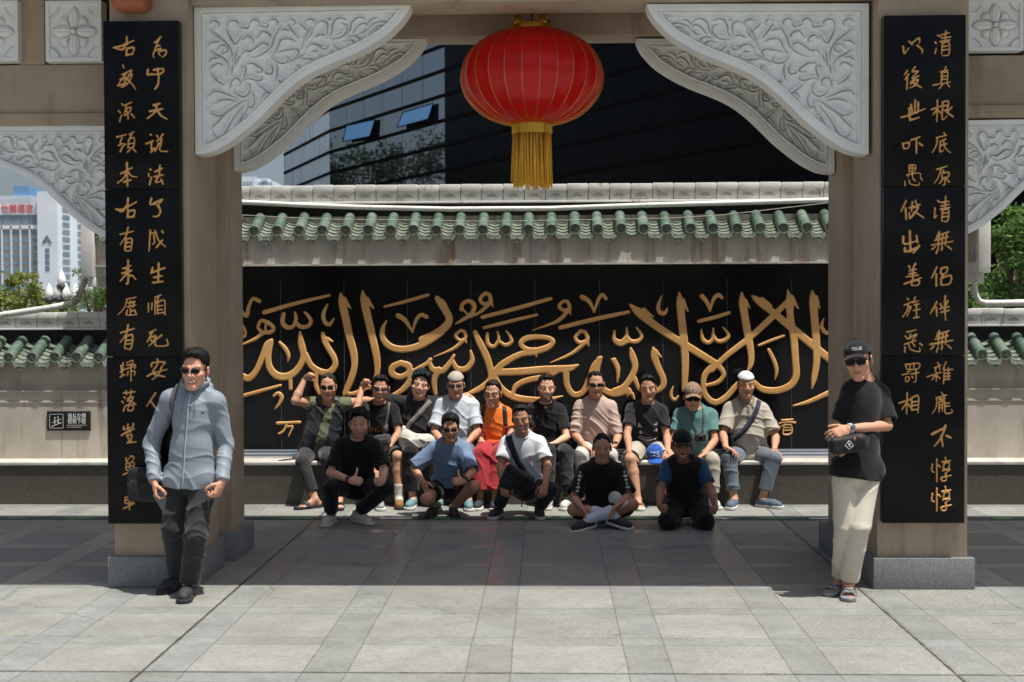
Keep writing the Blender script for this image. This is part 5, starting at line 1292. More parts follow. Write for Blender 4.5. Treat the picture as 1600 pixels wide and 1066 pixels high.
CURL = {'relax': (18, 28, 20), 'flat': (8, 14, 8), 'lap': (22, 30, 20), 'fist': (72, 92, 66), 'thumb': (72, 92, 66), 'grip': (48, 60, 40)}
def hand(F, w, d, n, left, pose, s):
    d = nrm(d); n = nrm(np.array(n) - d*np.dot(n, d)); t = np.cross(d, n)*(-1 if left else 1); w = np.array(w, float)
    cu = [math.radians(q) for q in CURL[pose]]; s = s*1.03
    F.cone(w - d*0.01*s, w + d*0.035*s, 0.027*s, 0.032*s, 0.012, flat=(n, 0.62))
    F.cone(w + d*0.030*s + t*0.006*s, w + d*0.076*s + t*0.010*s, 0.034*s, 0.030*s, 0.010, flat=(n, 0.46))
    F.cone(w + d*0.030*s - t*0.006*s, w + d*0.074*s - t*0.014*s, 0.034*s, 0.026*s, 0.010, flat=(n, 0.46))
    for i, (o, L, bl) in enumerate(((0.029, 0.072, 0.086), (0.0095, 0.080, 0.090), (-0.0105, 0.075, 0.086), (-0.029, 0.058, 0.078))):
        p = w + d*bl*s + t*o*s; a = 0.0; k = 1 + (i - 1)*0.10 if pose in ('relax', 'lap', 'grip') else 1.0; fan = (o/0.029)*0.10 if pose in ('flat', 'relax', 'lap') else 0; fan *= 1.7
        r = 0.0092*s if i < 3 else 0.008*s
        for q, (fr, c) in enumerate(zip((0.44, 0.31, 0.25), cu)):
            a += c*k; v = nrm(d*math.cos(a) + n*math.sin(a) + t*fan); e = p + v*L*fr*s; F.cone(p, e, r, r*0.92, 0.004 if q else 0.008); p = e; r *= 0.92
    b = w + d*0.022*s + t*0.026*s + n*0.006*s
    if pose == 'thumb': seg = [(t*0.85 + d*0.35 + n*0.1, 0.036), (t*1.0 + d*0.05, 0.034), (t*1.0 - d*0.18, 0.026)]
    elif pose == 'fist': seg = [(d*0.7 + t*0.45 + n*0.5, 0.038), (d*0.4 - t*0.1 + n*0.8, 0.030), (-t*0.9 + n*0.25 + d*.1, 0.026)]
    elif pose == 'grip': seg = [(d*0.55 + t*0.6 + n*0.55, 0.038), (d*0.7 + t*0.1 + n*0.6, 0.032), (d*0.8 - t*.2 + n*.5, 0.024)]
    else: seg = [(d*0.62 + t*0.72 + n*0.22, 0.038), (d*0.86 + t*0.42 + n*0.16, 0.032), (d*0.95 + t*0.25 + n*0.15, 0.026)]
    r = 0.0125*s
    for v, L in seg: e = b + nrm(v)*L*s; F.cone(b, e, r, r*0.9, 0.006); b = e; r *= 0.88

class Person: pass
BONE = {'ua': 0.285, 'fa': 0.245, 'th': 0.415, 'sh': 0.405}
def joint(sp, parent, L):
    """sight-line point given as (px, py, where): where is a depth, 'f'/'b' = nearer/farther solution at bone length, 'g' = ankle height"""
    px, py, m = sp; d = ray(px, py)
    if m == 'g': return np.array(G(px, py, 0.085))
    if isinstance(m, (int, float)): return np.array(P(px, py, m))
    pv = Vector(parent) - CAM; t0 = pv.dot(d); h2 = (pv - d*t0).length_squared
    dt = math.sqrt(max(L*L - h2, 0)); t = t0 - dt if m == 'f' else t0 + dt
    return np.array(CAM + d*t)

def make_person(sp):
    """sp: the pose read from the photo plus looks; builds root > body, hair, clothing"""
    s = sp.get('s', 1.0); g = sp.get('g', 1.0)*0.93; bel = sp.get('belly', 0.0)
    pel = np.array(P(*sp['pel'])); neck = np.array(P(*sp['neck']))
    up = nrm(neck - pel)
    Rs = np.array(P(*sp['shR'])); Ls = np.array(P(*sp['shL'])); lat = nrm(Ls - Rs); Rs, Ls = Rs + lat*.014 - up*.022, Ls - lat*.014 - up*.022; fw = nrm(np.cross(lat, up)); lat2 = np.cross(up, fw)
    hl = nrm(sp.get('hiplat', lat*np.array([1, 1, 0.3]))); hw = 0.088*s
    Rh = pel - hl*hw; Lh = pel + hl*hw
    J = {}
    for sd, S, Hh in (('R', Rs, Rh), ('L', Ls, Lh)):
        e = joint(sp['el'+sd], S, BONE['ua']*s); w = joint(sp['wr'+sd], e, BONE['fa']*s)
        k = joint(sp['kn'+sd], Hh, BONE['th']*s); a = joint(sp['an'+sd], k, BONE['sh']*s)
        if sp.get('flat', True): a[2] = 0.085*s
        J[sd] = dict(S=S, E=e, W=w, H=Hh, K=k, A=a)
        if sp.get('dbg'):
            q = np.linalg.norm; print(sp['name'], sd, 'ua %.2f fa %.2f th %.2f sh %.2f' % (q(e-S)/s, q(w-e)/s, q(k-Hh)/s, q(a-k)/s), 'E', e.round(2), 'W', w.round(2), 'K', k.round(2), 'A', a.round(2))
    hd = np.array(P(*sp['head'])); yw, pt, rl = [math.radians(q) for q in sp.get('face', (0, 0, 0))]
    R = Matrix.Rotation(yw, 3, 'Z') @ Matrix.Rotation(pt, 3, 'X') @ Matrix.Rotation(rl, 3, 'Y')
    hF, hU = np.array(R @ Vector((0, -1, 0))), np.array(R @ Vector((0, 0, 1))); hL = np.cross(hU, hF)
    hs = sp.get('hs', 1.0)*1.08; _r = random.Random(sp.get('seed', 0)*7 + 1); fa, fc, fb = _r.uniform(.94, 1.06), _r.uniform(.95, 1.05), _r.uniform(.97, 1.03)
    hp = lambda a, b, c: hd + (hL*a*fa + hF*b*fb + hU*c*fc)*hs
    hax = (hL, hF, hU)
    base = Vector((float(pel[0]), float(pel[1]), 0.0))
    root = empty('person', base, sp['label'], 'person', sp.get('group'))
    # ---------------- body
    allp = [pel, neck, hp(0, 0, 0.15), hp(.1, .1, 0), hp(-.1, -.1, 0)] + [v for d in J.values() for v in d.values()]
    for sd in 'RL':
        allp.append(J[sd]['W'] + nrm(sp['hd'+sd][0])*0.18)
    for sd in 'RL': allp.append(J[sd]['A'] + np.array(sp.get('toe'+sd, (0, -1, 0)))*0.20)
    allp = np.array(allp); lo = allp.min(0) - 0.16; hi = allp.max(0) + 0.16; lo[2] = max(lo[2], -0.012)
    F = Field(lo, hi, sp.get('vox', 0.0055))
    T = lambda l, f, u: pel + lat2*l + fw*f + up*u                        # torso frame from the pelvis
    TL = float(np.linalg.norm(neck - pel))
    tax = (lat2, fw, up)
    def torso(F, x=0.0, k=0.05):
        F.ell(pel + up*0.01, tax, (0.158*s*g + x, 0.118*s*g + x, 0.125*s + x), k)
        F.ell(T(0, 0.010 + bel*0.5, TL*0.36), tax, (0.142*s*g + x + bel*0.35, 0.108*s*g + x + bel*0.7, 0.17*s + x), k)
        F.ell(T(0, 0.0, TL*0.68), tax, (0.158*s*g + x, 0.112*s*(0.5 + 0.5*g) + x, 0.19*s + x), k)
        F.cone(Rs + fw*-0.01 - up*0.01 + lat*.03, Ls - fw*0.01 - up*0.01 - lat*.03, 0.054*s + x*0.8, 0.054*s + x*0.8, k)
        for S in (Rs, Ls): F.cone(neck + up*0.035 - fw*0.015, S + up*0.005 + (neck - S)*0.22, 0.042*s + x*0.5, 0.046*s + x*0.6, 0.035)
    torso(F)
    F.cone(neck - up*0.02 - fw*0.01, hp(0, -0.018, -0.06), 0.056*s*(0.6+.4*g), 0.052*s*(0.6+.4*g), 0.025)
    # head
    ch = sp.get('cheek', 1.0)
    F.ell(hp(0, -0.008, 0.036), hax, (0.0735*hs, 0.092*hs, 0.084*hs), 0.015)
    F.ell(hp(0, 0.022, -0.035), hax, (0.0625*hs*ch, 0.066*hs, 0.082*hs), 0.02)
    F.cone(hp(-0.040, -0.002, -0.068), hp(-0.012, 0.058, -0.100), 0.022*hs*ch, 0.020*hs, 0.02); F.cone(hp(0.040, -0.002, -0.068), hp(0.012, 0.058, -0.100), 0.022*hs*ch, 0.020*hs, 0.02)
    F.cone(hp(-0.012, 0.062, -0.103), hp(0.012, 0.062, -0.103), 0.017*hs, 0.017*hs, 0.015)
    for q in (-1, 1):
        F.ell(hp(q*0.042*ch, 0.052, -0.026), hax, (0.024*hs*ch, 0.026*hs, 0.022*hs), 0.016)
        F.ell(hp(q*0.031, 0.096, 0.003), hax, (0.018*hs, 0.011*hs, 0.010*hs), 0.010, sub=True)
        F.ell(hp(q*0.031, 0.074, 0.002), hax, (0.0155*hs, 0.0135*hs, 0.0115*hs), 0.003)
        F.cone(hp(q*0.050, 0.068, 0.026), hp(q*0.014, 0.083, 0.022), 0.010*hs, 0.010*hs, 0.010)
        F.ell(hp(q*0.078, -0.004, -0.004), (nrm(hL + hF*0.35*q*-1), hF, hU), (0.009*hs, 0.019*hs, 0.031*hs), 0.006)
        F.ell(hp(q*0.086, 0.0, 0.0), hax, (0.006*hs, 0.009*hs, 0.016*hs), 0.003, sub=True)
        F.ell(hp(q*0.0135, 0.086, -0.034), hax, (0.0105*hs, 0.012*hs, 0.010*hs), 0.006)
    F.chain([hp(0, 0.082, 0.016), hp(0, 0.093, -0.010), hp(0, 0.100, -0.030)], [0.0095*hs, 0.0105*hs, 0.0130*hs], 0.008)
    sm = sp.get('smile', 0.0); mw = 0.021 + 0.010*sm; mo = sp.get('mouth', 0.0055 if sp.get('teeth') else 0.0)
    F.chain([hp(-mw, 0.070, -0.062 + 0.006*sm), hp(-0.008, 0.083, -0.061), hp(0.008, 0.083, -0.061), hp(mw, 0.070, -0.062 + 0.006*sm)], [0.004*hs, 0.0065*hs, 0.0065*hs, 0.004*hs], 0.006)
    F.chain([hp(-mw*.8, 0.070, -0.068 - mo*0.5), hp(0, 0.082, -0.076 - mo), hp(mw*.8, 0.070, -0.068 - mo*0.5)], [0.004*hs, 0.0078*hs, 0.004*hs], 0.006)
    F.chain([hp(-mw*1.05, 0.078, -0.065 + 0.006*sm), hp(0, 0.092, -0.068 - mo*.5), hp(mw*1.05, 0.078, -0.065 + 0.006*sm)], [0.0030*hs + mo*.25, 0.0036*hs + mo*0.6, 0.0030*hs + mo*.25], 0.003, sub=True)
    if sp.get('cheekline', 0):
        for q in (-1, 1): F.cone(hp(q*0.022, 0.082, -0.038), hp(q*0.036, 0.066, -0.066), 0.003, 0.003, 0.006, sub=True)
    # limbs
    ag = sp.get('arm', 1.0)*0.92
    def dd(a, b): return nrm(b - a)
    for sd in 'RL':
        j = J[sd]; S, E, Wr, Hh, K, A = (j[q] for q in 'SEWHKA')
        F.ell(S, tax, (0.052*s, 0.052*s, 0.054*s), 0.03)
        F.cone(S, S + (E - S)*0.45, 0.051*s*ag, 0.046*s*ag, 0.02); F.cone(S + (E - S)*0.45, E, 0.046*s*ag, 0.038*s*ag, 0.015)
        F.cone(E, E + (Wr - E)*0.3, 0.039*s*ag, 0.041*s*ag, 0.012); F.cone(E + (Wr - E)*0.3, Wr, 0.041*s*ag, 0.0255*s, 0.012)
        d, n, po = sp['hd'+sd]; hand(F, Wr, d, n, sd == 'L', po, s)
        F.cone(Hh, Hh + (K - Hh)*0.5, 0.080*s*g, 0.070*s*g, 0.03); F.cone(Hh + (K - Hh)*0.5, K, 0.070*s*g, 0.053*s, 0.02)
        bk = nrm(np.cross(dd(K, A), np.cross(dd(Hh, K), dd(K, A)))) if np.linalg.norm(np.cross(dd(Hh, K), dd(K, A))) > 0.1 else np.array([0, 1.0, 0])
        bk = -bk if np.dot(bk, dd(Hh, K)) > 0 else bk
        F.ell(K + dd(Hh, K)*0.010, tax, (0.050*s, 0.050*s, 0.052*s), 0.02)
        mid = K + (A - K)*0.32 + bk*0.012; F.cone(K, mid, 0.050*s, 0.056*s, 0.015); F.cone(mid, A, 0.055*s, 0.034*s, 0.015)
        to = nrm(sp.get('toe'+sd, (0, -1, 0))); sup = sp.get('sole'+sd, (0, 0, 1)); sup = nrm(np.array(sup) - to*np.dot(sup, to)); la = np.cross(to, sup)
        he = A - sup*0.045*s - to*0.038*s; ba = A - sup*0.058*s + to*0.115*s
        F.cone(A, he, 0.034*s, 0.031*s, 0.015); F.cone(A - sup*.01, ba, 0.036*s, 0.026*s, 0.02); F.cone(he, ba, 0.028*s, 0.024*s, 0.02); F.cone(ba - la*0.022*s, ba + la*0.022*s, 0.021*s, 0.021*s, 0.012)
        for i in range(5 if sp.get('bare') else 0):
            o = (i - 2)*0.0185*s; sg = 1 if sd == 'R' else -1; L = 0.052 - abs(i - (1.2 if sd == 'L' else 2.8))*0.008
            F.cone(ba + la*o, ba + la*o*1.05 + to*L*s - sup*0.006, 0.012*s, 0.0095*s, 0.004)
        j['toe'], j['sup'], j['la'], j['ba'], j['he'] = to, sup, la, ba, he
    V, Q = F.mesh(); V = smooth_verts(V, Q, 1, 0.45)
    me = np_mesh('body', V, Q); ob = link_mesh('body', me, M_skin, root, True)
    # natural colouring: lips, brows, stubble, knuckles
    tone = np.array(sp.get('skin', (0.40, 0.235, 0.155)))*np.array([1.46, 1.42, 1.40]); C = np.tile(tone, (len(V), 1))
    rel = (V - hd)/hs; a, b, c = rel @ hL, rel @ hF, rel @ hU; near = (np.abs(a) < 0.11) & (np.abs(b) < 0.13) & (np.abs(c) < 0.16)
    def paint(m, col, f=1.0):
        f = np.clip(m, 0, 1)[:, None]*f*near[:, None]; C[:] = C*(1 - f) + np.array(col)*f
    cheek = np.exp(-(((np.abs(a) - 0.042)/0.022)**2 + ((c + 0.03)/0.024)**2))*(b > 0.03); paint(cheek, tone*np.array([1.10, 0.86, 0.82]), 0.45)
    paint((np.exp(-((np.abs(a) - 0.032)/0.017)**4 - ((c - 0.027 - 0.004*np.cos((np.abs(a) - 0.03)*80))/0.0055)**2))*(b > 0.045), (0.02, 0.015, 0.012), 0.65*sp.get('brow', 1.0))
    paint(np.exp(-((np.abs(a) - 0.031)/0.016)**4 - ((c - 0.0075)/0.0035)**2)*(b > 0.05), (0.02, 0.014, 0.012), 0.55)          # lash line
    lip = np.exp(-(a/(mw*1.0))**4 - ((c + 0.068 + mo*.4)/(0.0105 + mo*.7))**4)*(b > 0.068); paint(lip, tone*np.array([0.86, 0.52, 0.52]), 0.75)
    paint(np.exp(-(a/(mw*1.1))**4 - ((c + 0.0665 + mo*.5 - 0.006*sm*(a/mw)**2)/(0.0032 + mo*0.55))**2)*(b > 0.06), (0.07, 0.022, 0.02), 0.9)
    st = sp.get('beard', 0.0)
    if st:
        m = ((c < -0.045) & (b > -0.02)).astype(float)*np.clip((-c - 0.055 + np.clip(np.abs(a) - 0.03, 0, 1)*0.9)/0.02, 0, 1); m = m*(1 - np.clip(lip*1.5, 0, 1)); m *= np.where((c > -0.128), 1, 0)
        paint(m, (0.03, 0.024, 0.02), st)
    mu = sp.get('moustache', 0.0)
    if mu: paint(np.exp(-(a/0.026)**4 - ((c + 0.052)/0.006)**2)*(b > 0.06), (0.025, 0.02, 0.018), mu)
    for sd in 'RL':                                           # darker knuckles
        d, n, po = sp['hd'+sd]; kp = J[sd]['W'] + nrm(d)*0.09; q = np.exp(-(np.linalg.norm(V - kp, axis=1)/0.035)**2)[:, None]*0.25; C[:] = C*(1 - q) + tone*np.array([0.85, 0.68, 0.66])*q
    at_ = me.color_attributes.new('tint', 'FLOAT_COLOR', 'POINT'); at_.data.foreach_set('color', np.concatenate([C, np.ones((len(V), 1))], 1).astype(np.float32).ravel())
    if sp.get('eyes', True) and not sp.get('glass') == 'sun':
        for q in (-1, 1):
            b_ = MB(); M = Matrix((( *hL, 0), (*hF, 0), (*hU, 0), (0, 0, 0, 1))).transposed().to_4x4()
            M = Matrix.Translation(Vector(hp(q*0.031, 0.0815, 0.0015))) @ Matrix(((hL[0], hF[0], hU[0], 0), (hL[1], hF[1], hU[1], 0), (hL[2], hF[2], hU[2], 0), (0, 0, 0, 1)))
            bmesh.ops.create_uvsphere(b_.bm, u_segments=10, v_segments=8, radius=1, matrix=M @ Matrix.Diagonal((0.0115, 0.0075, 0.0028, 1)))
            e_ = b_.build('eye', M_eye, ob, True); b_ = MB()
            bmesh.ops.create_uvsphere(b_.bm, u_segments=10, v_segments=8, radius=1, matrix=M @ Matrix.Translation((0, 0.0035, 0)) @ Matrix.Diagonal((0.0050, 0.0050, 0.0029, 1)))
            b_.build('iris', M_iris, e_, True)
    if sp.get('teeth'):
        F2 = Field(hp(0, .075, -.068) - .05, hp(0, .075, -.068) + .05, 0.003); F2.chain([hp(-mw*.9, 0.0745, -0.0630 + 0.005*sm), hp(-mw*.45, 0.0815, -0.0658 + .002*sm), hp(0, 0.0835, -0.067 - mo*0.1), hp(mw*.45, 0.0815, -0.0658 + .002*sm), hp(mw*.9, 0.0745, -0.0630 + 0.005*sm)], [0.0035, 0.005, 0.0055 + mo*.2, 0.005, 0.0035], 0.002)
        v_, q_ = F2.mesh(); link_mesh('teeth', np_mesh('teeth', v_, q_), M_teeth, ob, True)
    sp['g_'] = g
    W = dict(root=root, J=J, pel=pel, neck=neck, up=up, fw=fw, lat=lat2, tax=tax, T=T, TL=TL, hp=hp, hax=hax, hd=hd, hs=hs, s=s, g=g, bel=bel, torso=torso, sp=sp, Rs=Rs, Ls=Ls, body=ob)
    dress(W)
    return W

def cloth_obj(F, name, m, W, amp=0.006, freq=9.0, seed=0, axis=(0.3, 0.2, 1), smooth=1, parent=None, calm=None):
    V, Q = F.mesh(); V = smooth_verts(V, Q, smooth, 0.5)
    if amp > 0:
        V2 = folds(V, normals(V, Q), amp, freq, seed, axis)
        if calm is not None:
            k = np.ones(len(V))
            for c in calm: k *= 1 - 0.8*np.exp(-(np.linalg.norm(V - np.array(c), axis=1)/0.10)**2)
            V2 = V + (V2 - V)*k[:, None]
        V = V2; V[:, 2] = np.maximum(V[:, 2], 0.004)
    return link_mesh(name, np_mesh(name, V, Q), m, parent or W['root'], True)

def bounds(pts, mg): p = np.array(pts); return p.min(0) - mg, p.max(0) + mg

def shirt(W, m, sleeve=0.62, loose=0.014, hem=0.0, name='shirt', vneck=0.0, amp=0.009, collar=True, sl_r=0.0, open_front=None, seed=1, arms=True, neck_r=1.0, freq=9.0):
    J, s, up, fw, lat, T, TL = W['J'], W['s'], W['up'], W['fw'], W['lat'], W['T'], W['TL']; g = W['g']
    pts = [W['pel'] - up*(0.10 + max(-hem, 0)), W['neck'] + up*0.06]
    for sd in 'RL':
        j = J[sd]; pts += [j['S'], j['S'] + (j['E'] - j['S'])*min(1, sleeve)]
        if sleeve > 1: pts.append(j['E'] + (j['W'] - j['E'])*(sleeve - 1))
    pts += [T(0.2*g, 0.17 + W['bel'], TL*.4), T(-0.2*g, -0.17, TL*.4)]
    lo, hi = bounds(pts, 0.10); F = Field(lo, hi, W['sp'].get('vox', 0.006) + 0.0005)
    W['torso'](F, loose, 0.05); F.ell(W['pel'] + up*0.015, W['tax'], (0.158*s*g + loose + .016, 0.118*s*g + loose + .016, 0.125*s + loose + .016), 0.03)
    if hem < 0: F.cone(J['R']['H'], J['L']['H'], 0.088*s*g + loose + .024, 0.088*s*g + loose + .024, 0.03); F.cone(T(0, 0.005, TL*0.35), T(0, 0.0, hem), 0.160*s*g + loose, 0.185*s*g + loose*1.5, 0.03, flat=(fw, 0.80), fb=True)
    for sd in 'RL' if arms else '':
        j = J[sd]; S, E, Wr = j['S'], j['E'], j['W']; e1 = S + (E - S)*min(1.0, sleeve); r0, r1 = 0.057*s + loose*0.7, (0.050*s + loose*0.95 + sl_r)
        F.ell(S - up*.004, W['tax'], (0.054*s + loose*.6,)*3, 0.045)
        if sleeve <= 1.0: F.cone(S, e1, r0, r1, 0.025, fb=True)
        else:
            F.cone(S, E, r0, 0.044*s + loose + sl_r, 0.025); e2 = E + (Wr - E)*(sleeve - 1); F.cone(E, e2, 0.044*s + loose + sl_r, (0.034 if sleeve > 1.7 else 0.042)*s + loose*0.8 + sl_r*.6, 0.02, fb=True)
        if sleeve <= 1.0:                                     # hollow the cuff so the arm comes out of a sleeve
            dv = nrm(E - S); F.cone(e1 - dv*0.022, e1 + dv*0.02, r1 - 0.016, r1 - 0.016, 0.0, sub=True, fa=True)
    # lower edge
    F.half(T(0, 0, hem if hem else -0.035), -up, k=0.0)
    nb = W['neck'] + up*0.030 + fw*0.012
    F.ell(nb + fw*0.010, W['tax'], (0.070*s*neck_r, 0.066*s*neck_r, 0.046*s), 0.006, sub=True)
    if vneck: F.cone(nb + fw*0.05, T(0, 0.13, TL - vneck), 0.045*s, 0.012, 0.006, sub=True)
    if open_front:                                            # waistcoat worn open
        for u0 in np.linspace(-0.05, TL*1.02, 12): F.box(T(open_front[0], 0.16, u0), W['tax'], (open_front[1]*(0.75 + 0.5*(1 - u0/TL)), 0.11, 0.05), 0.0, 0.005, sub=True)
    o = cloth_obj(F, name, m, W, amp, freq, seed + W['sp'].get('seed', 0), (0.45, 0.2, 1.0), calm=[W['Rs'], W['Ls'], W['neck']])
    if collar:
        pts = []
        for k in range(25):
            an = 2*math.pi*k/24; q = nb + fw*0.010 + W['lat']*math.cos(an)*0.069*s*neck_r + fw*math.sin(an)*0.064*s*neck_r - up*(0.012 + 0.020*math.sin(an)) ; pts.append(q)
        MB().tube(pts, 0.0062, 8, caps=False).build('neckband', m, o, True)
    return o
def flap_collar(W, m, o):
    """two pointed leaves of a polo or shirt collar, a placket and buttons"""
    q = W['TL']; k = W['s']
    for sg in (-1, 1):
        patch(W, o, [[(sg*.012*k, .985), (sg*.062*k, 1.10), (sg*.088*k, 1.06), (sg*.052*k, .885)]], m, 'collar', 0.007, th=0.006)
    patch(W, o, [[(-.013, .60), (.013, .60), (.013, .95), (-.013, .95)]], m, 'placket', 0.0035, th=0.003)
def trousers(W, m, leg=0.95, loose=0.012, name='trousers', amp=0.008, flare=0.0, freq=8.0, seed=3, waist=0.10):
    J, s, up, g = W['J'], W['s'], W['up'], W['g']
    pts = [W['pel'] + up*0.16, W['pel'] - up*0.14]
    for sd in 'RL': j = J[sd]; pts += [j['H'], j['K'], j['A']]
    lo, hi = bounds(pts, 0.13); lo[2] = max(lo[2], -0.01); F = Field(lo, hi, W['sp'].get('vox', 0.006) + 0.0005); x = loose
    F.ell(W['pel'] + up*0.01, W['tax'], (0.160*s*g + x, 0.122*s*g + x, 0.128*s + x), 0.04)
    for sd in 'RL':
        j = J[sd]; H_, K, A = j['H'], j['K'], j['A']; v = 1 if leg > 0.52 else leg/0.52
        if leg <= 0.52:
            e = H_ + (K - H_)*v; F.cone(H_, e, 0.086*s*g + x, 0.066*s*g + x + flare, 0.03, fb=True); dv = nrm(K - H_); F.cone(e - dv*0.02, e + dv*0.03, 0.066*s*g + x + flare - 0.011, 0.066*s*g + x + flare - 0.011, 0, sub=True, fa=True)
        else:
            F.cone(H_, K, 0.086*s*g + x, 0.060*s + x*1.2, 0.012); F.ell(K, W['tax'], (0.058*s + x*1.1,)*3, 0.008)
            e = K + (A - K)*((leg - 0.5)/0.5); F.cone(K, e, 0.060*s + x*1.1, 0.048*s + x*1.1 + flare, 0.006, fb=True)
    return cloth_obj(F, name, m, W, amp, freq, seed + W['sp'].get('seed', 0), (0.5, 0.5, 0.8))
def foot_pair(W, upper, sole, kind='shoe', sides='RL', high=0.0, m3=None):
    s = W['s']
    for sd in sides:
        j = W['J'][sd]; to, sup, la, A = j['toe'], j['sup'], j['la'], j['A']; g0 = A - sup*0.082*s
        c = lambda t, l, u: g0 + to*t*s + la*l*s + sup*u*s
        lo, hi = bounds([c(-.09, -.07, -.01), c(.24, .07, .14 + high), c(-.09, .07, -.01), c(.24, -.07, .14)], 0.03); h = 0.0042
        if kind in ('shoe', 'boot', 'slipper'):
            F = Field(lo, hi, h)
            F.chain([c(-.040, 0, .045), c(.03, 0, .048), c(.12, 0.004, .040), c(.175, 0.004, .034)], [.037*s, .040*s, .044*s, .036*s], 0.012)
            if kind != 'slipper': F.cone(c(-.008, 0, .05), c(-0.002, 0, .10 + high), .044*s, .042*s, 0.012, fb=True)
            else: F.cone(c(-.008, 0, .05), c(-0.004, 0, .082), .044*s, .042*s, 0.008, fb=True)
            F.half(c(0, 0, 0.016), -sup)
            if kind == 'shoe':
                F.cone(c(-0.002, 0, .088), c(-0.002, 0, .12), .034*s, .034*s, 0, sub=True, fa=True)
            V, Q = F.mesh(); V = smooth_verts(V, Q, 1, .5); up_ = link_mesh('shoe', np_mesh('shoe', V, Q), upper, W['root'], True)
            if kind == 'shoe':
                b = MB()
                for q in range(5):
                    t = 0.045 + q*0.018; b.tube([c(t, -.026, .078 - q*.006), c(t + .004, 0, .089 - q*.0065), c(t, .026, .078 - q*.006)], 0.0032*s, 6)
                b.build('laces', m3 or sole, up_, True)
        elif kind == 'sandal':
            b = MB()
            for p0, p1, p2 in (((.10, -.05, .02), (.118, 0, .062), (.10, .05, .02)), ((.145, -.048, .02), (.15, 0, .050), (.145, .048, .02)), ((.02, -.046, .02), (.035, 0, .098), (.02, .046, .02))):
                pts = catmull([c(*p0), (c(*p0) + c(*p1))/2 + sup*.018, c(*p1), (c(*p1) + c(*p2))/2 + sup*.018, c(*p2)], 4)
                for w_ in (-.008, 0, .008): b.tube([p + to*w_ for p in pts], .0062, 6)
            b.tube([c(.02, -.046, .03), c(-.05, -.03, .055), c(-.068, 0, .06), c(-.05, .03, .055), c(.02, .046, .03)], .008, 6)
            up_ = b.build('sandal_straps', upper, W['root'], True)
        else:                                                   # flip-flop or slide
            b = MB()
            pts = catmull([c(.09, -.05, .015), c(.10, -.03, .055), c(.115, 0, .064), c(.10, .03, .055), c(.09, .05, .015)], 4)
            for w_ in (-.018, -.009, 0, .009, .018): b.tube([p + to*w_ for p in pts], .0075, 6)
            up_ = b.build('sandal_straps', upper, W['root'], True)
        F = Field(lo - 0.02, hi, h); r = 1.06
        def fn(t, l, u):
            w = (0.036 + 0.012*np.clip(t/0.12, -0.2, 1))*s; tc = np.clip(t, -0.040*s, 0.178*s); d = np.hypot(t - tc, l) - w*r; return np.maximum(d, np.abs(u - 0.012*s) - 0.0125*s)
        local_put(F, g0, (to, la, sup), 0.30, fn)
        V, Q = F.mesh(); link_mesh('sole', np_mesh('sole', V, Q), sole, up_ if up_ else W['root'], True)
def socks(W, m, top=0.30, sides='RL'):
    for sd in sides:
        j = W['J'][sd]; A, K = j['A'], j['K']; lo, hi = bounds([A + (K - A)*top, j['ba'] + j['toe']*.04, j['he']], 0.09); F = Field(lo, hi, 0.0055); s = W['s']
        F.cone(A, A + (K - A)*top, .041*s, (.041 + .022*top/0.5)*s, 0.01, fb=True); F.cone(A, j['he'], .040*s, .037*s, .015); F.cone(A, j['ba'], .042*s, .032*s, .02)
        cloth_obj(F, 'sock', m, W, 0.003, 14, 5)
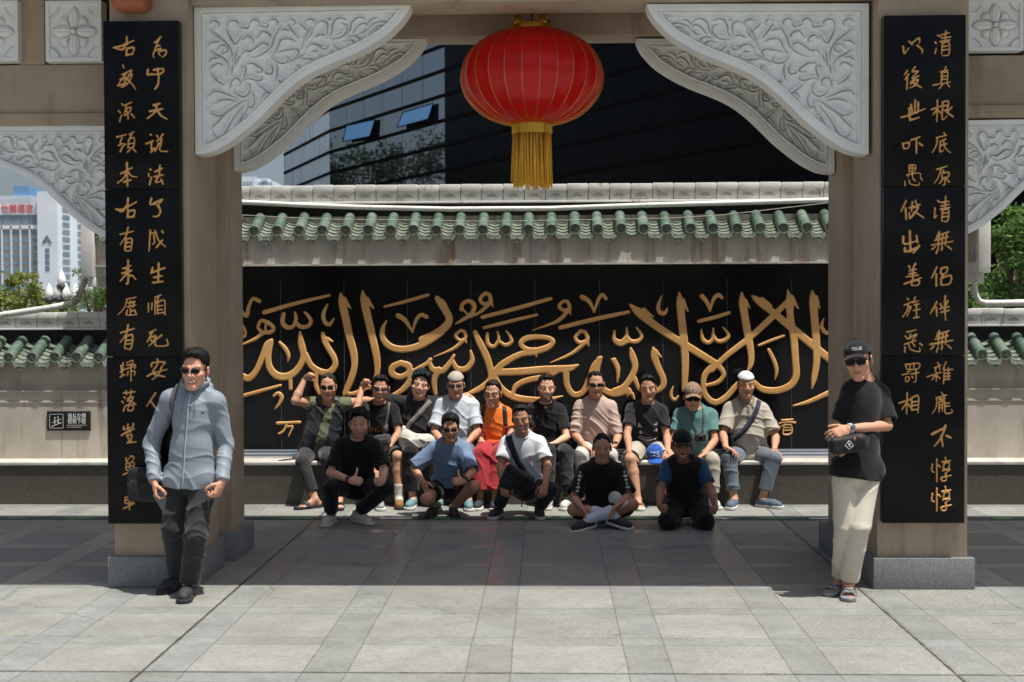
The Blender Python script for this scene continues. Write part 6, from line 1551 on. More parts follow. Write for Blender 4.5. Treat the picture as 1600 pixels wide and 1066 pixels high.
def hair(W, m, top=0.016, side=0.007, line=0.078, style='short', rough=0.0011, seed=0, nape=-0.075):
    hp, hs = W['hp'], W['hs']; c0 = hp(0, -0.004, 0.036); F = Field(W['hd'] - 0.17, W['hd'] + 0.19, 0.0045)
    rs = np.random.RandomState(seed + W['sp'].get('seed', 0)); ph = rs.uniform(0, 6, 6)
    def fn(a, b, c):
        A_, B_, C_ = a/hs, b/hs, c/hs
        up_ = np.clip((C_ + 0.01)/0.08, 0, 1); th = side + (top - side)*up_
        if style == 'swept': th = th + 0.010*np.clip(B_/0.08, 0, 1)*up_
        if style == 'curly': th = th + 0.010*np.sin(A_*75 + ph[0])*np.sin(B_*70 + ph[1])*np.sin(C_*72 + ph[2])*up_ + 0.004*np.sin(A_*140 + ph[3])*np.sin(C_*150)
        if style == 'part': th = th + 0.007*np.sin(A_*38 + 1.0)*up_*np.clip(B_/0.05, 0, 1)
        k0 = np.sqrt((A_/0.0735)**2 + ((B_ + 0.004)/0.092)**2 + (C_/0.084)**2); th = th + up_*(0.0045*np.sin(A_*52 + ph[1])*np.sin(B_*44 + ph[2]) + 0.002*np.sin(A_*120 + B_*60 + ph[3])); cc = C_ + 0.036                                        # height in head frame
        fr = line + 0.006*np.cos(A_*42) - np.clip((np.abs(A_) - 0.045)*1.1, 0, .05)     # front hairline dips at the temples
        hlb = np.where(B_ > 0.035, fr + (B_ - 0.078)*0.25, np.where(B_ > -0.015, 0.012 + (B_ + 0.015)*0.55, np.where(B_ > -0.05, -0.030 + (B_ + .05)*1.2, nape)))
        burn = (np.abs(A_) > 0.05) & (B_ > 0.0) & (B_ < 0.026); hlb = np.where(burn, -0.020, hlb)
        hlb = hlb + 0.0035*np.sin(A_*170 + ph[4]) + 0.003*np.sin(A_*95 + B_*120 + ph[5])
        th = th*np.clip((cc - hlb)/0.022, 0.25, 1)
        d = (k0 - 1)*0.078 - th
        return np.maximum(d, (hlb - cc)*0.7)
    local_put(F, c0, W['hax'], 0.17, fn)
    V, Q = F.mesh(); V = smooth_verts(V, Q, 1, 0.4); N = normals(V, Q)
    p = (V - W['hd'])*np.array([1, 1, .7]); r_ = np.sin(p @ np.array([330, 60, 120]) + 2*np.sin(p @ np.array([60, 90, 40])))*np.sin(p @ np.array([-90, 70, 60]))
    V = V + N*(rough*(r_ + 0.5*rs.normal(size=len(V))))[:, None]
    return link_mesh('hair', np_mesh('hair', V, Q), m, W['root'], True)
def kufi(W, m, low=0.048, tall=0.012):
    hp = W['hp']; F = Field(W['hd'] - 0.13, W['hd'] + 0.20, 0.0045)
    F.ell(hp(0, -0.008, 0.036), W['hax'], (0.0835*W['hs'], 0.103*W['hs'], (0.090 + tall)*W['hs']), 0, clip=(hp(0, 0.09, low), np.array(W['hax'][2]) + np.array(W['hax'][1])*0.22))
    V, Q = F.mesh(); V = smooth_verts(V, Q, 2, .5); N = normals(V, Q); rel = V - W['hd']; an = np.arctan2(rel @ W['hax'][0], rel @ W['hax'][1]); c = rel @ W['hax'][2]
    V = V + N*(0.0018*np.sin(an*44)*np.sin(c*420))[:, None]; o = link_mesh('kufi_cap', np_mesh('kufi_cap', V, Q), m, W['root'], True)
    return o
def cap(W, m, name='cap', tilt=0.0, brim=0.075):
    hp = W['hp']; F = Field(W['hd'] - 0.15, W['hd'] + 0.26, 0.0045); hs = W['hs']; U, Fw, L = np.array(W['hax'][2]), np.array(W['hax'][1]), np.array(W['hax'][0])
    F.ell(hp(0, -0.008, 0.040), W['hax'], (0.086*hs, 0.106*hs, 0.094*hs), 0, clip=(hp(0, 0.09, 0.040), U + Fw*0.10))
    def fn(a, b, c):
        d2 = np.hypot(a/(0.078), np.maximum(b, 0)/(brim + 0.012)) - 1; cz = c + 0.55*a*a/0.1 + 0.18*np.maximum(b, 0); return np.maximum(np.maximum(d2*0.07, np.abs(cz) - 0.0045), -b - 0.01)
    local_put(F, hp(0, 0.082, 0.046), (L, Fw, U), 0.16, fn, 0.006)
    F.ell(hp(0, -.008, .134), W['hax'], (.009, .009, .006), .003)
    V, Q = F.mesh(); V = smooth_verts(V, Q, 1, .5); o = link_mesh(name, np_mesh(name, V, Q), m, W['root'], True); return o
def glasses(W, kind='sun', w=0.026, h=0.018):
    hp = W['hp']; fr = MB(); ln = MB()
    for q in (-1, 1):
        cx = q*0.0325; ring = []
        for k in range(20):
            an = 2*math.pi*k/20; ca, sa = math.cos(an), math.sin(an); x = w*math.copysign(abs(ca)**0.62, ca); z = h*math.copysign(abs(sa)**0.62, sa)*(1.0 if sa > 0 else 1.0)
            ring.append(hp(cx + x, 0.104 - 0.25*abs(cx + x)**1.0*0.55, 0.001 + z))
        fr.tube(ring + [ring[0]], 0.0022 if kind != 'sun' else 0.0028, 6, caps=False)
        v = [ln.bm.verts.new(p) for p in ring]; ln.bm.faces.new(v); v2 = [ln.bm.verts.new(Vector(p) - Vector(W['hax'][1])*0.003) for p in ring]; ln.bm.faces.new(v2[::-1])
        for k in range(20): ln.bm.faces.new((v[k], v2[k], v2[(k+1) % 20], v[(k+1) % 20]))
        fr.tube([hp(q*0.060, 0.094, 0.008), hp(q*0.078, 0.05, 0.010), hp(q*0.081, 0.0, 0.008), hp(q*0.080, -0.018, -0.004)], 0.0028, 6)
    fr.tube([hp(-0.009, 0.103, 0.006), hp(0, 0.106, 0.009), hp(0.009, 0.103, 0.006)], 0.0025, 6)
    o = fr.build('sunglasses' if kind == 'sun' else 'glasses', M_frame, W['root'], True)
    if kind == 'sun': ln.build('lens', M_lens, o, False)
    elif kind == 'tint': ln.build('lens', M_clear, o, False)
    else: ln.bm.free()
    return o
def watch(W, sd, m, face=(0.02, 0.02, 0.025)):
    j = W['J'][sd]; d = nrm(j['W'] - j['E']); c = j['W'] - d*0.012; a = nrm(np.cross(d, (0.3, 0.2, 1))); b_ = np.cross(d, a); pts = [c + (a*math.cos(2*math.pi*k/16) + b_*math.sin(2*math.pi*k/16))*0.031 for k in range(17)]
    b = MB()
    for w_ in (-.007, 0, .007): b.tube([p + d*w_ for p in pts], .005, 6, caps=False)
    o = b.build('watch', m, W['root'], True)
    n = nrm(np.array([0, -1.0, 0.4]) - d*np.dot([0, -1.0, .4], d)); F = Field(c + n*.034 - .04, c + n*.034 + .04, .003); F.cone(c + n*.030, c + n*.040, .019, .017, 0, fa=True, fb=True); v, q = F.mesh(); link_mesh('dial', np_mesh('dial', v, q), mat('watch_dial', face, .2), o, True)
from mathutils.bvhtree import BVHTree
def bvh(o):
    me = o.data; co = np.empty(len(me.vertices)*3, np.float32); me.vertices.foreach_get('co', co)
    return BVHTree.FromPolygons([Vector(v) for v in co.reshape(-1, 3)], [tuple(p.vertices) for p in me.polygons])
def lay(W, T, l, u, off, lift=0.0):
    """point on the garment in front of torso coordinates (l sideways in metres, u share of torso length) and its normal"""
    o = W['T'](l, 0.45, u*W['TL'] + lift); h = T.ray_cast(Vector(o), Vector(-W['fw']))
    if h[0] is None: return None
    n = h[1] if h[1].dot(Vector(W['fw'])) > 0 else -h[1]
    return h[0] + n*off, n
def strap(W, o, path, m, w=0.018, name='bag_strap', parent=None, th=0.004, tail=None):
    T = bvh(o); pts = []
    for p in catmull([np.array(q) for q in path], 7):
        h = lay(W, T, p[0], p[1], 0.002)
        if h: pts.append(h)
    for _ in range(2): pts = [pts[0]] + [((a[0] + b_[0]*2 + c[0])/4, (a[1] + b_[1]*2 + c[1]).normalized()) for a, b_, c in zip(pts, pts[1:], pts[2:])] + [pts[-1]]
    if tail is not None: pts.append((Vector(tail), pts[-1][1]))
    b = MB(); rows = []
    for i, (p, n) in enumerate(pts):
        t = (pts[min(i+1, len(pts)-1)][0] - pts[max(i-1, 0)][0]).normalized(); sd = t.cross(n).normalized(); q = p + n*0.003
        rows.append([b.bm.verts.new(v) for v in (q + sd*w, q + sd*w + n*th, q - sd*w + n*th, q - sd*w)])
    for r0, r1 in zip(rows[:-1], rows[1:]):
        for k in range(4): b.bm.faces.new((r0[k], r0[(k+1) % 4], r1[(k+1) % 4], r1[k]))
    b.bm.faces.new(rows[0]); b.bm.faces.new(rows[-1][::-1])
    return b.build(name, m, parent or W['root'], True)
def patch(W, o, polys, m, name, off=0.0025, parent=None, cell=0.003, th=0.0):
    """flat shapes in torso coordinates laid onto a garment (prints, pockets, collar leaves)"""
    T = bvh(o); b = MB()
    for poly in polys:
        P_ = np.array(poly, float); lo, hi = P_.min(0), P_.max(0); cu = cell/W['TL']; vs = {}
        ins = lambda x, y: sum(((p[1] > y) != (q[1] > y)) and x < (q[0]-p[0])*(y-p[1])/((q[1]-p[1]) or 1e-9) + p[0] for p, q in zip(P_, np.roll(P_, -1, 0))) % 2
        def V_(i, j):
            if (i, j) not in vs:
                h = lay(W, T, lo[0] + i*cell, lo[1] + j*cu, off); vs[i, j] = b.bm.verts.new(h[0]) if h else None
            return vs[i, j]
        for i in range(int((hi[0]-lo[0])/cell) + 1):
            for j in range(int((hi[1]-lo[1])/cu) + 1):
                if ins(lo[0] + (i+.5)*cell, lo[1] + (j+.5)*cu):
                    q = [V_(i, j), V_(i+1, j), V_(i+1, j+1), V_(i, j+1)]
                    if all(q): b.bm.faces.new(q)
    if th: bmesh.ops.solidify(b.bm, geom=b.bm.faces[:], thickness=-th)
    return b.build(name, m, parent or o, True)
def lettering(W, o, body, size, l, u, m, name='lettering', off=0.003, slant=0.0):
    T = bvh(o); me = text_mesh(body, size, 0.0, 0.0004)
    for v in me.vertices:
        h = lay(W, T, l + v.co.x, u, off, lift=v.co.y + slant*v.co.x); v.co = h[0] if h else Vector(W['T'](l, .2, u*W['TL']))
    return link_mesh(name, me, m, o)
def front(W, l, u, off=0.0):
    """a point on the front of the clothed torso: l sideways, u up from the pelvis (share of torso length)"""
    s, g, bel = W['s'], W['g'], W['bel']; best = 0
    for cu, rl, rf, ru, f0 in ((0.01, 0.158*s*g, 0.118*s*g, 0.125*s, 0), (W['TL']*.36, 0.142*s*g + bel*.35, 0.108*s*g + bel*.7, 0.17*s, 0.01 + bel*.5), (W['TL']*.68, .158*s*g, .112*s*(.5 + .5*g), .19*s, 0)):
        q = 1 - (l/(rl + .02))**2 - ((u*W['TL'] - cu)/(ru + .02))**2
        if q > 0: best = max(best, f0 + (rf + .02)*math.sqrt(q))
    return W['T'](l, best + 0.008 + off, u*W['TL'])
# ------------------------------------------------------------------ the seventeen people, poses read off the survey photo
def zone(x0, y0, s): return lambda x, y: (x0 + x/s, y0 + y/s)
z4, z5, z6, z7, z8, zl, zr = zone(430, 560, 3.948), zone(600, 560, 4.1), zone(740, 560, 4.1), zone(870, 560, 3.805), zone(1010, 560, 3.809), zone(0, 560, 2.666), zone(1260, 520, 2.4235)
def at3(z, x, y, m): return (*z(x, y), m)
C_black = cloth('black_cotton', (0.006, 0.006, 0.0065)); C_black2 = cloth('black_jersey', (0.008, 0.008, 0.009)); C_char = cloth('charcoal_cotton', (0.020, 0.018, 0.021)); C_dgrey = cloth('dark_grey_twill', (0.026, 0.027, 0.030))
C_white = cloth('white_cotton', (0.66, 0.68, 0.71)); C_pale = cloth('pale_blue_white_cotton', (0.50, 0.56, 0.60)); C_pink = cloth('dusty_pink_cotton', (0.50, 0.36, 0.31)); C_teal = cloth('teal_cotton', (0.10, 0.22, 0.21)); C_olive = cloth('olive_cotton', (0.13, 0.14, 0.085))
C_orange = cloth('orange_sport_fabric', (0.86, 0.20, 0.025), 0.6); C_red = cloth('red_sarong_cloth', (0.36, 0.025, 0.035), 0.7); C_blue = cloth('slate_blue_cotton', (0.16, 0.23, 0.35)); C_beige = cloth('beige_linen', (0.42, 0.38, 0.32)); C_khaki = cloth('khaki_cotton', (0.42, 0.38, 0.31)); C_cream = cloth('cream_twill', (0.60, 0.54, 0.45))
C_slate = cloth('slate_trouser_cloth', (0.12, 0.145, 0.175)); C_nyl = cloth('grey_blue_nylon', (0.235, 0.275, 0.32), 0.5, wsc=260); C_vest = cloth('quilted_dark_nylon', (0.020, 0.025, 0.030), 0.45); C_navy = cloth('deep_blue_cotton', (0.02, 0.075, 0.17)); C_ivory = cloth('ivory_canvas', (0.55, 0.52, 0.46)); C_offw = cloth('offwhite_cotton', (0.56, 0.54, 0.49)); C_green = cloth('dark_green_cotton', (0.05, 0.06, 0.05))
M_blackbag = cloth('black_bag_nylon', (0.010, 0.010, 0.011), 0.6); M_web = mat('black_webbing', (0.014, 0.014, 0.015), 0.7); M_webg = mat('grey_webbing', (0.10, 0.10, 0.10), 0.7); M_shoew = mottled('white_leather', lin(178, 176, 170), lin(204, 202, 196), 16, 0.5); M_shoek = mottled('dark_mesh', (0.02, 0.02, 0.022), (0.045, 0.045, 0.05), 60, 0.7); M_shoet = mottled('teal_knit', lin(70, 110, 116), lin(120, 150, 150), 50, 0.7); M_shoeg = mottled('grey_mesh', lin(120, 124, 122), lin(165, 168, 162), 40, 0.7); M_boot = mottled('tan_suede', lin(120, 82, 46), lin(146, 104, 62), 30, 0.8); M_slip = mottled('slate_canvas', lin(70, 84, 98), lin(96, 110, 122), 40, 0.8); M_sand = mottled('grey_sandal', lin(110, 112, 114), lin(140, 142, 142), 30, 0.6); M_sandd = mat('dark_sandal', (0.03, 0.035, 0.035), 0.6); M_sockw = cloth('pale_sock', (0.52, 0.58, 0.68))
BENCH = 'men sitting in a row on the wall ledge'; FRONT = 'men crouching on the paving in front of the bench'
SEATY = 12.80
S1, S2, S3 = (0.42, 0.245, 0.165), (0.36, 0.205, 0.132), (0.47, 0.285, 0.195)
PEOPLE = []
def person(**k): PEOPLE.append(k)
DN = (0, -0.3, -1)
# --- bench row
person(name='P1', bare=True, label='man in dark quilted vest over olive shirt with sunglasses raising his right fist', group=BENCH, seed=1, skin=S2, g=1.1, belly=0.035, arm=1.12, glass='sun', cheek=1.12,
 pel=at3(z4, 262, 575, SEATY), neck=at3(z4, 326, 285, 12.74), head=at3(z4, 326, 178, 12.70), face=(4, 2, 0), shR=at3(z4, 232, 268, 12.76), shL=at3(z4, 428, 272, 12.76),
 elR=at3(z4, 122, 262, 'f'), wrR=at3(z4, 183, 130, 12.62), elL=at3(z4, 530, 262, 12.84), wrL=at3(z4, 640, 262, 12.90), knR=at3(z4, 168, 640, 'f'), anR=at3(z4, 245, 850, 12.30), knL=at3(z4, 320, 620, 'f'), anL=at3(z4, 395, 870, 12.30),
 hdR=((0.75, -0.15, 0.6), (0.35, -0.6, -0.6), 'fist'), hdL=((0.9, -.2, -.2), (0, -0.6, -0.8), 'relax'), toeR=(-0.75, -0.62, 0), toeL=(0.15, -1, 0),
 wear=lambda W: (shirt(W, C_olive, 0.45, 0.016, name='shirt', amp=0.009, seed=2), shirt(W, C_vest, 0.02, 0.030, name='vest', arms=False, collar=False, open_front=(0.035, 0.048), amp=0.010, neck_r=1.25, freq=12), trousers(W, C_dgrey, 0.90, 0.010), hair(W, M_hair_g, 0.010, 0.004, 0.088, rough=0.003), glasses(W, 'sun'), foot_pair(W, M_sandd, M_sole_d, 'slide')))
person(name='P2', label='man in black shirt and rectangular glasses raising a fist, grey strap over his shoulder', group=BENCH, seed=2, skin=S2, g=0.94, glass='clear', smile=0.8, teeth=True, s=0.98,
 pel=at3(z4, 655, 570, SEATY), neck=at3(z4, 645, 285, 12.76), head=at3(z4, 648, 186, 12.72), face=(8, 4, 5), shR=at3(z4, 566, 296, 12.78), shL=at3(z4, 735, 306, 12.76),
 elR=at3(z4, 502, 318, 'f'), wrR=at3(z4, 536, 178, 12.66), elL=at3(z4, 760, 462, 12.66), wrL=at3(z4, 700, 550, 12.50), knR=at3(z4, 590, 640, 12.42), anR=at3(z4, 640, 880, 12.28), knL=at3(z4, 757, 605, 'f'), anL=at3(z4, 765, 850, 12.36),
 hdR=((0.55, -0.15, 0.75), (0.45, -0.7, -0.2), 'fist'), hdL=((-0.8, -0.35, -0.4), (-.2, -.3, -0.9), 'lap'), toeR=(0.25, -1, 0), toeL=(0.15, -1, 0),
 wear=lambda W: (p2_front(W, shirt(W, C_black2, 0.70, 0.014, amp=0.009)), trousers(W, C_green, 0.47, 0.016, 'shorts', flare=0.012), hair(W, M_hair, 0.014, 0.004, 0.082, 'swept'), glasses(W, 'tint', 0.025, 0.014), foot_pair(W, M_shoeg, M_sole_w, 'shoe', 'R'), foot_pair(W, M_boot, M_sole_d, 'boot', 'L', 0.01), socks(W, C_offw, 0.34)))
person(name='P3', label='laughing man with curly hair and black shirt, ivory sling bag in his lap', group=BENCH, seed=3, skin=S3, g=1.06, belly=0.02, smile=1.0, mouth=0.010, teeth=True, cheek=1.12,
 pel=at3(z5, 225, 535, SEATY), neck=at3(z5, 226, 275, 12.78), head=at3(z5, 232, 172, 12.72), face=(6, -2, 11), shR=at3(z5, 128, 272, 12.80), shL=at3(z5, 320, 276, 12.82),
 elR=at3(z5, 22, 262, 12.88), wrR=at3(z5, -60, 270, 12.92), elL=at3(z5, 440, 270, 12.90), wrL=at3(z5, 530, 236, 12.88), knR=at3(z5, 168, 600, 'f'), anR=at3(z5, 185, 900, 12.34), knL=at3(z5, 292, 600, 'f'), anL=at3(z5, 330, 900, 12.34),
 hdR=((-0.9, -0.3, -0.2), (0, -0.7, -0.7), 'relax'), hdL=((0.75, -0.55, -0.25), (0, -0.4, -0.9), 'lap'), toeR=(-0.1, -1, 0), toeL=(0.1, -1, 0),
 wear=lambda W: (p3_front(W, shirt(W, C_char, 1.3, 0.018, amp=0.011, sl_r=0.006)), trousers(W, C_black, 0.92, 0.014), hair(W, M_hair_t, 0.034, 0.010, 0.080, 'curly', rough=0.006), foot_pair(W, M_shoet, M_sole_w)))
person(name='P4', label='man in knitted beige skullcap and glasses wearing a pale loose t-shirt', group=BENCH, seed=4, skin=S2, g=1.12, belly=0.03, glass='tint', cheek=1.08, smile=0.2,
 pel=at3(z5, 462, 545, SEATY), neck=at3(z5, 462, 272, 12.74), head=at3(z5, 460, 172, 12.70), face=(2, 4, 0), shR=at3(z5, 362, 290, 12.76), shL=at3(z5, 574, 290, 12.76),
 elR=at3(z5, 322, 470, 12.62), wrR=at3(z5, 392, 560, 12.42), elL=at3(z5, 600, 470, 12.62), wrL=at3(z5, 520, 558, 12.44), knR=at3(z5, 400, 600, 'f'), anR=at3(z5, 352, 920, 12.26), knL=at3(z5, 528, 600, 'f'), anL=at3(z5, 542, 920, 12.26),
 hdR=((0.6, -0.6, -.4), (0, -.3, -1), 'lap'), hdL=((-0.6, -0.6, -.4), (0, -.3, -1), 'lap'), toeR=(-0.05, -1, 0), toeL=(0.1, -1, 0),
 wear=lambda W: (shirt(W, C_pale, 0.82, 0.022, amp=0.011, sl_r=0.008), trousers(W, C_slate, 0.92, 0.016), hair(W, M_hair_g, 0.004, 0.004, 0.10, rough=0.002), kufi(W, cloth('beige_knit', (0.42, 0.37, 0.31), wsc=120), 0.050, 0.008), glasses(W, 'tint', 0.026, 0.015), foot_pair(W, M_shoet, M_sole_w)))
person(name='P5', label='man in bright orange sports shirt, glasses and red trousers with black backpack straps', group=BENCH, seed=5, skin=S2, g=0.93, glass='clear', smile=0.4, teeth=True, s=0.98,
 pel=at3(z5, 700, 575, SEATY), neck=at3(z5, 706, 318, 12.76), head=at3(z5, 698, 228, 12.70), face=(-10, 4, 2), shR=at3(z5, 634, 336, 12.78), shL=at3(z5, 792, 340, 12.78),
 elR=at3(z5, 614, 520, 12.68), wrR=at3(z5, 655, 606, 12.46), elL=at3(z5, 815, 480, 12.70), wrL=at3(z5, 790, 560, 12.50), knR=at3(z5, 628, 620, 'f'), anR=at3(z5, 615, 930, 12.30), knL=at3(z5, 742, 620, 'f'), anL=at3(z5, 712, 930, 12.28),
 hdR=((0.5, -0.5, -0.75), (0, -.6, -0.7), 'lap'), hdL=((-.3, -.7, -.6), (0, -.4, -1), 'lap'), toeR=(-0.1, -1, 0), toeL=(0.0, -1, 0),
 wear=lambda W: (p5_front(W, shirt(W, C_orange, 0.74, 0.012, amp=0.009)), trousers(W, C_red, 0.90, 0.030, amp=0.016, flare=0.03, freq=10), hair(W, M_hair, 0.012, 0.004, 0.084), glasses(W, 'clear', 0.024, 0.016), foot_pair(W, M_shoek, M_sole_w), watch(W, 'R', M_web),
   0))
person(name='P6', label='smiling bearded man in black polo shirt and dark trousers with white sneakers', group=BENCH, seed=6, skin=S3, g=1.04, beard=0.75, moustache=0.7, smile=1.0, teeth=True, cheek=1.05,
 pel=at3(z6, 478, 575, SEATY), neck=at3(z6, 462, 292, 12.76), head=at3(z6, 466, 190, 12.72), face=(5, 2, 3), shR=at3(z6, 368, 318, 12.78), shL=at3(z6, 560, 322, 12.78),
 elR=at3(z6, 350, 500, 12.68), wrR=at3(z6, 420, 560, 12.50), elL=at3(z6, 596, 505, 12.62), wrL=at3(z6, 520, 545, 12.46), knR=at3(z6, 480, 590, 'f'), anR=at3(z6, 480, 880, 12.32), knL=at3(z6, 590, 600, 'f'), anL=at3(z6, 604, 860, 12.30),
 hdR=((0.7, -.5, -.3), (0, -.3, -1), 'lap'), hdL=((-0.9, -.3, -.15), (0, -.3, -1), 'lap'), toeR=(-0.1, -1, 0), toeL=(-0.25, -1, 0),
 wear=lambda W: (lambda o: (flap_collar(W, C_black, o), trousers(W, C_dgrey, 0.86, 0.012), hair(W, M_hair, 0.015, 0.005, 0.080, 'part'), socks(W, C_black, 0.28), foot_pair(W, M_shoew, M_sole_w)))(shirt(W, C_black2, 0.72, 0.014, amp=0.009, vneck=0.05)))
person(name='P7', label='man in dusty pink long-sleeved top and dark sunglasses with hands on his thighs', group=BENCH, seed=7, skin=S2, g=1.06, belly=0.015, glass='sun', smile=0.5, arm=1.05,
 pel=at3(z7, 232, 530, SEATY), neck=at3(z7, 230, 244, 12.74), head=at3(z7, 230, 156, 12.70), face=(3, 3, 0), shR=at3(z7, 130, 280, 12.76), shL=at3(z7, 326, 280, 12.76),
 elR=at3(z7, 104, 450, 12.66), wrR=at3(z7, 172, 528, 12.44), elL=at3(z7, 366, 458, 12.66), wrL=at3(z7, 345, 520, 12.44), knR=at3(z7, 150, 575, 'f'), anR=at3(z7, 160, 850, 12.40), knL=at3(z7, 320, 575, 'f'), anL=at3(z7, 320, 850, 12.40),
 hdR=((0.75, -.5, -.4), (0, -.4, -1), 'lap'), hdL=((-0.75, -.5, -.45), (0, -.4, -1), 'lap'), toeR=(-0.1, -1, 0), toeL=(0.1, -1, 0),
 wear=lambda W: (shirt(W, C_pink, 0.98, 0.016, amp=0.012, seed=4, neck_r=0.92), trousers(W, C_offw, 0.92, 0.012), hair(W, M_hair, 0.009, 0.004, 0.088), glasses(W, 'sun', 0.027, 0.016), watch(W, 'L', M_web), foot_pair(W, M_shoek, M_sole_w)))
person(name='P8', bare=True, label='man in charcoal t-shirt and khaki shorts frowning, blue cap on his knee', group=BENCH, seed=8, skin=S2, g=1.0, smile=0.1, cheek=1.02,
 pel=at3(z7, 535, 530, SEATY), neck=at3(z7, 538, 272, 12.74), head=at3(z7, 542, 178, 12.70), face=(-5, 3, -3), shR=at3(z7, 440, 292, 12.76), shL=at3(z7, 628, 302, 12.76),
 elR=at3(z7, 418, 452, 12.60), wrR=at3(z7, 432, 560, 'f'), elL=at3(z7, 655, 465, 12.66), wrL=at3(z7, 660, 540, 12.46), knR=at3(z7, 438, 600, 'f'), anR=at3(z7, 482, 838, 12.30), knL=at3(z7, 640, 600, 'f'), anL=at3(z7, 668, 850, 12.40),
 hdR=((0.12, -.45, -.9), (0, .8, -.45) , 'lap'), hdL=((0.35, -.7, -.5), (0, -.4, -1), 'lap'), toeR=(0.05, -1, 0), toeL=(0.1, -1, 0),
 wear=lambda W: (p8_front(W, shirt(W, C_char, 0.66, 0.015, amp=0.011)), trousers(W, C_khaki, 0.50, 0.018, 'shorts', flare=0.014), hair(W, M_hair, 0.013, 0.004, 0.082, 'swept'), foot_pair(W, mottled('red_white_strap', lin(150, 60, 60), lin(200, 180, 176), 60, .7), M_sole_w, 'slide')))
person(name='P9', label='man in tan cap with dark visor shade, teal t-shirt, camera hanging on his chest', group=BENCH, seed=9, skin=S2, g=1.1, belly=0.03, glass='sun', cheek=1.1, smile=0.1,
 pel=at3(z8, 290, 575, SEATY), neck=at3(z8, 286, 300, 12.72), head=at3(z8, 274, 226, 12.68), face=(-3, 12, 0), shR=at3(z8, 192, 328, 12.76), shL=at3(z8, 392, 328, 12.76),
 elR=at3(z8, 160, 490, 12.64), wrR=at3(z8, 235, 580, 12.42), elL=at3(z8, 408, 490, 12.62), wrL=at3(z8, 345, 572, 12.42), knR=at3(z8, 212, 610, 'f'), anR=at3(z8, 215, 850, 12.40), knL=at3(z8, 395, 610, 'f'), anL=at3(z8, 398, 835, 12.36),
 hdR=((0.6, -.6, -.4), (0, -.4, -1), 'lap'), hdL=((-0.7, -.6, -.25), (0, -.4, -1), 'lap'), toeR=(-0.1, -1, 0), toeL=(0.1, -1, 0),
 wear=lambda W: (p9_front(W, shirt(W, C_teal, 0.68, 0.018, amp=0.010)), trousers(W, C_khaki, 0.93, 0.012), hair(W, M_hair_g, 0.004, 0.004, 0.10, rough=.002), cap_mark(W, cap(W, cloth('tan_cap_cloth', (0.26, 0.17, 0.11))), 'patch'), glasses(W, 'sun', 0.030, 0.018), foot_pair(W, M_shoew, M_sole_w)))
person(name='P10', label='older man in white skullcap and beige short-sleeved shirt with a dark sling strap', group=BENCH, seed=10, skin=S2, g=1.12, belly=0.035, moustache=0.3, cheek=1.06, smile=0.4, arm=1.05,
 pel=at3(z8, 615, 570, SEATY), neck=at3(z8, 592, 252, 12.76), head=at3(z8, 592, 158, 12.72), face=(0, 2, 0), shR=at3(z8, 490, 290, 12.78), shL=at3(z8, 698, 296, 12.78),
 elR=at3(z8, 455, 450, 12.64), wrR=at3(z8, 474, 530, 12.42), elL=at3(z8, 770, 470, 12.66), wrL=at3(z8, 762, 542, 12.46), knR=at3(z8, 492, 600, 'f'), anR=at3(z8, 522, 852, 12.34), knL=at3(z8, 758, 600, 'f'), anL=at3(z8, 690, 858, 12.36),
 hdR=((0.75, -.5, -.35), (0, -.3, -1), 'lap'), hdL=((-0.1, -.55, -.8), (0, -.7, -.6), 'lap'), toeR=(-0.35, -1, 0), toeL=(0.85, -0.62, 0),
 wear=lambda W: (lambda o: (flap_collar(W, C_beige, o), trousers(W, C_slate, 0.90, 0.016, amp=0.011), hair(W, M_hair_g, 0.003, 0.003, 0.10, rough=.001), kufi(W, cloth('white_knit', (0.72, 0.72, 0.70), wsc=120), 0.052, 0.006), foot_pair(W, M_slip, M_sole_w, 'slipper'),
   strap(W, o, [(.135, 1.02), (.10, .90), (.03, .70), (-.05, .53), (-.12, .40), (-.165, .32)], cloth('navy_webbing', (0.03, 0.035, 0.05)), 0.026, 'sling_strap'), patch(W, o, [[(.05, .62), (.12, .62), (.12, .76), (.05, .76)]], C_beige, 'pocket', 0.004)))(shirt(W, C_beige, 0.80, 0.022, amp=0.010, sl_r=0.010, vneck=0.03)))
# --- front row
person(name='P11', label='man in black clothes and white sneakers crouching with two thumbs up', group=FRONT, seed=11, skin=S3, g=1.06, beard=0.5, smile=0.4, cheek=1.08,
 pel=at3(z4, 505, 790, 11.52), neck=at3(z4, 508, 500, 11.42), head=at3(z4, 520, 402, 11.36), face=(3, 5, 0), shR=at3(z4, 392, 528, 11.44), shL=at3(z4, 618, 528, 11.44), hiplat=(1, 0, 0),
 elR=at3(z4, 340, 705, 11.30), wrR=at3(z4, 462, 752, 11.12), elL=at3(z4, 672, 690, 11.34), wrL=at3(z4, 662, 762, 11.12), knR=at3(z4, 345, 800, 11.18), anR=at3(z4, 345, 962, 11.36), knL=at3(z4, 685, 800, 11.18), anL=at3(z4, 505, 948, 11.42),
 hdR=((0.95, -.25, -.05), (0.1, 0.5, -.3), 'thumb'), hdL=((-0.25, -.95, 0.15), (-0.9, 0.2, 0), 'thumb'), toeR=(-0.12, -1, 0), toeL=(0.75, -0.7, 0),
 wear=lambda W: (shirt(W, C_black, 0.86, 0.018, hem=.04, amp=0.009, sl_r=.006), trousers(W, C_black2, 0.93, 0.014), hair(W, M_hair, 0.024, 0.009, 0.070, 'swept'), foot_pair(W, M_shoew, M_sole_w), watch(W, 'R', M_web)))
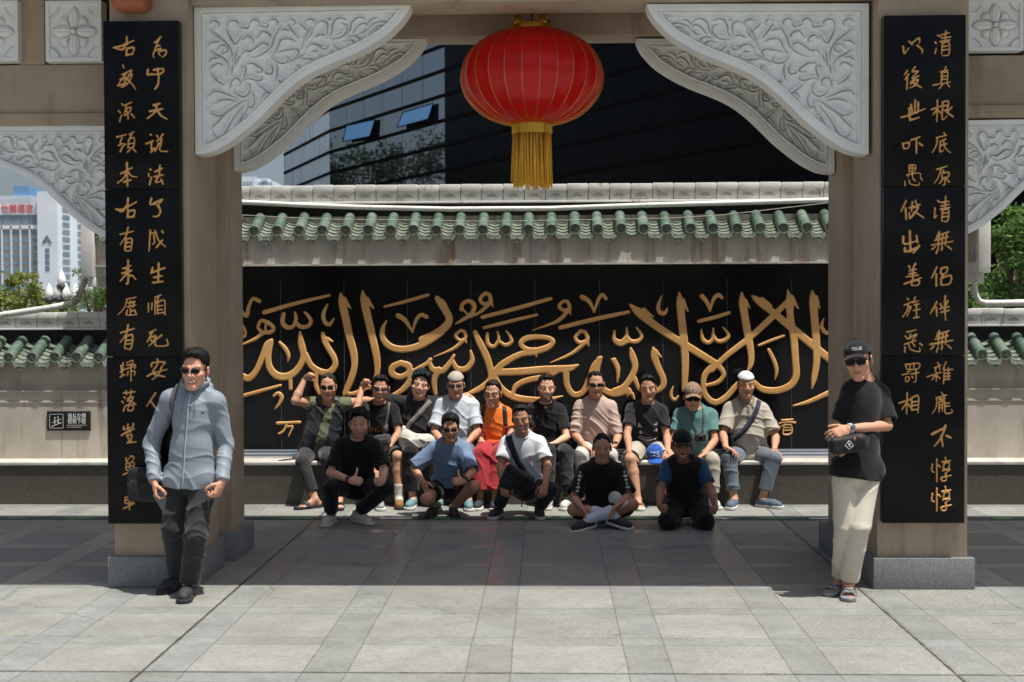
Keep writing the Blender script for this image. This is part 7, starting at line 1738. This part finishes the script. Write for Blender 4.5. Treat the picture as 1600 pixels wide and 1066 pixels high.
person(name='P12', label='man in slate blue t-shirt, shorts and sunglasses squatting with thumb up', group=FRONT, seed=12, skin=S2, g=0.98, glass='tint', smile=0.5, hs=0.97,
 pel=at3(z5, 418, 820, 11.98), neck=at3(z5, 425, 540, 11.84), head=at3(z5, 426, 446, 11.78), face=(4, 8, 0), shR=at3(z5, 316, 566, 11.86), shL=at3(z5, 520, 570, 11.86), hiplat=(1, 0, 0),
 elR=at3(z5, 192, 700, 11.84), wrR=at3(z5, 246, 788, 11.70), elL=at3(z5, 566, 730, 11.68), wrL=at3(z5, 512, 786, 11.50), knR=at3(z5, 272, 900, 11.62), anR=at3(z5, 318, 985, 11.84), knL=at3(z5, 580, 820, 11.60), anL=at3(z5, 445, 975, 11.82),
 hdR=((0.4, -.2, -.8), (0.5, .3, -.2), 'relax'), hdL=((-0.95, -.3, 0.0), (0, 0.6, -.4), 'thumb'), toeR=(-0.1, -1, 0), toeL=(0.15, -1, 0),
 wear=lambda W: (shirt(W, C_blue, 0.92, 0.020, hem=.04, amp=0.012, sl_r=0.010), trousers(W, C_black2, 0.37, 0.020, 'shorts', flare=0.010), hair(W, M_hair, 0.020, 0.007, 0.076, 'part'), glasses(W, 'tint', 0.026, 0.015), foot_pair(W, M_shoek, M_sole_d), watch(W, 'L', M_web)))
person(name='P13', label='man in white t-shirt and dark trousers squatting with a black sling bag across his chest', group=FRONT, seed=13, skin=(0.30, 0.165, 0.105), g=1.0, smile=0.9, teeth=True, hs=1.0, arm=1.05,
 pel=at3(z6, 345, 830, 11.96), neck=at3(z6, 312, 495, 11.82), head=at3(z6, 306, 388, 11.76), face=(-6, 6, -4), shR=at3(z6, 205, 530, 11.84), shL=at3(z6, 428, 532, 11.84), hiplat=(1, 0, 0),
 elR=at3(z6, 172, 690, 11.72), wrR=at3(z6, 190, 810, 11.58), elL=at3(z6, 474, 690, 11.74), wrL=at3(z6, 458, 812, 11.56), knR=at3(z6, 215, 800, 11.60), anR=at3(z6, 160, 985, 11.76), knL=at3(z6, 492, 840, 11.62), anL=at3(z6, 420, 985, 11.78),
 hdR=((0.2, -.4, -.9), (0.2, .5, -.3), 'grip'), hdL=((-0.25, -.45, -.85), (-.2, .5, -.3), 'grip'), toeR=(-0.3, -1, 0), toeL=(0.1, -1, 0),
 wear=lambda W: (p13_front(W, shirt(W, C_white, 0.72, 0.018, hem=.04, amp=0.012, sl_r=0.008)), trousers(W, C_dgrey, 0.93, 0.014), hair(W, M_hair, 0.011, 0.004, 0.082, 'swept'), foot_pair(W, M_shoek, M_sole_w)))
person(name='P14', flat=False, label='man in black t-shirt with white sleeve print sitting cross-legged, pale socks showing', group=FRONT, seed=14, skin=(0.33, 0.185, 0.12), g=1.0, smile=0.2, hs=0.98,
 pel=at3(z7, 268, 905, 11.52), neck=at3(z7, 268, 622, 11.44), head=at3(z7, 268, 534, 11.40), face=(0, 4, 0), shR=at3(z7, 158, 660, 11.46), shL=at3(z7, 376, 660, 11.46), hiplat=(1, 0, 0),
 elR=at3(z7, 98, 825, 11.34), wrR=at3(z7, 145, 885, 11.14), elL=at3(z7, 428, 820, 11.34), wrL=at3(z7, 372, 868, 11.12), knR=at3(z7, 100, 900, 11.28), anR=at3(z7, 335, 935, 11.12), knL=at3(z7, 448, 872, 11.28), anL=at3(z7, 195, 955, 11.08),
 hdR=((0.5, -.5, -.6), (0, -.5, -.9), 'relax'), hdL=((-0.7, -.5, -.5), (0, -.5, -.9), 'relax'), toeR=(0.72, -0.62, -0.12), toeL=(-0.74, -0.62, -0.10), soleR=(0.25, -0.3, 1), soleL=(-0.25, -0.3, 1),
 wear=lambda W: (p14_front(W, shirt(W, C_black, 0.90, 0.020, amp=0.009, sl_r=0.012)), trousers(W, C_black2, 0.40, 0.020, 'shorts', flare=0.006), hair(W, M_hair, 0.008, 0.004, 0.086), socks(W, M_sockw, 0.52), foot_pair(W, M_shoek, M_sole_w)))
person(name='P15', flat=False, label='man in black cap, blue t-shirt and black vest kneeling, both thumbs up', group=FRONT, seed=15, skin=(0.26, 0.145, 0.095), g=1.06, beard=0.55, moustache=0.5, smile=1.0, teeth=True, hs=1.0,
 pel=at3(z8, 235, 860, 11.42), neck=at3(z8, 218, 608, 11.26), head=at3(z8, 212, 520, 11.20), face=(0, 8, 0), shR=at3(z8, 122, 632, 11.28), shL=at3(z8, 330, 634, 11.28), hiplat=(1, 0, 0),
 elR=at3(z8, 82, 785, 11.18), wrR=at3(z8, 78, 880, 11.00), elL=at3(z8, 388, 785, 11.18), wrL=at3(z8, 412, 890, 11.00), knR=at3(z8, 130, 975, 11.06), anR=at3(z8, 165, 950, 11.48), knL=at3(z8, 350, 975, 11.06), anL=at3(z8, 315, 950, 11.48),
 hdR=((0.2, -.9, -0.1), (0.95, 0.2, 0), 'thumb'), hdL=((-0.2, -.9, -0.1), (-0.95, 0.2, 0), 'thumb'), toeR=(0, 0.6, -0.6), toeL=(0, 0.6, -0.6), soleR=(0, -.6, -.6), soleL=(0, -.6, -.6),
 wear=lambda W: (shirt(W, C_navy, 0.72, 0.014, amp=0.009), shirt(W, C_black2, 0.02, 0.026, name='vest', arms=False, collar=False, amp=0.009, neck_r=1.1), trousers(W, C_black, 0.95, 0.022, amp=0.010), hair(W, M_hair, 0.004, 0.005, 0.10, rough=.002), cap(W, C_black2), foot_pair(W, M_shoek, M_sole_d)))  # black vest layer is added to stand for the shirt's dark front
# --- two standing at the pillars
person(name='PL', label='man in grey-blue hooded windbreaker and dark trousers standing at the left pillar', seed=21, skin=(0.42, 0.235, 0.155), g=0.90, glass='sun', smile=0.9, teeth=True, vox=0.0052,
 pel=at3(zl, 795, 500, 8.42), neck=at3(zl, 812, 118, 8.40), head=at3(zl, 815, 48, 8.36), face=(-4, 3, 3), shR=at3(zl, 702, 158, 8.44), shL=at3(zl, 908, 168, 8.40), hiplat=(1, -.1, 0),
 elR=at3(zl, 632, 350, 8.50), wrR=at3(zl, 645, 518, 8.36), elL=at3(zl, 940, 355, 8.46), wrL=at3(zl, 925, 515, 8.30), knR=at3(zl, 718, 705, 8.38), anR=at3(zl, 742, 915, 8.62), knL=at3(zl, 815, 745, 8.28), anL=at3(zl, 786, 946, 8.36),
 hdR=((0.15, -.2, -1), (0.9, .3, 0), 'grip'), hdL=((-0.35, -.25, -.9), (-0.8, .3, 0), 'grip'), toeR=(-0.3, -1, 0), toeL=(0.1, -1, 0),
 wear=lambda W: (jacket(W), trousers(W, C_dgrey, 0.97, 0.013, amp=0.012, flare=0.004, freq=11), hair(W, M_hair, 0.020, 0.004, 0.078, 'swept'), glasses(W, 'sun', 0.025, 0.014), foot_pair(W, M_shoek, M_sole_d)))
person(name='PR', bare=True, label='man in black cap, black t-shirt and cream trousers leaning on the right pillar', seed=22, skin=(0.40, 0.22, 0.145), g=0.84, glass='sun', smile=0.3, s=1.0, vox=0.0052,
 pel=at3(zr, 190, 520, 8.44), neck=at3(zr, 222, 178, 8.50), head=at3(zr, 196, 105, 8.44), face=(-22, 4, -6), shR=at3(zr, 168, 212, 8.44), shL=at3(zr, 282, 222, 8.58), hiplat=(1, .25, 0),
 elR=at3(zr, 128, 352, 8.48), wrR=at3(zr, 150, 402, 8.33), elL=at3(zr, 306, 352, 8.46), wrL=at3(zr, 160, 364, 8.28), knR=at3(zr, 150, 735, 8.40), anR=at3(zr, 130, 945, 8.58), knL=at3(zr, 196, 735, 8.36), anL=at3(zr, 160, 968, 8.46),
 hdR=((-0.75, -.1, -.5), (0.3, .6, -.3), 'grip'), hdL=((-0.9, -.1, -.3), (-.1, .6, -.5), 'lap'), toeR=(-0.6, -0.8, 0), toeL=(-0.25, -1, 0),
 wear=lambda W: (shirt(W, C_black, 0.86, 0.018, hem=-0.06, amp=0.006, sl_r=0.012, collar=False), trousers(W, C_cream, 0.97, 0.018, amp=0.012, flare=-0.004), hair(W, M_hair, 0.004, 0.006, 0.10, rough=.002), cap_mark(W, cap(W, C_black2), 'text'), glasses(W, 'sun', 0.028, 0.018), foot_pair(W, M_sand, M_sand, 'sandal'), watch(W, 'L', mat('pale_strap', (0.55, .58, .6), .5), (0.05, .12, .2))))

def jacket(W):
    m = C_nyl; J, s, up, fw, T, TL = W['J'], W['s'], W['up'], W['fw'], W['T'], W['TL']
    o = shirt(W, m, 1.97, 0.013, hem=-0.055, name='windbreaker', amp=0.0095, collar=False, sl_r=0.0, seed=6, neck_r=0.95, freq=11)
    F = Field(W['neck'] - .16, W['neck'] + .16, 0.006); nk = W['neck'] + up*0.02
    ring = [nk + W['lat']*math.cos(a)*0.082 + fw*(math.sin(a)*0.068 + .008) + up*(0.012 - 0.028*math.sin(a)) for a in np.linspace(0, 2*math.pi, 17)]
    for p, q in zip(ring[:-1], ring[1:]): F.cone(p, q, .020, .020, .012)
    for k in range(6): F.cone(nk + W['lat']*(-.07 + .028*k) - fw*.075 - up*.02, nk + W['lat']*(-.06 + .022*k) - fw*.09 - up*.07, .03, .024, .02)
    cloth_obj(F, 'hood', m, W, 0.008, 14, 3, parent=o)
    strap(W, o, [(.004, .97), (.006, .7), (.002, .4), (.004, .1), (.002, -.06)], mat('zip_grey', lin(160, 176, 190), .4), .005, 'zip', o, .003)
    for l in (-.035, .04): strap(W, o, [(l*.9, .95), (l*1.1, .86), (l*1.25, .74)], m, .003, 'drawcord', o, .005)
    patch(W, o, [[(.085, .735), (.105, .735), (.105, .75), (.085, .75)]], mat('small_logo', lin(70, 84, 104), .6), 'chest_mark')
    st = empty('shoulder_bag', tuple(W['pel'] + np.array([-.20, .12, .02])), 'black shoulder bag hanging at the hip of the man in the windbreaker', 'bag')
    strap(W, o, [(-.118, 1.03), (-.128, .86), (-.140, .62), (-.155, .38), (-.165, .22)], M_webg, .018, 'bag_strap', st)
    F = Field(np.array(P(226, 756, 8.52)) - .25, np.array(P(226, 756, 8.52)) + .25, .006); c = np.array(P(228, 757, 8.53))
    F.box(c, ((.95, -.3, 0), (.3, .95, 0), (0, 0, 1)), (.125, .055, .115), 0, .03); F.box(c + np.array([.0, -.05, -.03]), ((.95, -.3, 0), (.3, .95, 0), (0, 0, 1)), (.10, .02, .06), .01, .015)
    cloth_obj(F, 'bag_body', M_blackbag, W, .008, 9, 4, parent=st)
    h = W['J']['R']['W'] + nrm(W['sp']['hdR'][0])*.10; F = Field(h - .14, h + .14, .004); F.box(h + np.array([.045, -.005, -.025]), ((.8, .3, .5), (-.4, .9, .1), (-.42, -.28, .86)), (.036, .005, .072), 0, .004)
    v, q = F.mesh(); tag(link_mesh('phone', np_mesh('phone', v, q), mat('phone_glass', (.10, .11, .12), .12, .3), None, True), 'phone held by the man in the grey-blue windbreaker', 'phone')
M_print_o = mat('orange_print', (.30, .11, .03), .7); M_print_w = mat('white_print', (.42, .42, .42), .7); M_print_k = mat('black_print', (.02, .02, .02), .7)
def p2_front(W, o):
    lettering(W, o, 'ENCE', .068, -.02, .50, M_print_o)
    strap(W, o, [(.105, 1.04), (.10, .85), (.075, .6), (.055, .40)], M_webg, .013, 'camera_strap')
    patch(W, o, [[(.035, .34), (.075, .34), (.10, .62), (.065, .62)]], mat('grey_pad', lin(150, 148, 142), .6), 'strap_pad', .011, th=.004)
def p3_front(W, o):
    b = empty('sling_bag', tuple(P(*z5(205, 545), 12.40)), 'slouchy ivory canvas sling bag in the lap of the laughing curly haired man', 'bag')
    strap(W, o, [(.115, 1.02), (.06, .88), (-.02, .66), (-.09, .48), (-.115, .30)], cloth('grey_canvas', (.20, .19, .17)), .024, 'bag_strap', b)
    c = np.array(P(*z5(208, 522), 12.50)); F = Field(c - .25, c + .25, .006); I3 = ((1, 0, .08), (0, 1, 0), (-.08, 0, 1))
    F.ell(c + np.array([-.02, 0, -.02]), I3, (.165, .075, .085), .03); F.ell(c + np.array([-.10, -.01, .03]), I3, (.07, .06, .075), .03); F.ell(c + np.array([.10, 0, -.01]), I3, (.09, .06, .07), .03); F.cone(c + np.array([-.13, 0, .03]), c + np.array([-.13, .03, .12]), .03, .022, .02)
    F.box(c + np.array([.02, -.06, -.03]), I3, (.09, .02, .05), .02, .015)
    cloth_obj(F, 'bag_body', C_ivory, W, .016, 15, 9, parent=b)
def p5_front(W, o):
    for q in (-1, 1): strap(W, o, [(q*.100, 1.05), (q*.112, .90), (q*.122, .70), (q*.14, .50)], M_web, .021, 'backpack_strap')
    patch(W, o, [[(-.012, .735), (.016, .735), (.002, .79)]], M_print_k, 'chest_emblem')
def p8_front(W, o):
    patch(W, o, [[(-.105, .52), (-.055, .52), (-.09, .63)], [(.055, .58), (.10, .64), (.085, .56)], [(-.09, .42), (-.07, .36), (-.05, .40), (-.07, .45)], [(.05, .45), (.10, .50), (.09, .42)]], M_print_w, 'print_shape')
    patch(W, o, [[(-.10, .30), (-.05, .255), (.0, .245), (.06, .26), (.11, .30), (.108, .285), (.06, .24), (.0, .225), (-.05, .235), (-.10, .285)], [(-.085, .335), (-.03, .29), (.04, .29), (.04, .28), (-.03, .278), (-.085, .32)]], M_print_w, 'print_script')
def p9_front(W, o):
    c = np.array(P(*z8(296, 502), 12.50)); cm = empty('camera', tuple(c), 'small black camera hanging on a grey neck strap over the teal shirt', 'camera')
    for q in (-1, 1): strap(W, o, [(q*.07 + .01, 1.03), (q*.055 + .02, .8), (q*.03 + .03, .58)], M_webg, .006 if q < 0 else .009, 'neck_strap', cm, .003)
    T_ = lay(W, bvh(o), .03, .47, .03)[0]; c = np.array(T_); I3 = ((1, 0, 0), (0, 1, 0), (0, 0, 1)); F = Field(c - .12, c + .12, .004); F.box(c, I3, (.055, .024, .036), 0, .008); F.cone(c, c + np.array([0, -.05, 0]), .028, .026, .004, fb=True); F.box(c + np.array([0, 0, .038]), I3, (.02, .015, .012), .004, .004)
    v, q = F.mesh(); link_mesh('camera_body', np_mesh('camera_body', v, q), M_web, cm, True)
    MB().lathe([(.001, -.053), (.020, -.053), (.020, -.048)], c, 16, 'Y').build('lens', M_lens, cm)
def p13_front(W, o):
    b = empty('sling_bag', tuple(P(*z6(295, 780), 11.60)), 'bulky black sling bag on the chest of the man in white', 'bag')
    strap(W, o, [(-.125, 1.02), (-.11, .88), (-.06, .64), (-.01, .44), (.03, .30)], M_web, .030, 'bag_strap', b, .007)
    c = np.array(P(*z6(285, 770), 11.62)); F = Field(c - .24, c + .24, .006); I3 = ((.86, 0, -.5), (0, 1, 0), (.5, 0, .86)); F.box(c, I3, (.15, .07, .085), 0, .04); F.box(c + np.array([.0, -.06, .01]), I3, (.09, .025, .055), .01, .02)
    cloth_obj(F, 'bag_body', M_blackbag, W, .009, 10, 3, parent=b)
    x = c + np.array([.03, -.06, -.09]); MB().tube([x, x + np.array([.01, -.01, -.08]), x + np.array([.004, .01, -.17])], .006, 6).build('loose_strap', M_web, b, True)
    patch(W, o, [[(.045, .50), (.075, .50), (.08, .66), (.05, .68)]], mat('faded_pink_print', (.55, .40, .42), .8), 'chest_print')
def p14_front(W, o):
    for q in (-1, 1):
        sh = []
        for k in range(7):
            l0, u0 = q*(.200 + .006*k), .86 - k*.060; w_ = .010 + .006*((k*5) % 3); sh.append([(l0 - w_, u0), (l0 + w_*.6, u0 + .012), (l0 + w_, u0 - .022), (l0 - w_*.3, u0 - .034)])
        patch(W, o, sh, M_print_w, 'sleeve_print')
def cap_mark(W, o, kind):
    hp = W['hp']; T = bvh(o)
    def on(a, c):
        q = Vector(hp(a, .3, c)); h = T.ray_cast(q, Vector(-W['hax'][1])); return h[0] + h[1]*0.002 if h[0] else Vector(hp(a, .1, c))
    if kind == 'patch': b = MB(); b.quad(on(-.016, .070), on(.016, .070), on(.016, .098), on(-.016, .098)); x = b.build('patch', mat('cream_patch', (.5, .45, .38), .8), o); b = MB(); b.quad(*[on(u, v) + Vector(W['hax'][1])*.002 for u, v in ((-.006, .078), (.007, .078), (.004, .092), (-.003, .092))]); b.build('patch_mark', M_print_k, x)
    else:
        me = text_mesh('TEUS', .026, 0, .0003)
        for v in me.vertices: v.co = on(v.co.x + .012, .078 + v.co.y)
        link_mesh('lettering', me, mat('cap_white', (.4, .42, .42), .7), o)
def dress(W): W['sp']['wear'](W)
WW = {}
for sp in PEOPLE: WW[sp['name']] = make_person(sp)

# ------------------------------------------------------------------ loose things
if 'PR' in WW:
    c = np.array(P(1324, 694, 8.26)); wb = empty('waist_bag', tuple(c), 'black waist bag with white diamond mark held by the man in cream trousers', 'bag'); I3 = ((1, .05, .12), (-.05, 1, 0), (-.12, 0, 1))
    F = Field(c - .24, c + .24, .005); F.box(c, I3, (.125, .045, .058), 0, .035); F.ell(c + np.array([.06, 0, .02]), I3, (.09, .04, .045), .02); cloth_obj(F, 'bag_body', M_blackbag, WW['PR'], .004, 10, 3, parent=wb)
    b = MB(); f = c + np.array([.0, -.052, -.002])
    for k in range(4):
        a0, a1 = k*math.pi/2, (k+1)*math.pi/2; b.tube([f + np.array([math.cos(a0)*.028, 0, math.sin(a0)*.028]), f + np.array([math.cos(a1)*.028, 0, math.sin(a1)*.028])], .0022, 6)
    b.sphere(f + np.array([0, 0, .004]), .008, 8, (1, .3, 1)); b.tube([f, f + np.array([.004, 0, -.012])], .003, 6); b.build('diamond_mark', mat('mark_white', (.6, .6, .58), .6), wb, True)
    MB().tube([c + np.array([.035, -.05, .05]), c + np.array([.034, -.056, .025])], .004, 6).build('zip_pull', mat('zip_orange', (.6, .12, .03), .5), wb, True)
def loose_cap(c, m, label, ax, parent=None, text=None, sc=1.0):
    """a baseball cap on its own: crown, brim, sweat edge"""
    L, Fw, U = [nrm(a) for a in ax]; F = Field(c - .2, c + .2, .0045); c = np.array(c)
    F.ell(c, (L, Fw, U), (.084*sc, .100*sc, .098*sc), 0, clip=(c, U))
    def fn(a, b, cz):
        d2 = np.hypot(a/.076, np.maximum(b, 0)/.085) - 1; q = cz + .55*a*a/.1 + .2*np.maximum(b, 0); return np.maximum(np.maximum(d2*.07, np.abs(q) - .005), -b - .01)
    local_put(F, c + Fw*.080*sc + U*.006, (L, Fw, U), .16, fn, .006); F.ell(c + U*.099*sc, (L, Fw, U), (.009, .009, .006), .003)
    v, q = F.mesh(); v = smooth_verts(v, q, 1, .5); v = folds(v, normals(v, q), .005, 9, 3); o = link_mesh('baseball_cap', np_mesh('baseball_cap', v, q), m, None, True); tag(o, label, 'cap')
    if text:
        T = bvh(o); b = MB()
        def on(x, y):
            h = T.ray_cast(Vector(c + L*x + U*y + Fw*.3), Vector(-Fw)); return h[0] + h[1]*.001 if h[0] else Vector(c)
        b.sphere(on(-.042, .052), .010, 10, (1, .4, 1))                    # white badge, a line of script, two fine lines
        for x0, x1, y0, y1, r in ((-.026, -.022, .048, .062, .004), (-.012, -.010, .048, .063, .004), (-.018, -.005, .055, .057, .003), (.002, .003, .05, .066, .004), (.010, .022, .052, .055, .004), (.012, .022, .066, .066, .003), (.028, .029, .05, .068, .004), (-.034, .0, .034, .037, .003), (.008, .034, .038, .041, .003), (-.045, -.005, .020, .022, .003), (.0, .044, .023, .024, .003)): b.tube([on(x0, y0), on((x0+x1)/2, (y0+y1)/2), on(x1, y1)], r, 6)
        b.build('cap_emblem', M_capw, o, True)
    return o
M_capw = mat('cap_lettering', (.6, .62, .66), .7)
loose_cap(np.array(P(*z7(580, 565), 12.36)), cloth('royal_blue_cloth', (.02, .10, .42)), 'royal blue cap with white lettering resting on a khaki knee', ((1, .05, -.05), (.05, -.80, -.42), (0, -.45, .85)), text='marks')
loose_cap(np.array(P(*z7(350, 835), 11.24)), cloth('bone_cloth', (.55, .55, .52)), 'bone white cap lying in the lap of the cross-legged man', ((.75, .35, .5), (.5, -.8, -.3), (-.35, -.5, .8)), sc=.72)
c = np.array(P(*z4(662, 505), 12.44)); F = Field(c - .18, c + .18, .006); I3 = ((1, 0, .1), (0, 1, 0), (-.1, 0, 1)); F.box(c, I3, (.085, .05, .055), 0, .03); F.box(c + np.array([.02, -.045, -.01]), I3, (.05, .02, .03), .01, .012)
if 'P2' in WW: tag(link_mesh('camera_pouch', np_mesh('camera_pouch', *F.mesh()), cloth('charcoal_pouch', (.05, .05, .05)), None, True), 'dark padded camera pouch in the lap of the man with rectangular glasses', 'pouch')
